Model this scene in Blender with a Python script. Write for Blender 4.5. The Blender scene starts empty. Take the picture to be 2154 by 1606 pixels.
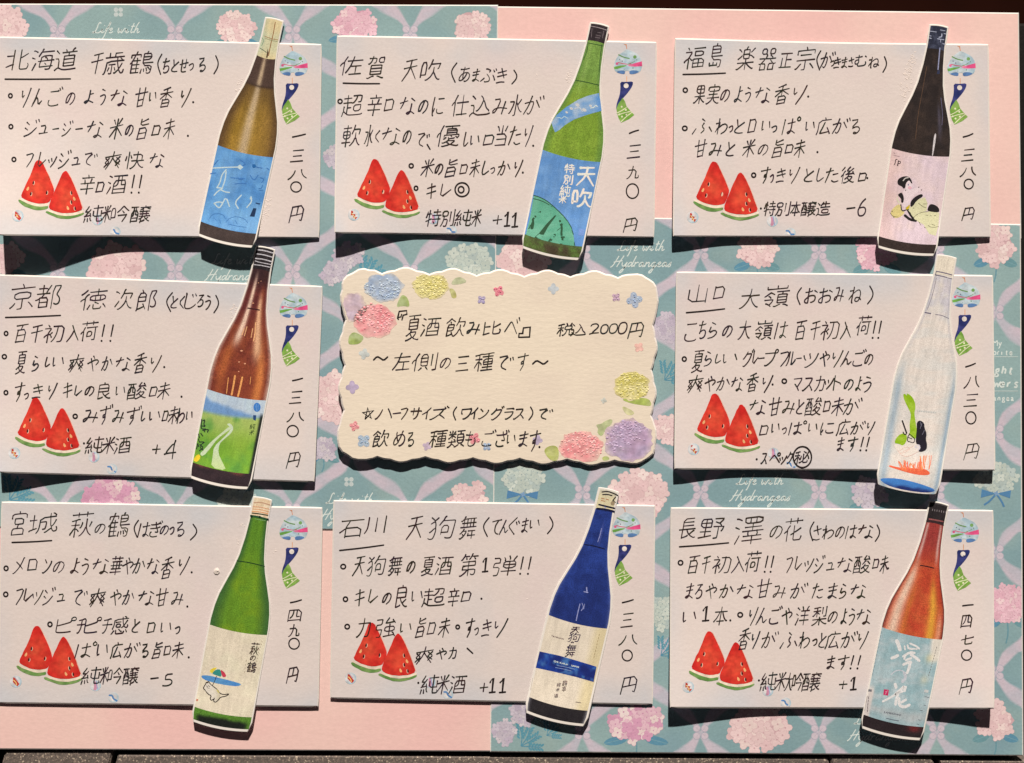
import bpy, math, random
import numpy as np
from mathutils import Vector
from mathutils.geometry import tessellate_polygon

R = random.Random(11)
C = bpy.context.scene.collection
# ------------------------------------------------------------------ camera, light, exposure
S = 0.000137            # metres of board per photograph pixel (a 15 cm paper sheet is about 1100 px)
CX, CY = 1077.0, 803.0
D = 0.42                # camera height above the sheets
cam = bpy.data.cameras.new('camera')
cam.angle = 2 * math.atan(1077 * S / D)
cam.clip_start = 0.01
cam.clip_end = 20
co = bpy.data.objects.new('camera', cam)
co.location = (0, 0, D)
C.objects.link(co)
bpy.context.scene.camera = co

world = bpy.data.worlds.new('World')
bpy.context.scene.world = world
world.use_nodes = True
bg = world.node_tree.nodes['Background']
bg.inputs['Color'].default_value = (1.0, 0.74, 0.72, 1)
bg.inputs['Strength'].default_value = 0.030

ELEV = math.radians(34)
TE = math.tan(ELEV)
LD = 6.0
la = bpy.data.lights.new('lamp', 'AREA')
la.shape = 'DISK'
la.size = 0.15
la.energy = 590
la.color = (1.0, 0.84, 0.70)
lo = bpy.data.objects.new('lamp', la)
lo.location = (0.10, LD * math.cos(ELEV), LD * math.sin(ELEV))
lo.rotation_euler = (Vector((0, 0, 0)) - lo.location).to_track_quat('-Z', 'Y').to_euler()
C.objects.link(lo)
LIGHT = np.array([1.0, 0.86, 0.74])

vs = bpy.context.scene.view_settings
bpy.context.scene.display_settings.display_device = 'sRGB'
vs.view_transform = 'Standard'
vs.look = 'None'
vs.exposure = 0
vs.gamma = 1
vs.use_curve_mapping = False

# ------------------------------------------------------------------ helpers
def un(px, py, z):
    """point at height z over the sheets, for a spot measured on the photograph"""
    f = (D - z) / D
    return ((px - CX) * S * f, -(py - CY) * S * f, z)

def col(c):
    """photographed sRGB colour under the warm lamp -> linear base colour of the print"""
    c = np.asarray(c, float) / 255
    l = np.where(c <= 0.04045, c / 12.92, ((c + 0.055) / 1.055) ** 2.4) / LIGHT
    return np.clip(l, 0.004, 0.9)

_rs = np.random.RandomState(5)
_lat = _rs.rand(256, 256)
def vnoise(x, y, sc, seed=0):
    x = np.asarray(x, float) / sc + seed * 17.3 + 1000
    y = np.asarray(y, float) / sc + seed * 7.9 + 1000
    xi = np.floor(x).astype(int); yi = np.floor(y).astype(int)
    fx = x - xi; fy = y - yi
    fx = fx * fx * (3 - 2 * fx); fy = fy * fy * (3 - 2 * fy)
    a = _lat[xi % 256, yi % 256]; b = _lat[(xi + 1) % 256, yi % 256]
    c = _lat[xi % 256, (yi + 1) % 256]; d = _lat[(xi + 1) % 256, (yi + 1) % 256]
    return (a * (1 - fx) + b * fx) * (1 - fy) + (c * (1 - fx) + d * fx) * fy
def fbm(x, y, sc, seed=0):
    return (vnoise(x, y, sc, seed) * .5 + vnoise(x, y, sc * .5, seed + 1) * .3 + vnoise(x, y, sc * .25, seed + 2) * .2)
def sm(a, b, x):
    t = np.clip((np.asarray(x, float) - a) / (b - a), 0, 1)
    return t * t * (3 - 2 * t)
def mix(a, b, t):
    a = np.asarray(a, float); b = np.asarray(b, float)
    t = np.asarray(t, float)
    if t.ndim: t = t[..., None]
    return a * (1 - t) + b * t

def chaikin(p, n=1, closed=False):
    for _ in range(n):
        if len(p) < 3: return p
        q = []
        rng = range(len(p)) if closed else range(len(p) - 1)
        if not closed: q.append(p[0])
        for i in rng:
            a = p[i]; b = p[(i + 1) % len(p)]
            q.append((a[0] * .75 + b[0] * .25, a[1] * .75 + b[1] * .25))
            q.append((a[0] * .25 + b[0] * .75, a[1] * .25 + b[1] * .75))
        if not closed: q.append(p[-1])
        p = q
    return p

def clip_quad(poly, quad):
    """clip a polygon by a convex quad given clockwise on the photograph"""
    out = list(poly)
    for i in range(len(quad)):
        ax, ay = quad[i]; bx, by = quad[(i + 1) % len(quad)]
        inp = out; out = []
        if not inp: return []
        side = lambda p: (bx - ax) * (p[1] - ay) - (by - ay) * (p[0] - ax)
        for k in range(len(inp)):
            p = inp[k]; q = inp[(k + 1) % len(inp)]
            sp = side(p); sq = side(q)
            if sp >= 0: out.append(p)
            if (sp >= 0) != (sq >= 0):
                t = sp / (sp - sq)
                out.append((p[0] + (q[0] - p[0]) * t, p[1] + (q[1] - p[1]) * t))
    return out

class Pr:
    """collects flat printed shapes, pen strokes and paper surfaces; builds ONE mesh object"""
    def __init__(s, zf, off=0.0, clip=None, maxedge=0):
        s.zf = zf; s.off = off; s.clip = clip; s.maxedge = maxedge
        s.X = []; s.F = []; s.K = []; s.sm = []; s.lay = 0
    def _raw(s, pts, faces, cols, dz, smooth=False):
        b = len(s.X)
        for i, p in enumerate(pts):
            z = s.zf(p[0], p[1]) + s.off + (dz[i] if hasattr(dz, '__len__') else dz)
            s.X.append(un(p[0], p[1], z)); s.K.append(cols[i])
        for f in faces:
            s.F.append(tuple(b + k for k in f)); s.sm.append(smooth)
    def poly(s, pts, c, dz=None, maxedge=None):
        pts = [(float(p[0]), float(p[1])) for p in pts]
        if s.clip is not None:
            pts = clip_quad(pts, s.clip)
        if len(pts) < 3: return
        if dz is None:
            s.lay += 1; dz = s.lay * 1e-7
        tris = tessellate_polygon([[Vector((p[0], p[1], 0)) for p in pts]])
        me = s.maxedge if maxedge is None else maxedge
        P = list(pts); T = [tuple(t) for t in tris]
        if me:
            P, T = subdiv(P, T, me)
        fn = c if callable(c) else None
        cols = [col(fn(p[0], p[1])) if fn else None for p in P]
        if not fn:
            k = col(c); cols = [k] * len(P)
        T2 = []
        for a, b, d in T:
            ar = (P[b][0] - P[a][0]) * (P[d][1] - P[a][1]) - (P[b][1] - P[a][1]) * (P[d][0] - P[a][0])
            if abs(ar) < 1e-6: continue
            T2.append((a, b, d) if ar < 0 else (a, d, b))
        s._raw(P, T2, cols, dz)
    def disc(s, x, y, rx, c, ry=None, n=18, rot=0, dz=None):
        ry = ry or rx; ca, sa = math.cos(rot), math.sin(rot)
        s.poly([(x + rx * math.cos(t) * ca - ry * math.sin(t) * sa, y + rx * math.cos(t) * sa + ry * math.sin(t) * ca)
                for t in [2 * math.pi * k / n for k in range(n)]], c, dz)
    def stroke(s, pts, w, c, taper=0.0, smooth=1, dz=None):
        p = chaikin([(float(a), float(b)) for a, b in pts], smooth)
        q = [p[0]]
        for a in p[1:]:
            if math.hypot(a[0] - q[-1][0], a[1] - q[-1][1]) > 0.3: q.append(a)
        p = q
        if len(p) == 1:
            s.disc(p[0][0], p[0][1], w * .62, c, n=8); return
        n = len(p); L = []; Rr = []
        for i in range(n):
            a = p[max(0, i - 1)]; b = p[min(n - 1, i + 1)]
            dx, dy = b[0] - a[0], b[1] - a[1]; l = math.hypot(dx, dy) or 1
            nx, ny = -dy / l, dx / l
            k = 1.0
            if 0 < i < n - 1:
                e = (p[i][0] - a[0], p[i][1] - a[1]); le = math.hypot(*e) or 1
                cs = abs((-e[1] / le) * nx + (e[0] / le) * ny); k = 1 / max(cs, .62)
            h = w / 2 * k * (1 - taper * (i / (n - 1)) ** 2)
            L.append((p[i][0] + nx * h, p[i][1] + ny * h)); Rr.append((p[i][0] - nx * h, p[i][1] - ny * h))
        def cap(c0, a, b, hh):
            t0 = math.atan2(a[1] - c0[1], a[0] - c0[0])
            return [(c0[0] + hh * math.cos(t0 + math.pi * k / 4), c0[1] + hh * math.sin(t0 + math.pi * k / 4)) for k in (1, 2, 3)]
        if dz is None:
            s.lay += 1; dz = s.lay * 1e-7
        kk = col(c)
        if s.clip is None:
            V = []; F = []
            for i in range(n): V += [L[i], Rr[i]]
            for i in range(n - 1): F.append((2 * i, 2 * i + 2, 2 * i + 3, 2 * i + 1))
            b = len(V); V += cap(p[0], L[0], Rr[0], w / 2); F.append((0, 1, b + 2, b + 1, b))
            h1 = w / 2 * (1 - taper)
            b = len(V); V += cap(p[-1], Rr[-1], L[-1], h1); F.append((2 * n - 1, 2 * n - 2, b + 2, b + 1, b))
            F = [orient(V, f) for f in F]
            s._raw(V, F, [kk] * len(V), dz)
        else:
            for i in range(n - 1):
                s.poly([L[i], L[i + 1], Rr[i + 1], Rr[i]], c, dz)
    def grid(s, xs, cols, dz=0.0, smooth=True):
        """xs: (ny, nx, 2) photograph spots; cols: (ny, nx, 3) photographed colours"""
        ny, nx = xs.shape[:2]
        k = col(cols).reshape(-1, 3)
        P = xs.reshape(-1, 2)
        F = []
        for j in range(ny - 1):
            for i in range(nx - 1):
                a = j * nx + i
                F.append((a, a + nx, a + nx + 1, a + 1))
        if F:
            F0 = orient(P, F[len(F) // 2])
            if F0 != F[len(F) // 2]: F = [f[::-1] for f in F]
        s._raw(P, F, k, np.asarray(dz).reshape(-1) if hasattr(dz, 'shape') and dz.shape else dz, smooth)
    def glyph(s, ch, x0, x1, y0, y1, w, c, shear=.17, rise=.09, jit=0.0, full=True, rot=0):
        """pen strokes of one character, its ink between x0..x1; y0..y1 is the height of a full character"""
        st = GL[ch]
        xsv = [p[0] for q in st for p in q]; ysv = [p[1] for q in st for p in q]
        a, b = min(xsv), max(xsv)
        if full: t, u = .80, -.05
        else: t, u = max(ysv), min(ysv)
        mx, my = (x0 + x1) / 2, (y0 + y1) / 2
        wd = max(b - a, .06)
        kx = 1 + R.uniform(-jit, jit); rr = R.uniform(-jit, jit) * .6 + rot
        for q in st:
            pts = []
            ck = c
            jx = R.uniform(-jit, jit) * 8; jy = R.uniform(-jit, jit) * 8
            for p in q:
                x = x0 + (p[0] - (a + b) / 2 + wd / 2) / wd * (x1 - x0)
                y = y0 + (t - p[1]) / (t - u + 1e-9) * (y1 - y0)
                x = mx + (x - mx) * kx
                dx, dy = x - mx, y - my
                x = x - shear * dy + jx; y = y - rise * dx + jy
                dx, dy = x - mx, y - my
                pts.append((mx + dx - rr * dy, my + dy + rr * dx))
            ck = tuple(v + (R.uniform(0, 22) if jit else 0) for v in c)
            s.stroke(pts, w * R.uniform(.82, 1.16), ck, taper=R.uniform(.1, .45))
            if jit and R.random() < .5: s.disc(pts[0][0], pts[0][1], w * .62, c, n=8)
    def build(s, name, mat, parent=None, org=(0, 0, 0)):
        me = bpy.data.meshes.new(name)
        X = np.array(s.X) - np.array(org)
        me.from_pydata([tuple(v) for v in X], [], s.F)
        at = me.color_attributes.new('Print', 'FLOAT_COLOR', 'POINT')
        K = np.ones((len(X), 4)); K[:, :3] = np.array(s.K)
        at.data.foreach_set('color', K.ravel())
        me.polygons.foreach_set('use_smooth', s.sm)
        me.materials.append(mat)
        me.update()
        o = bpy.data.objects.new(name, me); C.objects.link(o)
        if parent is not None: o.parent = parent
        else: o.location = org
        return o

def orient(P, f):
    a = 0
    for i in range(len(f)):
        p = P[f[i]]; q = P[f[(i + 1) % len(f)]]
        a += p[0] * q[1] - q[0] * p[1]
    return tuple(f) if a < 0 else tuple(f[::-1])

def subdiv(P, T, me):
    P = list(P); mid = {}
    stack = list(T); out = []
    while stack:
        t = stack.pop()
        l = [math.hypot(P[t[i]][0] - P[t[(i + 1) % 3]][0], P[t[i]][1] - P[t[(i + 1) % 3]][1]) for i in range(3)]
        i = l.index(max(l))
        if l[i] <= me: out.append(t); continue
        a, b, c = t[i], t[(i + 1) % 3], t[(i + 2) % 3]
        key = (min(a, b), max(a, b))
        if key not in mid:
            P.append(((P[a][0] + P[b][0]) / 2, (P[a][1] + P[b][1]) / 2)); mid[key] = len(P) - 1
        m = mid[key]
        stack.append((a, m, c)); stack.append((m, b, c))
    return P, out

def FR(ox, oy, sc):
    return lambda *pts: [(ox + x / sc, oy + y / sc) for x, y in pts]

def thing(name, label, cat, org, group=None):
    o = bpy.data.objects.new(name, None); C.objects.link(o)
    o.location = org; o.empty_display_size = .01
    o['label'] = label; o['category'] = cat
    if group: o['group'] = group
    return o
def tag(o, label, cat, group=None):
    o['label'] = label; o['category'] = cat
    if group: o['group'] = group
    return o

def box(name, mat, x0, x1, y0, y1, z0, z1, quad=None, bev=0.0, parent=None):
    """a solid slab between photograph-plane bounds, heights z0..z1 (metres)"""
    q = quad or [(x0, y0), (x1, y0), (x1, y1), (x0, y1)]
    cx = sum(p[0] for p in q) / 4; cy = sum(p[1] for p in q) / 4
    w = lambda p, z, k=0: ((p[0] - CX) * S * (1) - np.sign(p[0] - cx) * k, -(p[1] - CY) * S + np.sign(p[1] - cy) * k, z)
    V = [w(p, z0) for p in q] + [w(p, z1 - bev) for p in q] + [w(p, z1, bev) for p in q]
    F = [(0, 1, 2, 3)]
    for a in (0, 4):
        for i in range(4):
            j = (i + 1) % 4
            F.append((a + i, a + 4 + i, a + 4 + j, a + j))
    F.append((11, 10, 9, 8))
    me = bpy.data.meshes.new(name)
    org = np.array(w((cx, cy), z0))
    me.from_pydata([tuple(np.array(v) - org) for v in V], [], F)
    me.materials.append(mat); me.update()
    o = bpy.data.objects.new(name, me); o.location = org; C.objects.link(o)
    return o

# ------------------------------------------------------------------ procedural materials
def material(name, attr=True, base=(.5, .5, .5), grain=.06, gscale=900, bump=.4, bscale=(900, 900, 900), bdist=2e-5, rough=.85, spec=.15, blotch=0.0, bscl=60):
    m = bpy.data.materials.new(name); m.use_nodes = True
    nt = m.node_tree; N = nt.nodes; L = nt.links
    b = N['Principled BSDF']
    b.inputs['Roughness'].default_value = rough
    b.inputs['Specular IOR Level'].default_value = spec
    tc = N.new('ShaderNodeTexCoord')
    n1 = N.new('ShaderNodeTexNoise'); n1.inputs['Scale'].default_value = gscale; n1.inputs['Detail'].default_value = 3
    n1.inputs['Roughness'].default_value = .65
    L.new(tc.outputs['Object'], n1.inputs['Vector'])
    mr = N.new('ShaderNodeMapRange')
    mr.inputs['From Min'].default_value = .25; mr.inputs['From Max'].default_value = .75
    mr.inputs['To Min'].default_value = 1 - grain; mr.inputs['To Max'].default_value = 1 + grain
    L.new(n1.outputs['Fac'], mr.inputs['Value'])
    fac = mr.outputs['Result']
    if blotch:
        n2 = N.new('ShaderNodeTexNoise'); n2.inputs['Scale'].default_value = bscl; n2.inputs['Detail'].default_value = 4
        L.new(tc.outputs['Object'], n2.inputs['Vector'])
        m2 = N.new('ShaderNodeMapRange')
        m2.inputs['From Min'].default_value = .3; m2.inputs['From Max'].default_value = .7
        m2.inputs['To Min'].default_value = 1 - blotch; m2.inputs['To Max'].default_value = 1 + blotch
        L.new(n2.outputs['Fac'], m2.inputs['Value'])
        mu = N.new('ShaderNodeMath'); mu.operation = 'MULTIPLY'
        L.new(fac, mu.inputs[0]); L.new(m2.outputs['Result'], mu.inputs[1]); fac = mu.outputs[0]
    vm = N.new('ShaderNodeVectorMath'); vm.operation = 'SCALE'
    if attr:
        a = N.new('ShaderNodeAttribute'); a.attribute_name = 'Print'
        L.new(a.outputs['Color'], vm.inputs[0])
    else:
        vm.inputs[0].default_value = base
    L.new(fac, vm.inputs['Scale'])
    L.new(vm.outputs['Vector'], b.inputs['Base Color'])
    if bump:
        mp = N.new('ShaderNodeMapping'); mp.inputs['Scale'].default_value = bscale
        L.new(tc.outputs['Object'], mp.inputs['Vector'])
        n3 = N.new('ShaderNodeTexNoise'); n3.inputs['Scale'].default_value = 1; n3.inputs['Detail'].default_value = 3
        n3.inputs['Roughness'].default_value = .6
        L.new(mp.outputs['Vector'], n3.inputs['Vector'])
        bp = N.new('ShaderNodeBump'); bp.inputs['Strength'].default_value = bump; bp.inputs['Distance'].default_value = bdist
        L.new(n3.outputs['Fac'], bp.inputs['Height'])
        L.new(bp.outputs['Normal'], b.inputs['Normal'])
    return m

M_card = material('card_stock', grain=.04, gscale=1300, bump=1, bscale=(800, 950, 900), bdist=4.2e-5, blotch=.02, bscl=90)
M_sheet = material('patterned_paper', grain=.08, gscale=1400, bump=1, bscale=(800, 1000, 900), bdist=5e-5, blotch=.05, bscl=70)
M_pink = material('pink_paper', grain=.04, gscale=700, bump=1, bscale=(500, 800, 900), bdist=4e-5, blotch=.02, bscl=50)
M_laid = material('laid_card_stock', grain=.03, gscale=900, bump=1, bscale=(400, 1050, 900), bdist=5.6e-5, blotch=.02, bscl=60)
M_ink = material('pen_ink', grain=.15, gscale=900, bump=0, rough=.6, spec=.2)
M_print = material('watercolour_print', grain=.10, gscale=1000, bump=1, bscale=(800, 950, 900), bdist=2.6e-5, blotch=.20, bscl=620)
M_inkjet = material('inkjet_print', grain=.50, gscale=3300, bump=1, bscale=(900, 900, 900), bdist=2e-5, blotch=.07, bscl=420, rough=.75)
M_label = material('inkjet_label_print', grain=.24, gscale=3300, bump=1, bscale=(400, 900, 900), bdist=2.4e-5, blotch=.03, bscl=300, rough=.75)
M_white = material('cut_paper', grain=.03, gscale=900, bump=1, bscale=(800, 900, 900), bdist=2e-5)
M_foil = material('embossed_glitter', grain=.12, gscale=1300, bump=0, rough=.45, spec=.45)
M_black = material('black_board', attr=False, base=(.006, .006, .006), grain=.2, gscale=300, bump=1, bscale=(500, 500, 500), bdist=5e-5, rough=.7)
M_mat = material('black_leatherette', attr=False, base=(.005, .005, .0055), grain=.2, gscale=400, bump=1, bscale=(330, 330, 330), bdist=1.2e-4, rough=.55, spec=.3)
M_wood = material('dark_wood', attr=False, base=(.016, .0030, .0013), grain=.25, gscale=30, bump=1, bscale=(30, 300, 30), bdist=5e-5, rough=.75, spec=.05, blotch=.3, bscl=12)
M_glue = material('dried_glue', grain=.03, gscale=900, bump=0, rough=.5, spec=.3)

def stone():
    m = bpy.data.materials.new('speckled_stone'); m.use_nodes = True
    N = m.node_tree.nodes; L = m.node_tree.links; b = N['Principled BSDF']
    b.inputs['Roughness'].default_value = .8
    tc = N.new('ShaderNodeTexCoord')
    v = N.new('ShaderNodeTexVoronoi'); v.inputs['Scale'].default_value = 2800
    L.new(tc.outputs['Object'], v.inputs['Vector'])
    r = N.new('ShaderNodeValToRGB'); e = r.color_ramp.elements
    sep = N.new('ShaderNodeSeparateColor'); L.new(v.outputs['Color'], sep.inputs['Color'])
    e[0].position = 0; e[0].color = (.105, .094, .089, 1)
    e[1].position = 1; e[1].color = (.62, .56, .46, 1)
    e2 = r.color_ramp.elements.new(.62); e2.color = (.15, .132, .125, 1)
    e3 = r.color_ramp.elements.new(.90); e3.color = (.24, .20, .18, 1)
    L.new(sep.outputs['Red'], r.inputs['Fac'])
    L.new(r.outputs['Color'], b.inputs['Base Color'])
    n = N.new('ShaderNodeTexNoise'); n.inputs['Scale'].default_value = 1200
    L.new(tc.outputs['Object'], n.inputs['Vector'])
    bp = N.new('ShaderNodeBump'); bp.inputs['Distance'].default_value = 8e-5
    L.new(n.outputs['Fac'], bp.inputs['Height']); L.new(bp.outputs['Normal'], b.inputs['Normal'])
    return m
M_stone = stone()

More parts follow.
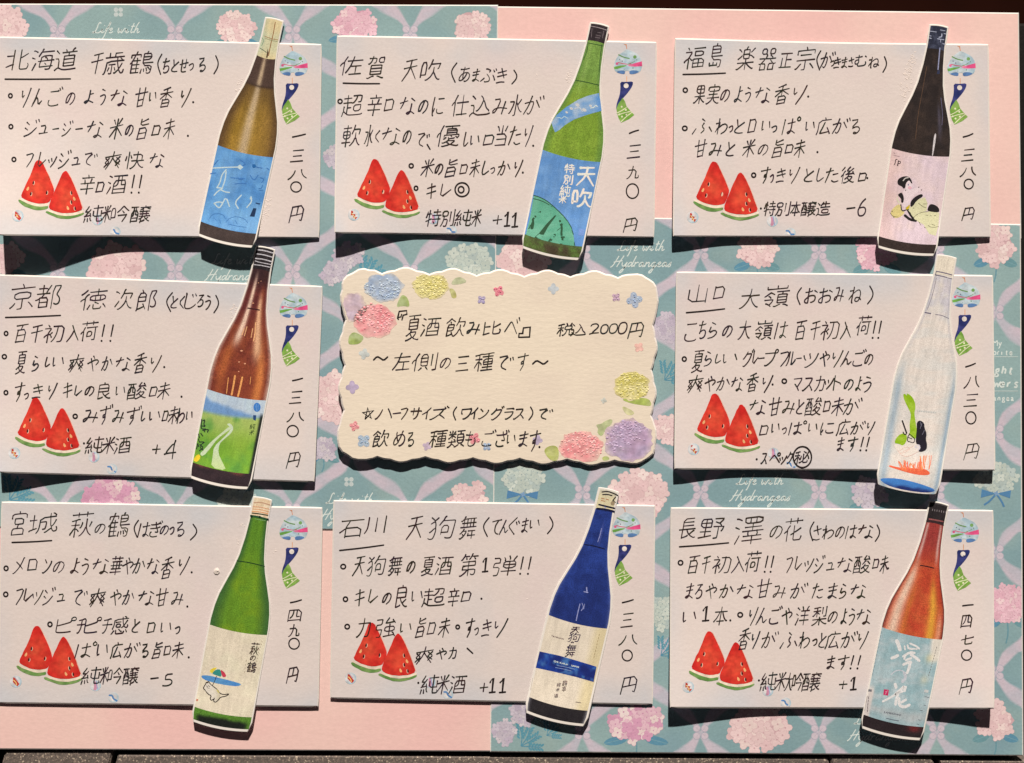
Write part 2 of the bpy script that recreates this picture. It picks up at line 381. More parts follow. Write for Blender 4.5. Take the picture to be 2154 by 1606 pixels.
# ------------------------------------------------------------------ pen strokes of every written character, keyed by its code point
STROKES = {
    33: [[17,38,17,74], [18,23]],
    40: [[33,80,30,79,27,74,22,66,19,58,16,43,16,35,18,21,23,11,30,0,33,0]],
    41: [[8,0,11,1,18,12,22,23,24,34,23,49,20,60,15,71,9,79]],
    43: [[32,33,32,67], [14,50,50,50]],
    48: [[14,62,13,55,13,43,14,36,16,29,21,24,24,22,29,22,35,24,39,28,42,34,44,44,44,57,42,64,40,69,37,72,33,75,30,75,23,75,19,72,17,70,14,62]],
    49: [[28,23,28,74]],
    50: [[20,23,22,30,29,39,36,49,39,57,39,64,37,68,33,73,30,75,25,76,18,75,13,72,10,65], [10,19,20,23,44,22]],
    51: [[31,50,33,53,36,55,38,59,38,66,37,70,32,74,27,76,21,76,16,75,14,73], [31,50,33,47,37,44,39,39,40,36,39,30,36,26,34,24,30,22,22,22,15,24,12,28]],
    52: [[14,43,16,49,29,64,31,66,37,68], [40,78,37,68,37,23], [8,40,14,42,45,42]],
    53: [[38,75,18,75,18,52], [13,24,21,22,27,22,32,23,38,27,40,30,41,34,41,40,40,43,37,47,34,50,30,51,18,52]],
    54: [[34,74,25,67,18,57,16,48,13,42,13,37,15,31,17,27,20,24,24,22,28,22,34,22,38,24,41,27,43,30,44,36,43,41,39,46,35,48,31,49,16,47]],
    55: [[42,75,41,68,20,23], [50,79,42,75,14,75]],
    56: [[36,49,42,58,43,65,41,69,38,73,35,75,31,76,26,76,22,75,18,72,15,69,14,63,15,60,16,56,20,52,21,49], [36,49,38,46,41,43,43,40,44,33,42,29,40,25,36,23,30,22,23,22,19,24,15,27,13,31,13,36,14,41,21,49], [36,49,21,49]],
    57: [[21,24,23,23,27,25,33,31,37,37,40,43,41,50,43,53,43,60,42,65,40,70,34,75,30,76,25,76,21,75,16,71,14,68,13,61,14,56,17,53,22,49,25,49,41,51]],
    65: [[50,40,21,41], [36,71,32,69,23,49,21,41,18,38,11,22,6,19], [36,71,39,68,49,47,50,40,53,39,61,21]],
    67: [[67,32,64,26,56,23,47,21,36,22,27,26,20,31,16,38,14,45,14,52,17,61,22,68,30,73,39,76,50,76,62,73,66,66]],
    69: [[43,49,16,49], [44,75,17,75,16,24,16,23,18,22,45,22]],
    70: [[42,51,16,51], [42,75,18,75,16,74,16,23]],
    71: [[51,44,63,44,63,27,62,25,57,23,47,21,39,22,30,24,22,30,16,38,14,44,14,52,17,60,19,64,23,69,30,73,35,75,39,76,50,76,63,72]],
    72: [[16,49,62,49], [62,74,62,23], [16,74,16,23]],
    73: [[16,74,16,23]],
    75: [[58,79,51,77,49,75,30,55,29,53,28,50], [16,50,28,50], [65,18,56,21,29,46,28,50], [16,74,16,23]],
    76: [[16,75,16,22,45,22]],
    77: [[42,51,38,52,25,68,17,70], [42,51,45,52,59,68,66,71], [66,71,67,69,67,23], [17,70,16,69,16,23]],
    78: [[66,27,67,29,67,75], [66,27,59,30,24,68,17,70], [17,70,16,68,16,22]],
    79: [[16,59,18,63,21,67,30,73,38,76,49,76,55,74,59,73,65,68,70,60,73,51,73,46,71,38,66,30,58,25,51,22,43,21,33,23,27,26,23,29,19,33,16,37,14,46,14,52,16,59]],
    82: [[16,49,35,48], [60,19,54,21,42,38,36,44,35,48], [35,48,36,50,40,53,43,56,44,63,42,70,39,73,34,75,28,76,18,76,17,75,16,23]],
    83: [[42,68,39,73,38,74,34,75,26,76,21,75,17,73,15,70,13,65,14,60,16,57,20,53,34,45,38,41,40,37,40,33,40,30,38,26,35,23,31,22,27,21,21,22,12,26,9,33]],
    84: [[33,75,33,23], [10,75,55,75]],
    85: [[61,74,61,43,59,33,57,29,53,25,46,22,39,21,32,22,28,23,21,27,17,31,15,38,15,46,15,74]],
    87: [[11,76,28,35,31,33], [76,33,76,20], [76,33,72,35,57,70,54,72], [76,33,79,34,80,36,97,76,99,79], [32,20,31,33], [31,33,35,34,35,35,50,70,54,72]],
    97: [[33,24,35,21,37,21,41,22,43,25], [33,24,28,23,23,21,17,21,14,23,12,27,14,33,18,36,28,40,33,40], [8,47,10,51,18,55,22,56,26,55,30,53,32,50,33,45,33,24]],
    100: [[43,75,42,22,41,21,26,22,20,24,15,29,13,36,13,42,15,46,17,50,21,53,29,56,43,54]],
    101: [[45,29,43,24,34,21,27,21,20,24,16,27,14,31,13,39,14,46,16,50,19,53,23,55,30,56,34,55,37,53,40,50,42,45,42,40,13,40]],
    102: [[15,55,23,55], [32,72,29,76,27,76,21,74,19,72,17,69,15,57,15,22]],
    103: [[21,34,31,35,34,37,35,40,36,43,36,46,32,55], [21,34,17,29,16,26,19,20], [19,20,18,18,13,17,10,14,9,8,11,4,17,2,27,1,34,2,38,4,39,7,40,11,39,14,37,16,30,19,19,20], [21,34,16,37,13,40,13,46,13,48,15,51,20,54,41,56]],
    104: [[42,22,42,44,40,50,38,53,35,55,32,56,25,55,21,52,14,50], [14,75,14,22]],
    105: [[15,54,15,22]],
    110: [[14,50,14,22], [14,50,21,52,25,55,32,56,35,55,38,53,40,50,42,44,42,22]],
    111: [[16,49,14,45,13,41,13,36,14,31,18,25,23,22,31,21,38,22,44,26,47,30,48,34,49,40,46,48,43,52,35,55,27,55,22,54,16,49]],
    114: [[36,54,32,55,26,53,20,48,15,47], [15,54,15,22]],
    115: [[11,25,17,21,24,21,27,21,30,23,32,25,32,27,32,32,30,35,17,42,15,44,13,49,15,53,19,55,25,56,32,53,35,50]],
    116: [[6,52,16,55,30,55], [20,66,16,55,16,30,17,27,19,23,22,21,26,21,33,22]],
    119: [[53,30,53,19], [53,30,49,32,42,48,38,50], [53,30,56,32,67,56,71,58], [25,20,25,30], [25,30,21,32,11,56], [25,30,28,32,35,48,38,50]],
    121: [[26,31,24,22,13,1,7,0], [26,31,23,33,11,56], [26,31,29,34,40,55,44,57]],
    12289: [[31,19,16,33]],
    12295: [[14,44,15,39,19,33,24,27,31,21,45,16,59,16,72,21,79,25,85,33,90,45,90,59,85,72,80,78,72,84,65,87,57,89,50,89,42,88,31,84,25,79,19,72,15,65,13,57,13,50,14,44]],
    12302: [[79,82,76,81,75,37,63,36,63,92,64,93,94,93,94,82,79,82]],
    12303: [[40,69,29,69,28,68,28,23,27,23,10,23,9,12,41,12,40,69]],
    12316: [[92,55,90,55,85,49,81,46,72,44,69,44,62,46,56,49,45,58,37,60,30,60,23,58,18,54,14,50]],
    12354: [[45,27,35,23,26,22,21,24,19,26,19,29,19,34,21,40,27,47,35,54,41,55], [45,31,50,33,56,40,63,51,65,55,66,60], [43,75,44,75], [22,76,50,75,78,79], [57,19,61,18,67,19,74,22,81,27,84,33,86,38,86,44,85,48,82,52,79,55,73,59,68,60,57,60,42,58], [45,27,45,31,43,36,41,50,43,74,44,76,45,86]],
    12362: [[38,49,45,50,54,52,68,52,77,49,80,45,82,41,82,35,81,31,78,26,75,24,70,22,64,20,58,20], [74,75,90,66], [20,70,38,70,39,71,45,71,58,73,60,76], [39,87,38,66,39,25,38,22,37,20,35,20,27,21,20,25,19,30,20,36,25,40,32,45,38,46]],
    12366: [[51,86,52,75], [90,83,85,91], [58,58,58,63,55,70,54,75], [53,40,62,39,68,39,68,43,63,51,62,58], [80,79,75,88], [29,41,24,40,22,32,22,29,24,25,28,21,36,18,45,17,65,18,67,19,68,20], [78,61,65,58,51,57,26,57,20,57,19,58], [72,81,70,78,54,75,25,75,21,76,20,77]],
    12368: [[64,66,69,57], [62,21,32,46,30,49,28,52,29,56,32,59,63,84], [75,70,81,62,83,61]],
    12369: [[73,66,73,65], [30,44,27,33,23,30], [72,84,73,52,71,35,66,26,61,20,56,17,50,18], [89,69,88,67,86,67,72,65,58,65,46,66], [26,85,23,83,20,57,20,39,21,31,23,30,23,20]],
    12371: [[28,43,26,42,25,39,25,30,28,26,31,24,36,22,46,20,68,20,79,22,82,25], [30,77,66,77,73,77,74,79]],
    12372: [[73,78,71,76,65,76,29,76], [77,87,82,80,82,78], [93,83,88,91,86,92], [79,23,78,21,59,19,44,19,34,21,31,22,26,25,23,30,24,39,24,41,27,43]],
    12374: [[57,44,68,43,73,44,72,49,63,65,62,70], [60,70,56,86], [92,84,87,92], [71,19,60,17,46,17,39,18,32,21,27,25,25,30,26,38,28,43], [77,89,81,81,80,78,82,75,80,74,67,71,49,70,25,70,22,71,20,73]],
    12376: [[29,85,31,83,29,34,31,26,32,24,35,20,40,18,45,17,55,17,63,19,71,23,77,27,83,32,83,35], [79,72,73,81], [61,77,66,67]],
    12379: [[70,65,70,65], [33,62,33,61], [88,66,72,65,70,65,13,60], [56,42,65,41,68,42,69,44,70,66,70,84], [33,81,33,32,34,27,36,24,40,22,49,20,62,20,78,21]],
    12385: [[38,73,37,72], [34,48,35,49,35,48,34,48], [43,88,40,85,38,73,37,71,36,66,32,51,32,46], [19,73,47,73,70,75,76,77], [28,39,31,45,34,48], [37,20,41,18,52,18,58,19,68,21,74,25,78,29,80,33,81,39,79,44,76,48,66,52,54,52,46,51,37,47,34,46,32,46]],
    12387: [[25,52,47,58,61,60,68,60,71,58,75,56,78,53,80,48,81,43,78,34,75,30,69,26,62,23,52,21,45,20]],
    12388: [[17,61,18,63,35,68,43,70,58,73,65,73,73,71,79,68,83,64,86,57,86,48,83,42,80,37,72,31,63,27,49,24,42,24]],
    12390: [[62,78,59,73,51,65,46,57,45,50,45,41,46,36,49,31,55,26,62,22,72,20,74,20,76,20], [84,80,72,79,62,78,60,79,52,78,17,74]],
    12393: [[79,22,77,20,74,19,63,18,46,18,35,21,29,25,26,29,25,34,26,39,32,47,40,54,41,57], [78,84,82,76], [87,88,92,80], [41,57,47,58,71,70], [41,57,29,82]],
    12395: [[51,75,82,75], [86,24,74,22,63,22,54,24,50,26,48,29,46,33,47,39], [30,42,26,31,22,29], [26,16,23,19,22,28,21,30,20,40,20,53,24,83]],
    12397: [[16,69,17,69,35,71], [32,50,27,48,15,32,14,29], [82,33,87,31,92,26], [37,15,33,19,33,48,32,51,35,58,34,63,35,70,36,72,36,83,36,86,34,88], [82,36,68,39,61,39,56,37,54,34,53,28,54,25,56,23,60,21,64,20,70,21,74,22,77,25,82,33,84,49,83,58,79,67,76,70,73,72,71,73,64,73,59,72,51,68,40,60,35,59]],
    12402: [[75,61,79,59,89,46,89,42], [17,74,20,77,36,78,40,78,47,80,48,81], [73,83,71,79,75,61,73,59,73,48,72,39,70,33,65,25,58,20,52,18,42,17,34,19,30,22,27,24,23,32,23,43,25,51,31,62,38,72,40,78]],
    12404: [[87,41,87,45,82,50,78,57,73,60], [87,74,83,75,81,76,78,81,79,84,81,87,83,89,87,90,91,89,93,87,94,85,95,82,94,79,93,76,90,75,87,74], [17,75,34,77,39,76,45,79], [38,76,36,71,28,59,23,49,21,41,21,31,24,24,28,20,31,18,40,16,50,17,56,19,62,23,66,27,68,33,71,43,71,57,73,60,70,78,71,82]],
    12406: [[37,82,43,82,59,74,60,72,59,70,55,66], [81,66,76,74], [30,38,21,31,12,25], [34,21,36,19,38,19,53,19,58,22,60,26,59,34,56,40,52,46,42,56], [88,25,83,37,76,48], [91,70,87,78]],
    12407: [[37,82,43,82,59,74,60,72,59,70,55,66], [30,38,21,31,12,25], [34,21,36,19,38,19,53,19,58,22,60,26,59,34,56,40,52,46,42,56], [76,48,83,37,88,25], [88,65,82,65,79,66,77,69,76,71,76,74,78,78,81,80,87,80,89,79,92,76,93,73,92,69,88,65]],
    12409: [[81,80,87,71], [17,42,38,66,40,68,44,69,47,68,51,65,80,33], [75,65,69,75]],
    12411: [[90,23,89,26,82,31,77,34,71,35], [29,42,26,31,21,28], [85,80,66,79,48,79], [47,58,69,58,87,60], [22,18,21,28,20,29,19,34,19,52,23,83,26,84], [70,38,56,38,51,37,47,35,46,33,44,28,46,23,48,21,53,20,60,19,65,20,68,22,69,24,70,26,71,35,70,48,70,79]],
    12416: [[36,74,36,73], [73,76,78,72], [33,33,25,33,22,34,21,35,18,41,18,46,19,52,23,56,29,58,36,58], [54,76,44,74,37,74,35,73,17,74], [77,40,79,37,79,30,78,26,76,23,72,20,63,18,47,18,40,18,36,20,34,22,33,25,33,33,36,39,38,46,38,50,36,58,36,86]],
    12417: [[66,87,64,85,63,83,61,72], [31,62,27,60,20,51,17,43,16,36,17,31,19,28,21,26,26,25,29,25,34,27,42,34,45,36], [45,36,45,40], [59,71,58,65,53,52,48,43,45,40], [56,19,60,18,71,22,77,26,82,31,85,38,86,44,86,52,83,59,80,62,75,67,70,70,61,72,50,71,31,65], [45,40,42,42,40,44,33,61,31,62,31,65,30,66,27,78,29,83]],
    12418: [[40,70,40,70], [40,70,40,70], [40,70,40,70], [37,47,37,47], [40,70,40,70], [71,54,75,53,77,51,80,47,82,40,83,35,82,30,78,25,76,22,69,19,56,17,46,19,42,21,39,24,36,32,37,46,37,48,41,83,42,86,43,87], [19,73,41,70,59,70,61,72], [59,48,29,48,17,50]],
    12429: [[44,56,44,56], [45,56,46,57,45,56], [73,80,69,81,65,80,63,81,30,80], [37,20,40,18,50,18,60,19,68,22,76,27,78,30,80,35,81,40,80,44,77,49,74,52,70,54,63,56,54,56,45,55,45,55,44,56,44,56], [65,80,63,75,45,60,43,56,36,51,21,40]],
    12452: [[56,62,49,60,33,53,19,48], [56,20,56,62,58,66,74,77,80,83]],
    12459: [[47,69,47,69], [48,85,48,70,47,68,45,56,42,46,39,40,33,31,27,24,22,21,18,21], [57,21,70,21,73,22,75,24,78,30,79,38,81,57,80,68,78,69,21,69]],
    12461: [[49,70,48,70], [53,45,54,45], [77,74,49,70,46,69,42,69,20,65], [85,50,62,46,54,45,52,44,20,39], [45,85,47,70,49,69,53,46,54,44,54,37,58,20,58,18,57,16]],
    12462: [[51,43,52,43], [90,84,85,92], [45,68,47,68], [75,88,79,80], [16,35,17,38,20,38,45,42,50,42,54,44,83,48,85,52], [18,64,75,72], [54,14,57,17,53,36,53,40,52,42,51,44,47,65,45,69,43,83,45,86]],
    12463: [[45,74,46,80,49,86], [45,74,42,73,36,66,26,57,21,53,17,53], [45,74,78,74,80,72,79,67,76,58,70,48,60,35,51,29,43,24,32,19,27,20]],
    12464: [[81,79,76,87], [41,72,42,78,45,83], [41,72,38,71,29,61,20,53,16,51,13,51], [41,72,75,72,77,70,76,67,73,58,69,50,63,41,52,30,45,25,31,17,28,16,21,18], [87,90,91,83]],
    12469: [[69,84,69,52,67,43,65,35,60,28,53,22,47,19,42,19], [34,83,34,43], [14,66,87,66,91,63]],
    12471: [[34,82,48,74], [33,55,20,62], [21,22,27,21,37,23,49,28,58,33,70,42,80,51,86,59,86,63]],
    12473: [[83,21,74,32,58,46], [26,77,72,77,71,70,66,60,60,51,58,46], [17,22,21,21,30,26,45,36,54,44,58,46]],
    12474: [[14,20,20,20,24,22,36,29,52,43,56,44], [56,44,57,49,64,58,70,69,71,75], [56,44,67,35,80,21], [80,80,75,88], [94,82,90,84,86,91], [80,80,78,77,72,75,24,76]],
    12481: [[54,56,53,56], [27,19,33,19,38,22,45,29,51,39,53,49,54,78], [87,56,17,56], [78,82,73,83,54,79,53,78,49,79,26,77]],
    12484: [[20,77,20,74,27,58,31,56], [47,84,46,81,52,65,50,61], [85,78,84,77,81,66,77,56,72,48,65,38,58,32,45,24,37,20,30,21]],
    12488: [[40,60,47,59,55,56,77,48,79,47,81,42], [40,20,40,84]],
    12494: [[75,80,70,67,64,55,59,47,53,40,45,34,35,26,26,22,21,23]],
    12495: [[13,22,19,24,29,42,34,56,39,75], [65,77,74,57,81,39,86,25,85,22]],
    12497: [[38,74,33,53,28,42,21,28,18,23,15,22], [64,75,73,55,80,37,85,24,84,20], [78,86,77,82,77,79,79,75,83,73,87,73,89,74,92,77,93,81,93,83,89,88,84,89,80,87,78,86]],
    12499: [[74,72,72,67,64,64,38,56,27,54], [73,85,77,78], [88,81,83,89], [27,82,27,29,28,24,32,22,39,20,63,20,78,22]],
    12500: [[74,72,72,67,64,64,38,56,27,54], [87,74,81,73,76,75,74,79,74,82,77,87,81,89,84,89,88,87,89,85,91,80,90,77,87,74], [78,22,63,20,39,20,32,22,28,24,27,29,27,82]],
    12503: [[78,76,78,75], [28,21,34,20,45,24,56,32,65,40,70,47,76,60,78,69,79,78,79,84,81,88,86,91,90,90,94,88,95,84,95,81,93,78,91,76,88,75,79,75,77,76,21,76]],
    12505: [[69,76,74,66], [81,80,87,71], [87,27,59,57,47,67,44,69,40,68,37,65,17,42,17,40]],
    12506: [[87,27,59,57,47,67,44,69,40,68,37,65,17,42,17,40], [78,81,73,79,70,77,69,74,69,70,71,67,73,65,78,63,82,64,85,66,86,68,87,72,86,76,85,78,81,80,78,81]],
    12510: [[52,37,53,33,66,20], [52,37,46,39,33,50,29,50], [52,37,61,44,76,60,82,68,84,74,83,75,18,75]],
    12511: [[77,22,73,21,48,28,26,32,20,30], [70,49,52,54,31,58,30,58,27,56], [30,80,34,82,37,82,58,78,75,74,78,74]],
    12513: [[58,50,58,49], [32,68,56,52,61,48,75,36], [80,83,76,82,75,81,70,68,64,58,61,53,51,41,40,31,26,22,22,20,18,21]],
    12521: [[35,20,40,19,45,20,55,25,66,32,70,36,76,44,80,53,81,60,79,61,21,61], [80,78,77,81,30,81]],
    12523: [[90,45,89,43,87,40,75,30,66,24,59,23,59,82], [34,82,33,55,30,39,27,33,21,24,18,21,14,20]],
    12525: [[22,26,22,75,24,76,81,76,82,26], [22,26,82,26]],
    12527: [[25,51,21,55,21,78], [36,21,41,20,51,24,62,31,68,37,73,44,76,51,80,65,81,75,80,77,79,78,21,78]],
    12531: [[44,65,28,78,27,79,25,79], [87,68,87,62,81,54,71,43,60,35,46,28,30,22,26,21,19,24]],
    12540: [[85,53,18,52]],
    19968: [[13,53,91,53]],
    19971: [[40,60,40,59], [91,68,91,67,88,66,50,61,41,60,39,58,34,58,14,55,12,53], [40,88,40,28,41,23,42,20,46,18,52,17,80,18,83,19,85,21,87,26,87,31]],
    19977: [[76,52,26,52], [84,82,21,82], [89,21,14,21]],
    20061: [[41,67,41,67], [16,67,70,67,70,20,71,17,77,16,85,16,91,17,92,19,93,25,90,31], [42,89,41,63,39,50,35,40,32,33,27,26,24,23,15,16,10,16]],
    20108: [[22,77,82,77], [89,24,14,24]],
    20140: [[52,45,52,19,51,16,50,15,47,14,38,14], [52,45,78,45,78,65,26,65,26,45,52,45], [54,79,52,86,49,91], [15,19,23,25,29,33], [87,18,75,32,72,33], [14,79,89,79]],
    20181: [[24,66,19,64,12,55], [92,62,38,62], [65,18,65,89], [40,18,90,18], [35,89,27,75,24,66,26,64,26,15]],
    20304: [[70,48,70,17], [23,67,19,65,17,64,11,57,11,54], [54,72,55,72], [91,17,47,17], [37,72,92,72], [49,51,51,50,55,49,90,49], [34,25,40,34,48,50,49,51,53,67,54,70,56,74,58,88,59,90], [33,90,25,75,23,68,24,65,24,15]],
    20596: [[38,69,60,69], [73,81,73,34], [79,14,87,15,89,16,89,19,89,89], [42,26,39,22,34,16], [56,27,62,17], [60,52,38,52], [21,65,16,63,15,62,11,56,10,50], [38,52,39,85,59,86,59,36,58,35,39,35,38,52], [30,90,29,89,24,77,21,66,22,63,22,15]],
    20778: [[62,54,64,51,67,48], [59,20,58,23,51,27,49,30], [59,20,58,18,47,16,37,14,33,15], [87,43,82,47,80,48], [45,63,83,63], [10,50,11,56,15,62,16,63,21,65], [44,46,39,41,35,41], [83,70,45,70], [63,87,62,79], [68,20,70,23,78,28,79,31,78,32,56,33,54,34], [76,43,75,42,73,41,60,41,56,40], [56,40,54,43,53,47], [37,87,90,87], [83,56,82,77,63,78,62,78,60,78,46,78,45,77,45,75,45,56], [87,43,92,48,92,54,90,55,64,55,62,54,59,55,37,55,36,54,36,48], [30,90,29,89,24,77,21,66,22,63,22,15], [59,20,68,20,71,18,87,14,91,14,95,16], [56,40,54,34,50,32,49,30,44,29,37,26,32,27]],
    20843: [[13,16,13,17,19,22,24,30,29,43,34,58,37,81], [64,83,65,70,68,58,73,41,81,27,90,16]],
    21021: [[63,83,61,53,57,39,53,29,48,21,43,16], [42,56,35,49], [29,83,24,90], [41,37,41,40,36,45,35,49], [47,83,88,82,87,41,84,21,82,17,79,15,67,15], [27,15,27,48,27,50,29,58,36,70,37,74,34,75,13,75], [35,49,27,50,21,48,13,41,12,38]],
    21029: [[28,63,17,64,17,86,47,86,47,63,28,63], [64,79,64,36], [87,88,87,18,85,15,73,14], [30,16,32,14,41,14,44,16,47,30,48,47,27,47], [28,63,27,48,23,32,18,22,13,16]],
    21147: [[47,70,46,70], [61,16,62,15,68,15,75,15,78,17,80,21,82,27,84,40,86,64,86,70,16,70], [14,16,17,16,24,21,29,25,34,31,40,41,44,50,46,62,47,71,47,90]],
    21271: [[38,35,31,34,13,27], [62,59,69,61,88,73], [14,67,38,67], [62,88,62,26,63,19,67,16,86,16,89,17,91,20,93,27,93,32,90,36], [38,88,38,16]],
    21535: [[66,87,63,85,53,72,44,64,42,62,41,63], [66,87,69,85,75,78,85,68,90,64,91,64], [46,47,82,47], [82,47,81,40,67,15], [70,58,63,67], [15,38,31,38,32,39,32,82,15,82,15,29]],
    21561: [[54,74,90,74], [90,74,89,70,86,59,85,57,82,55], [66,43,66,61], [66,43,64,40,61,34,57,27,51,22,42,16,37,16], [66,43,70,40,76,29,81,22,89,16,94,17], [14,29,15,82,34,82,34,37,32,36,15,36], [57,90,54,80,53,75,52,73,45,58]],
    21619: [[90,54,70,54,66,52], [90,20,81,31,72,44,66,48], [43,54,63,54,66,52], [38,21,40,21,46,26,54,35,60,45,66,48], [66,48,66,48], [87,76,47,76], [15,36,32,36,33,38,33,82,15,82,15,29], [66,90,66,15]],
    22120: [[78,37,76,41,67,47,65,52], [84,16,84,36], [84,16,60,16], [76,53,76,58,67,62], [20,16,20,36], [20,16,42,16], [67,62,66,68], [24,37,27,41,35,47,37,52], [66,68,60,69,60,86,83,86,83,69,66,68], [42,69,42,86,20,86,20,68,42,69], [42,69,48,63,45,59,44,53], [12,53,35,53,37,52,44,53,64,52,91,53], [42,16,42,36,26,36,24,37,13,35,10,36], [60,16,61,36,76,36,79,37,89,35,95,37]],
    22235: [[61,83,61,52,62,46,64,44,78,44], [17,24,87,24], [41,83,41,66,38,54,35,46,30,41,27,39,26,36], [87,18,86,82,18,83,17,82,17,18]],
    22478: [[76,29,72,27,63,18,60,16,58,16], [52,29,58,30,59,32,61,45,61,58,59,59,42,59], [89,61,86,51,81,40,77,38], [87,83,82,89,79,90], [87,83,87,77], [71,77,71,77], [23,89,23,32], [13,69,32,69], [87,77,43,76,42,41,39,25,34,16], [12,25,14,28,21,30,23,32,29,33,33,35], [91,32,93,27,92,20,91,17,87,16,84,16,82,18,80,21,78,27,76,28,77,37,74,40,73,51,71,78,71,90]],
    22799: [[79,57,24,57], [38,39,41,47], [38,39,40,38,70,38,72,37], [79,67,24,67], [50,78,51,86], [35,36,36,33,46,25,48,23], [13,14,23,15,37,18,45,20,48,23], [57,22,59,25,70,32,72,37], [88,87,15,87], [50,78,52,77,78,77,79,76,79,50,79,48,77,47,45,47,41,47,39,47,26,48,25,48,24,74,25,76,27,77,48,77,50,78], [12,29,15,29,17,30,29,35,34,36,36,38,38,39], [93,16,88,14,79,16,62,19,55,23,48,23]],
    22823: [[50,64,48,65,14,65], [52,61,50,65,52,77,52,90], [90,17,88,17,83,19,76,25,70,31,63,40,55,57,50,64], [89,65,54,64,48,58,46,50,43,43,35,31,29,25,22,19,15,16,12,16]],
    22828: [[51,48,50,50], [53,48,55,46,59,38,62,34,70,25,76,21,85,17,89,15,95,17], [79,51,79,77,22,77], [53,48,55,51,90,51], [53,48,51,48,48,51,14,51], [11,16,15,15,22,18,30,22,39,29,46,39,48,46,51,48,51,90]],
    23447: [[73,34,78,30,88,19], [54,81,53,86,50,91], [52,47,52,20,51,16,50,15,47,15,39,15], [11,20,15,20,22,26,29,34,33,36], [30,65,73,65], [16,69,16,80,17,81,87,81,88,80,88,69], [89,48,14,48]],
    23455: [[52,52,51,52], [51,90,53,82], [56,37,57,31,63,25,70,21,76,18,86,15,88,15,94,16], [12,16,15,15,17,15,26,19,36,24,41,28,45,32,46,37], [25,52,79,52], [50,38,52,52,52,72], [15,71,16,82,53,82,87,82,88,71,81,65,23,65], [90,38,13,38]],
    23470: [[50,90,52,83], [47,38,50,50], [80,18,24,18], [50,50,53,51,72,51,73,53,72,68,33,69,31,68,31,51,48,51,50,50], [24,18,24,37,47,38,80,37,80,18], [16,69,16,82,52,83,87,82,88,69]],
    23665: [[52,22,52,89], [85,15,85,71], [19,71,19,22,85,21]],
    23798: [[25,73,76,73], [49,91,48,85], [39,31,39,20], [91,50,25,50], [62,20,62,28], [17,28,17,20,18,20,62,20], [25,61,75,61,76,62,76,83,50,84,48,85,45,84,26,84,25,83,26,39,86,38,86,29,83,16,79,14,71,14]],
    23994: [[71,68,70,59], [52,90,52,80], [46,15,51,14,62,20,67,21], [57,38,87,38], [15,40,40,40,42,39], [33,48,28,54,25,54], [32,67,29,66,18,57,13,54,12,54], [32,67,45,59], [92,14,82,20,77,20], [32,22,40,33,42,39], [57,48,87,48], [70,59,86,58,87,57,87,29,86,28,59,27,57,29,57,57,59,58,70,59], [91,69,52,69], [19,88,19,80,20,79,84,79,85,80,85,88], [20,27,22,27,28,23,32,22,33,19,36,16]],
    24029: [[85,15,85,86], [53,23,53,81], [23,85,23,52,22,38,19,27,13,16]],
    24038: [[61,17,61,50], [45,92,42,89,40,78,40,74], [30,17,91,17], [88,74,14,74], [34,55,40,51,87,51], [38,74,38,70,34,55,27,42,21,32,13,22,12,20]],
    24195: [[58,79,58,83,55,90], [35,20,37,27,47,45,56,66,58,68], [35,20,45,20,81,24,83,25], [13,16,18,27,20,38,21,78,90,79], [88,17,85,23,83,25,81,30,71,44]],
    24375: [[14,86,35,86,36,85,35,65,17,65,15,64,14,54,14,45,35,45,36,44,35,28,32,17,30,15,26,15,21,15,18,16], [84,73,57,70,50,70], [62,90,52,75,50,70], [67,56,48,55,48,37,87,37,86,55,67,56], [67,64,67,18], [45,16,87,20], [80,30,83,29,85,25,87,20,89,18,91,15], [79,81,82,77,84,73,87,71,89,68]],
    24382: [[14,86,33,86,33,67,33,66,15,66,13,55,13,48], [17,14,25,14,28,15,30,17,32,29,33,47,13,48], [63,91,67,81,65,78], [88,89,80,76,79,71], [50,76,51,80,46,88], [92,30,42,30], [88,57,46,57], [67,14,67,71], [67,71,47,71,47,44,88,44,88,71,67,71]],
    24403: [[83,18,19,18], [52,59,52,90], [18,87,21,86,23,84,30,71], [24,39,83,39], [73,70,82,86,84,87], [21,58,83,58,83,18]],
    24460: [[35,16,38,15,48,17,61,23,62,25], [62,25,61,29,54,35,49,40], [62,25,67,25], [54,45,78,44,80,43], [29,90,23,83,14,75], [62,90,60,89,48,78,46,73], [51,57,51,59,50,61], [23,56,18,54,13,49,12,47], [67,25,69,29,78,38,80,43], [67,25,71,22,85,16,90,15,95,16], [61,71,59,67,48,61,46,57], [83,59,78,58,63,57,58,56,56,57,48,57,46,57,40,56,39,55], [35,73,31,71,26,64,24,57,24,55,24,14], [82,82,78,81,68,73,62,71,60,72,47,72,46,73], [37,34,44,39,49,40,51,44,54,45,58,56], [80,66,82,63,83,59,86,58,90,53]],
    24499: [[84,31,90,23,92,18], [24,57,18,55,12,50,11,48], [57,40,59,40,69,34], [57,47,57,66], [12,74,19,79,25,85,29,90], [72,47,72,66], [36,17,42,31,43,32], [53,31,53,18,55,15,59,15,75,15,76,17,78,22], [90,81,38,81], [64,90,64,67], [64,67,41,66,41,48,88,48,88,66,64,67], [35,73,31,71,26,64,24,58,25,56,25,15]],
    24516: [[51,64,50,65,45,75], [21,73,21,72,17,60,14,55], [33,14,33,90]],
    24555: [[11,55,13,65,14,73], [24,90,24,15], [39,49,60,49,62,48], [37,64,32,76], [45,76,84,76,84,49], [63,46,62,49,63,90], [62,48,67,43,73,31,80,23,89,16,95,17], [37,16,38,15,42,17,52,25,57,33,61,44,66,49,92,49]],
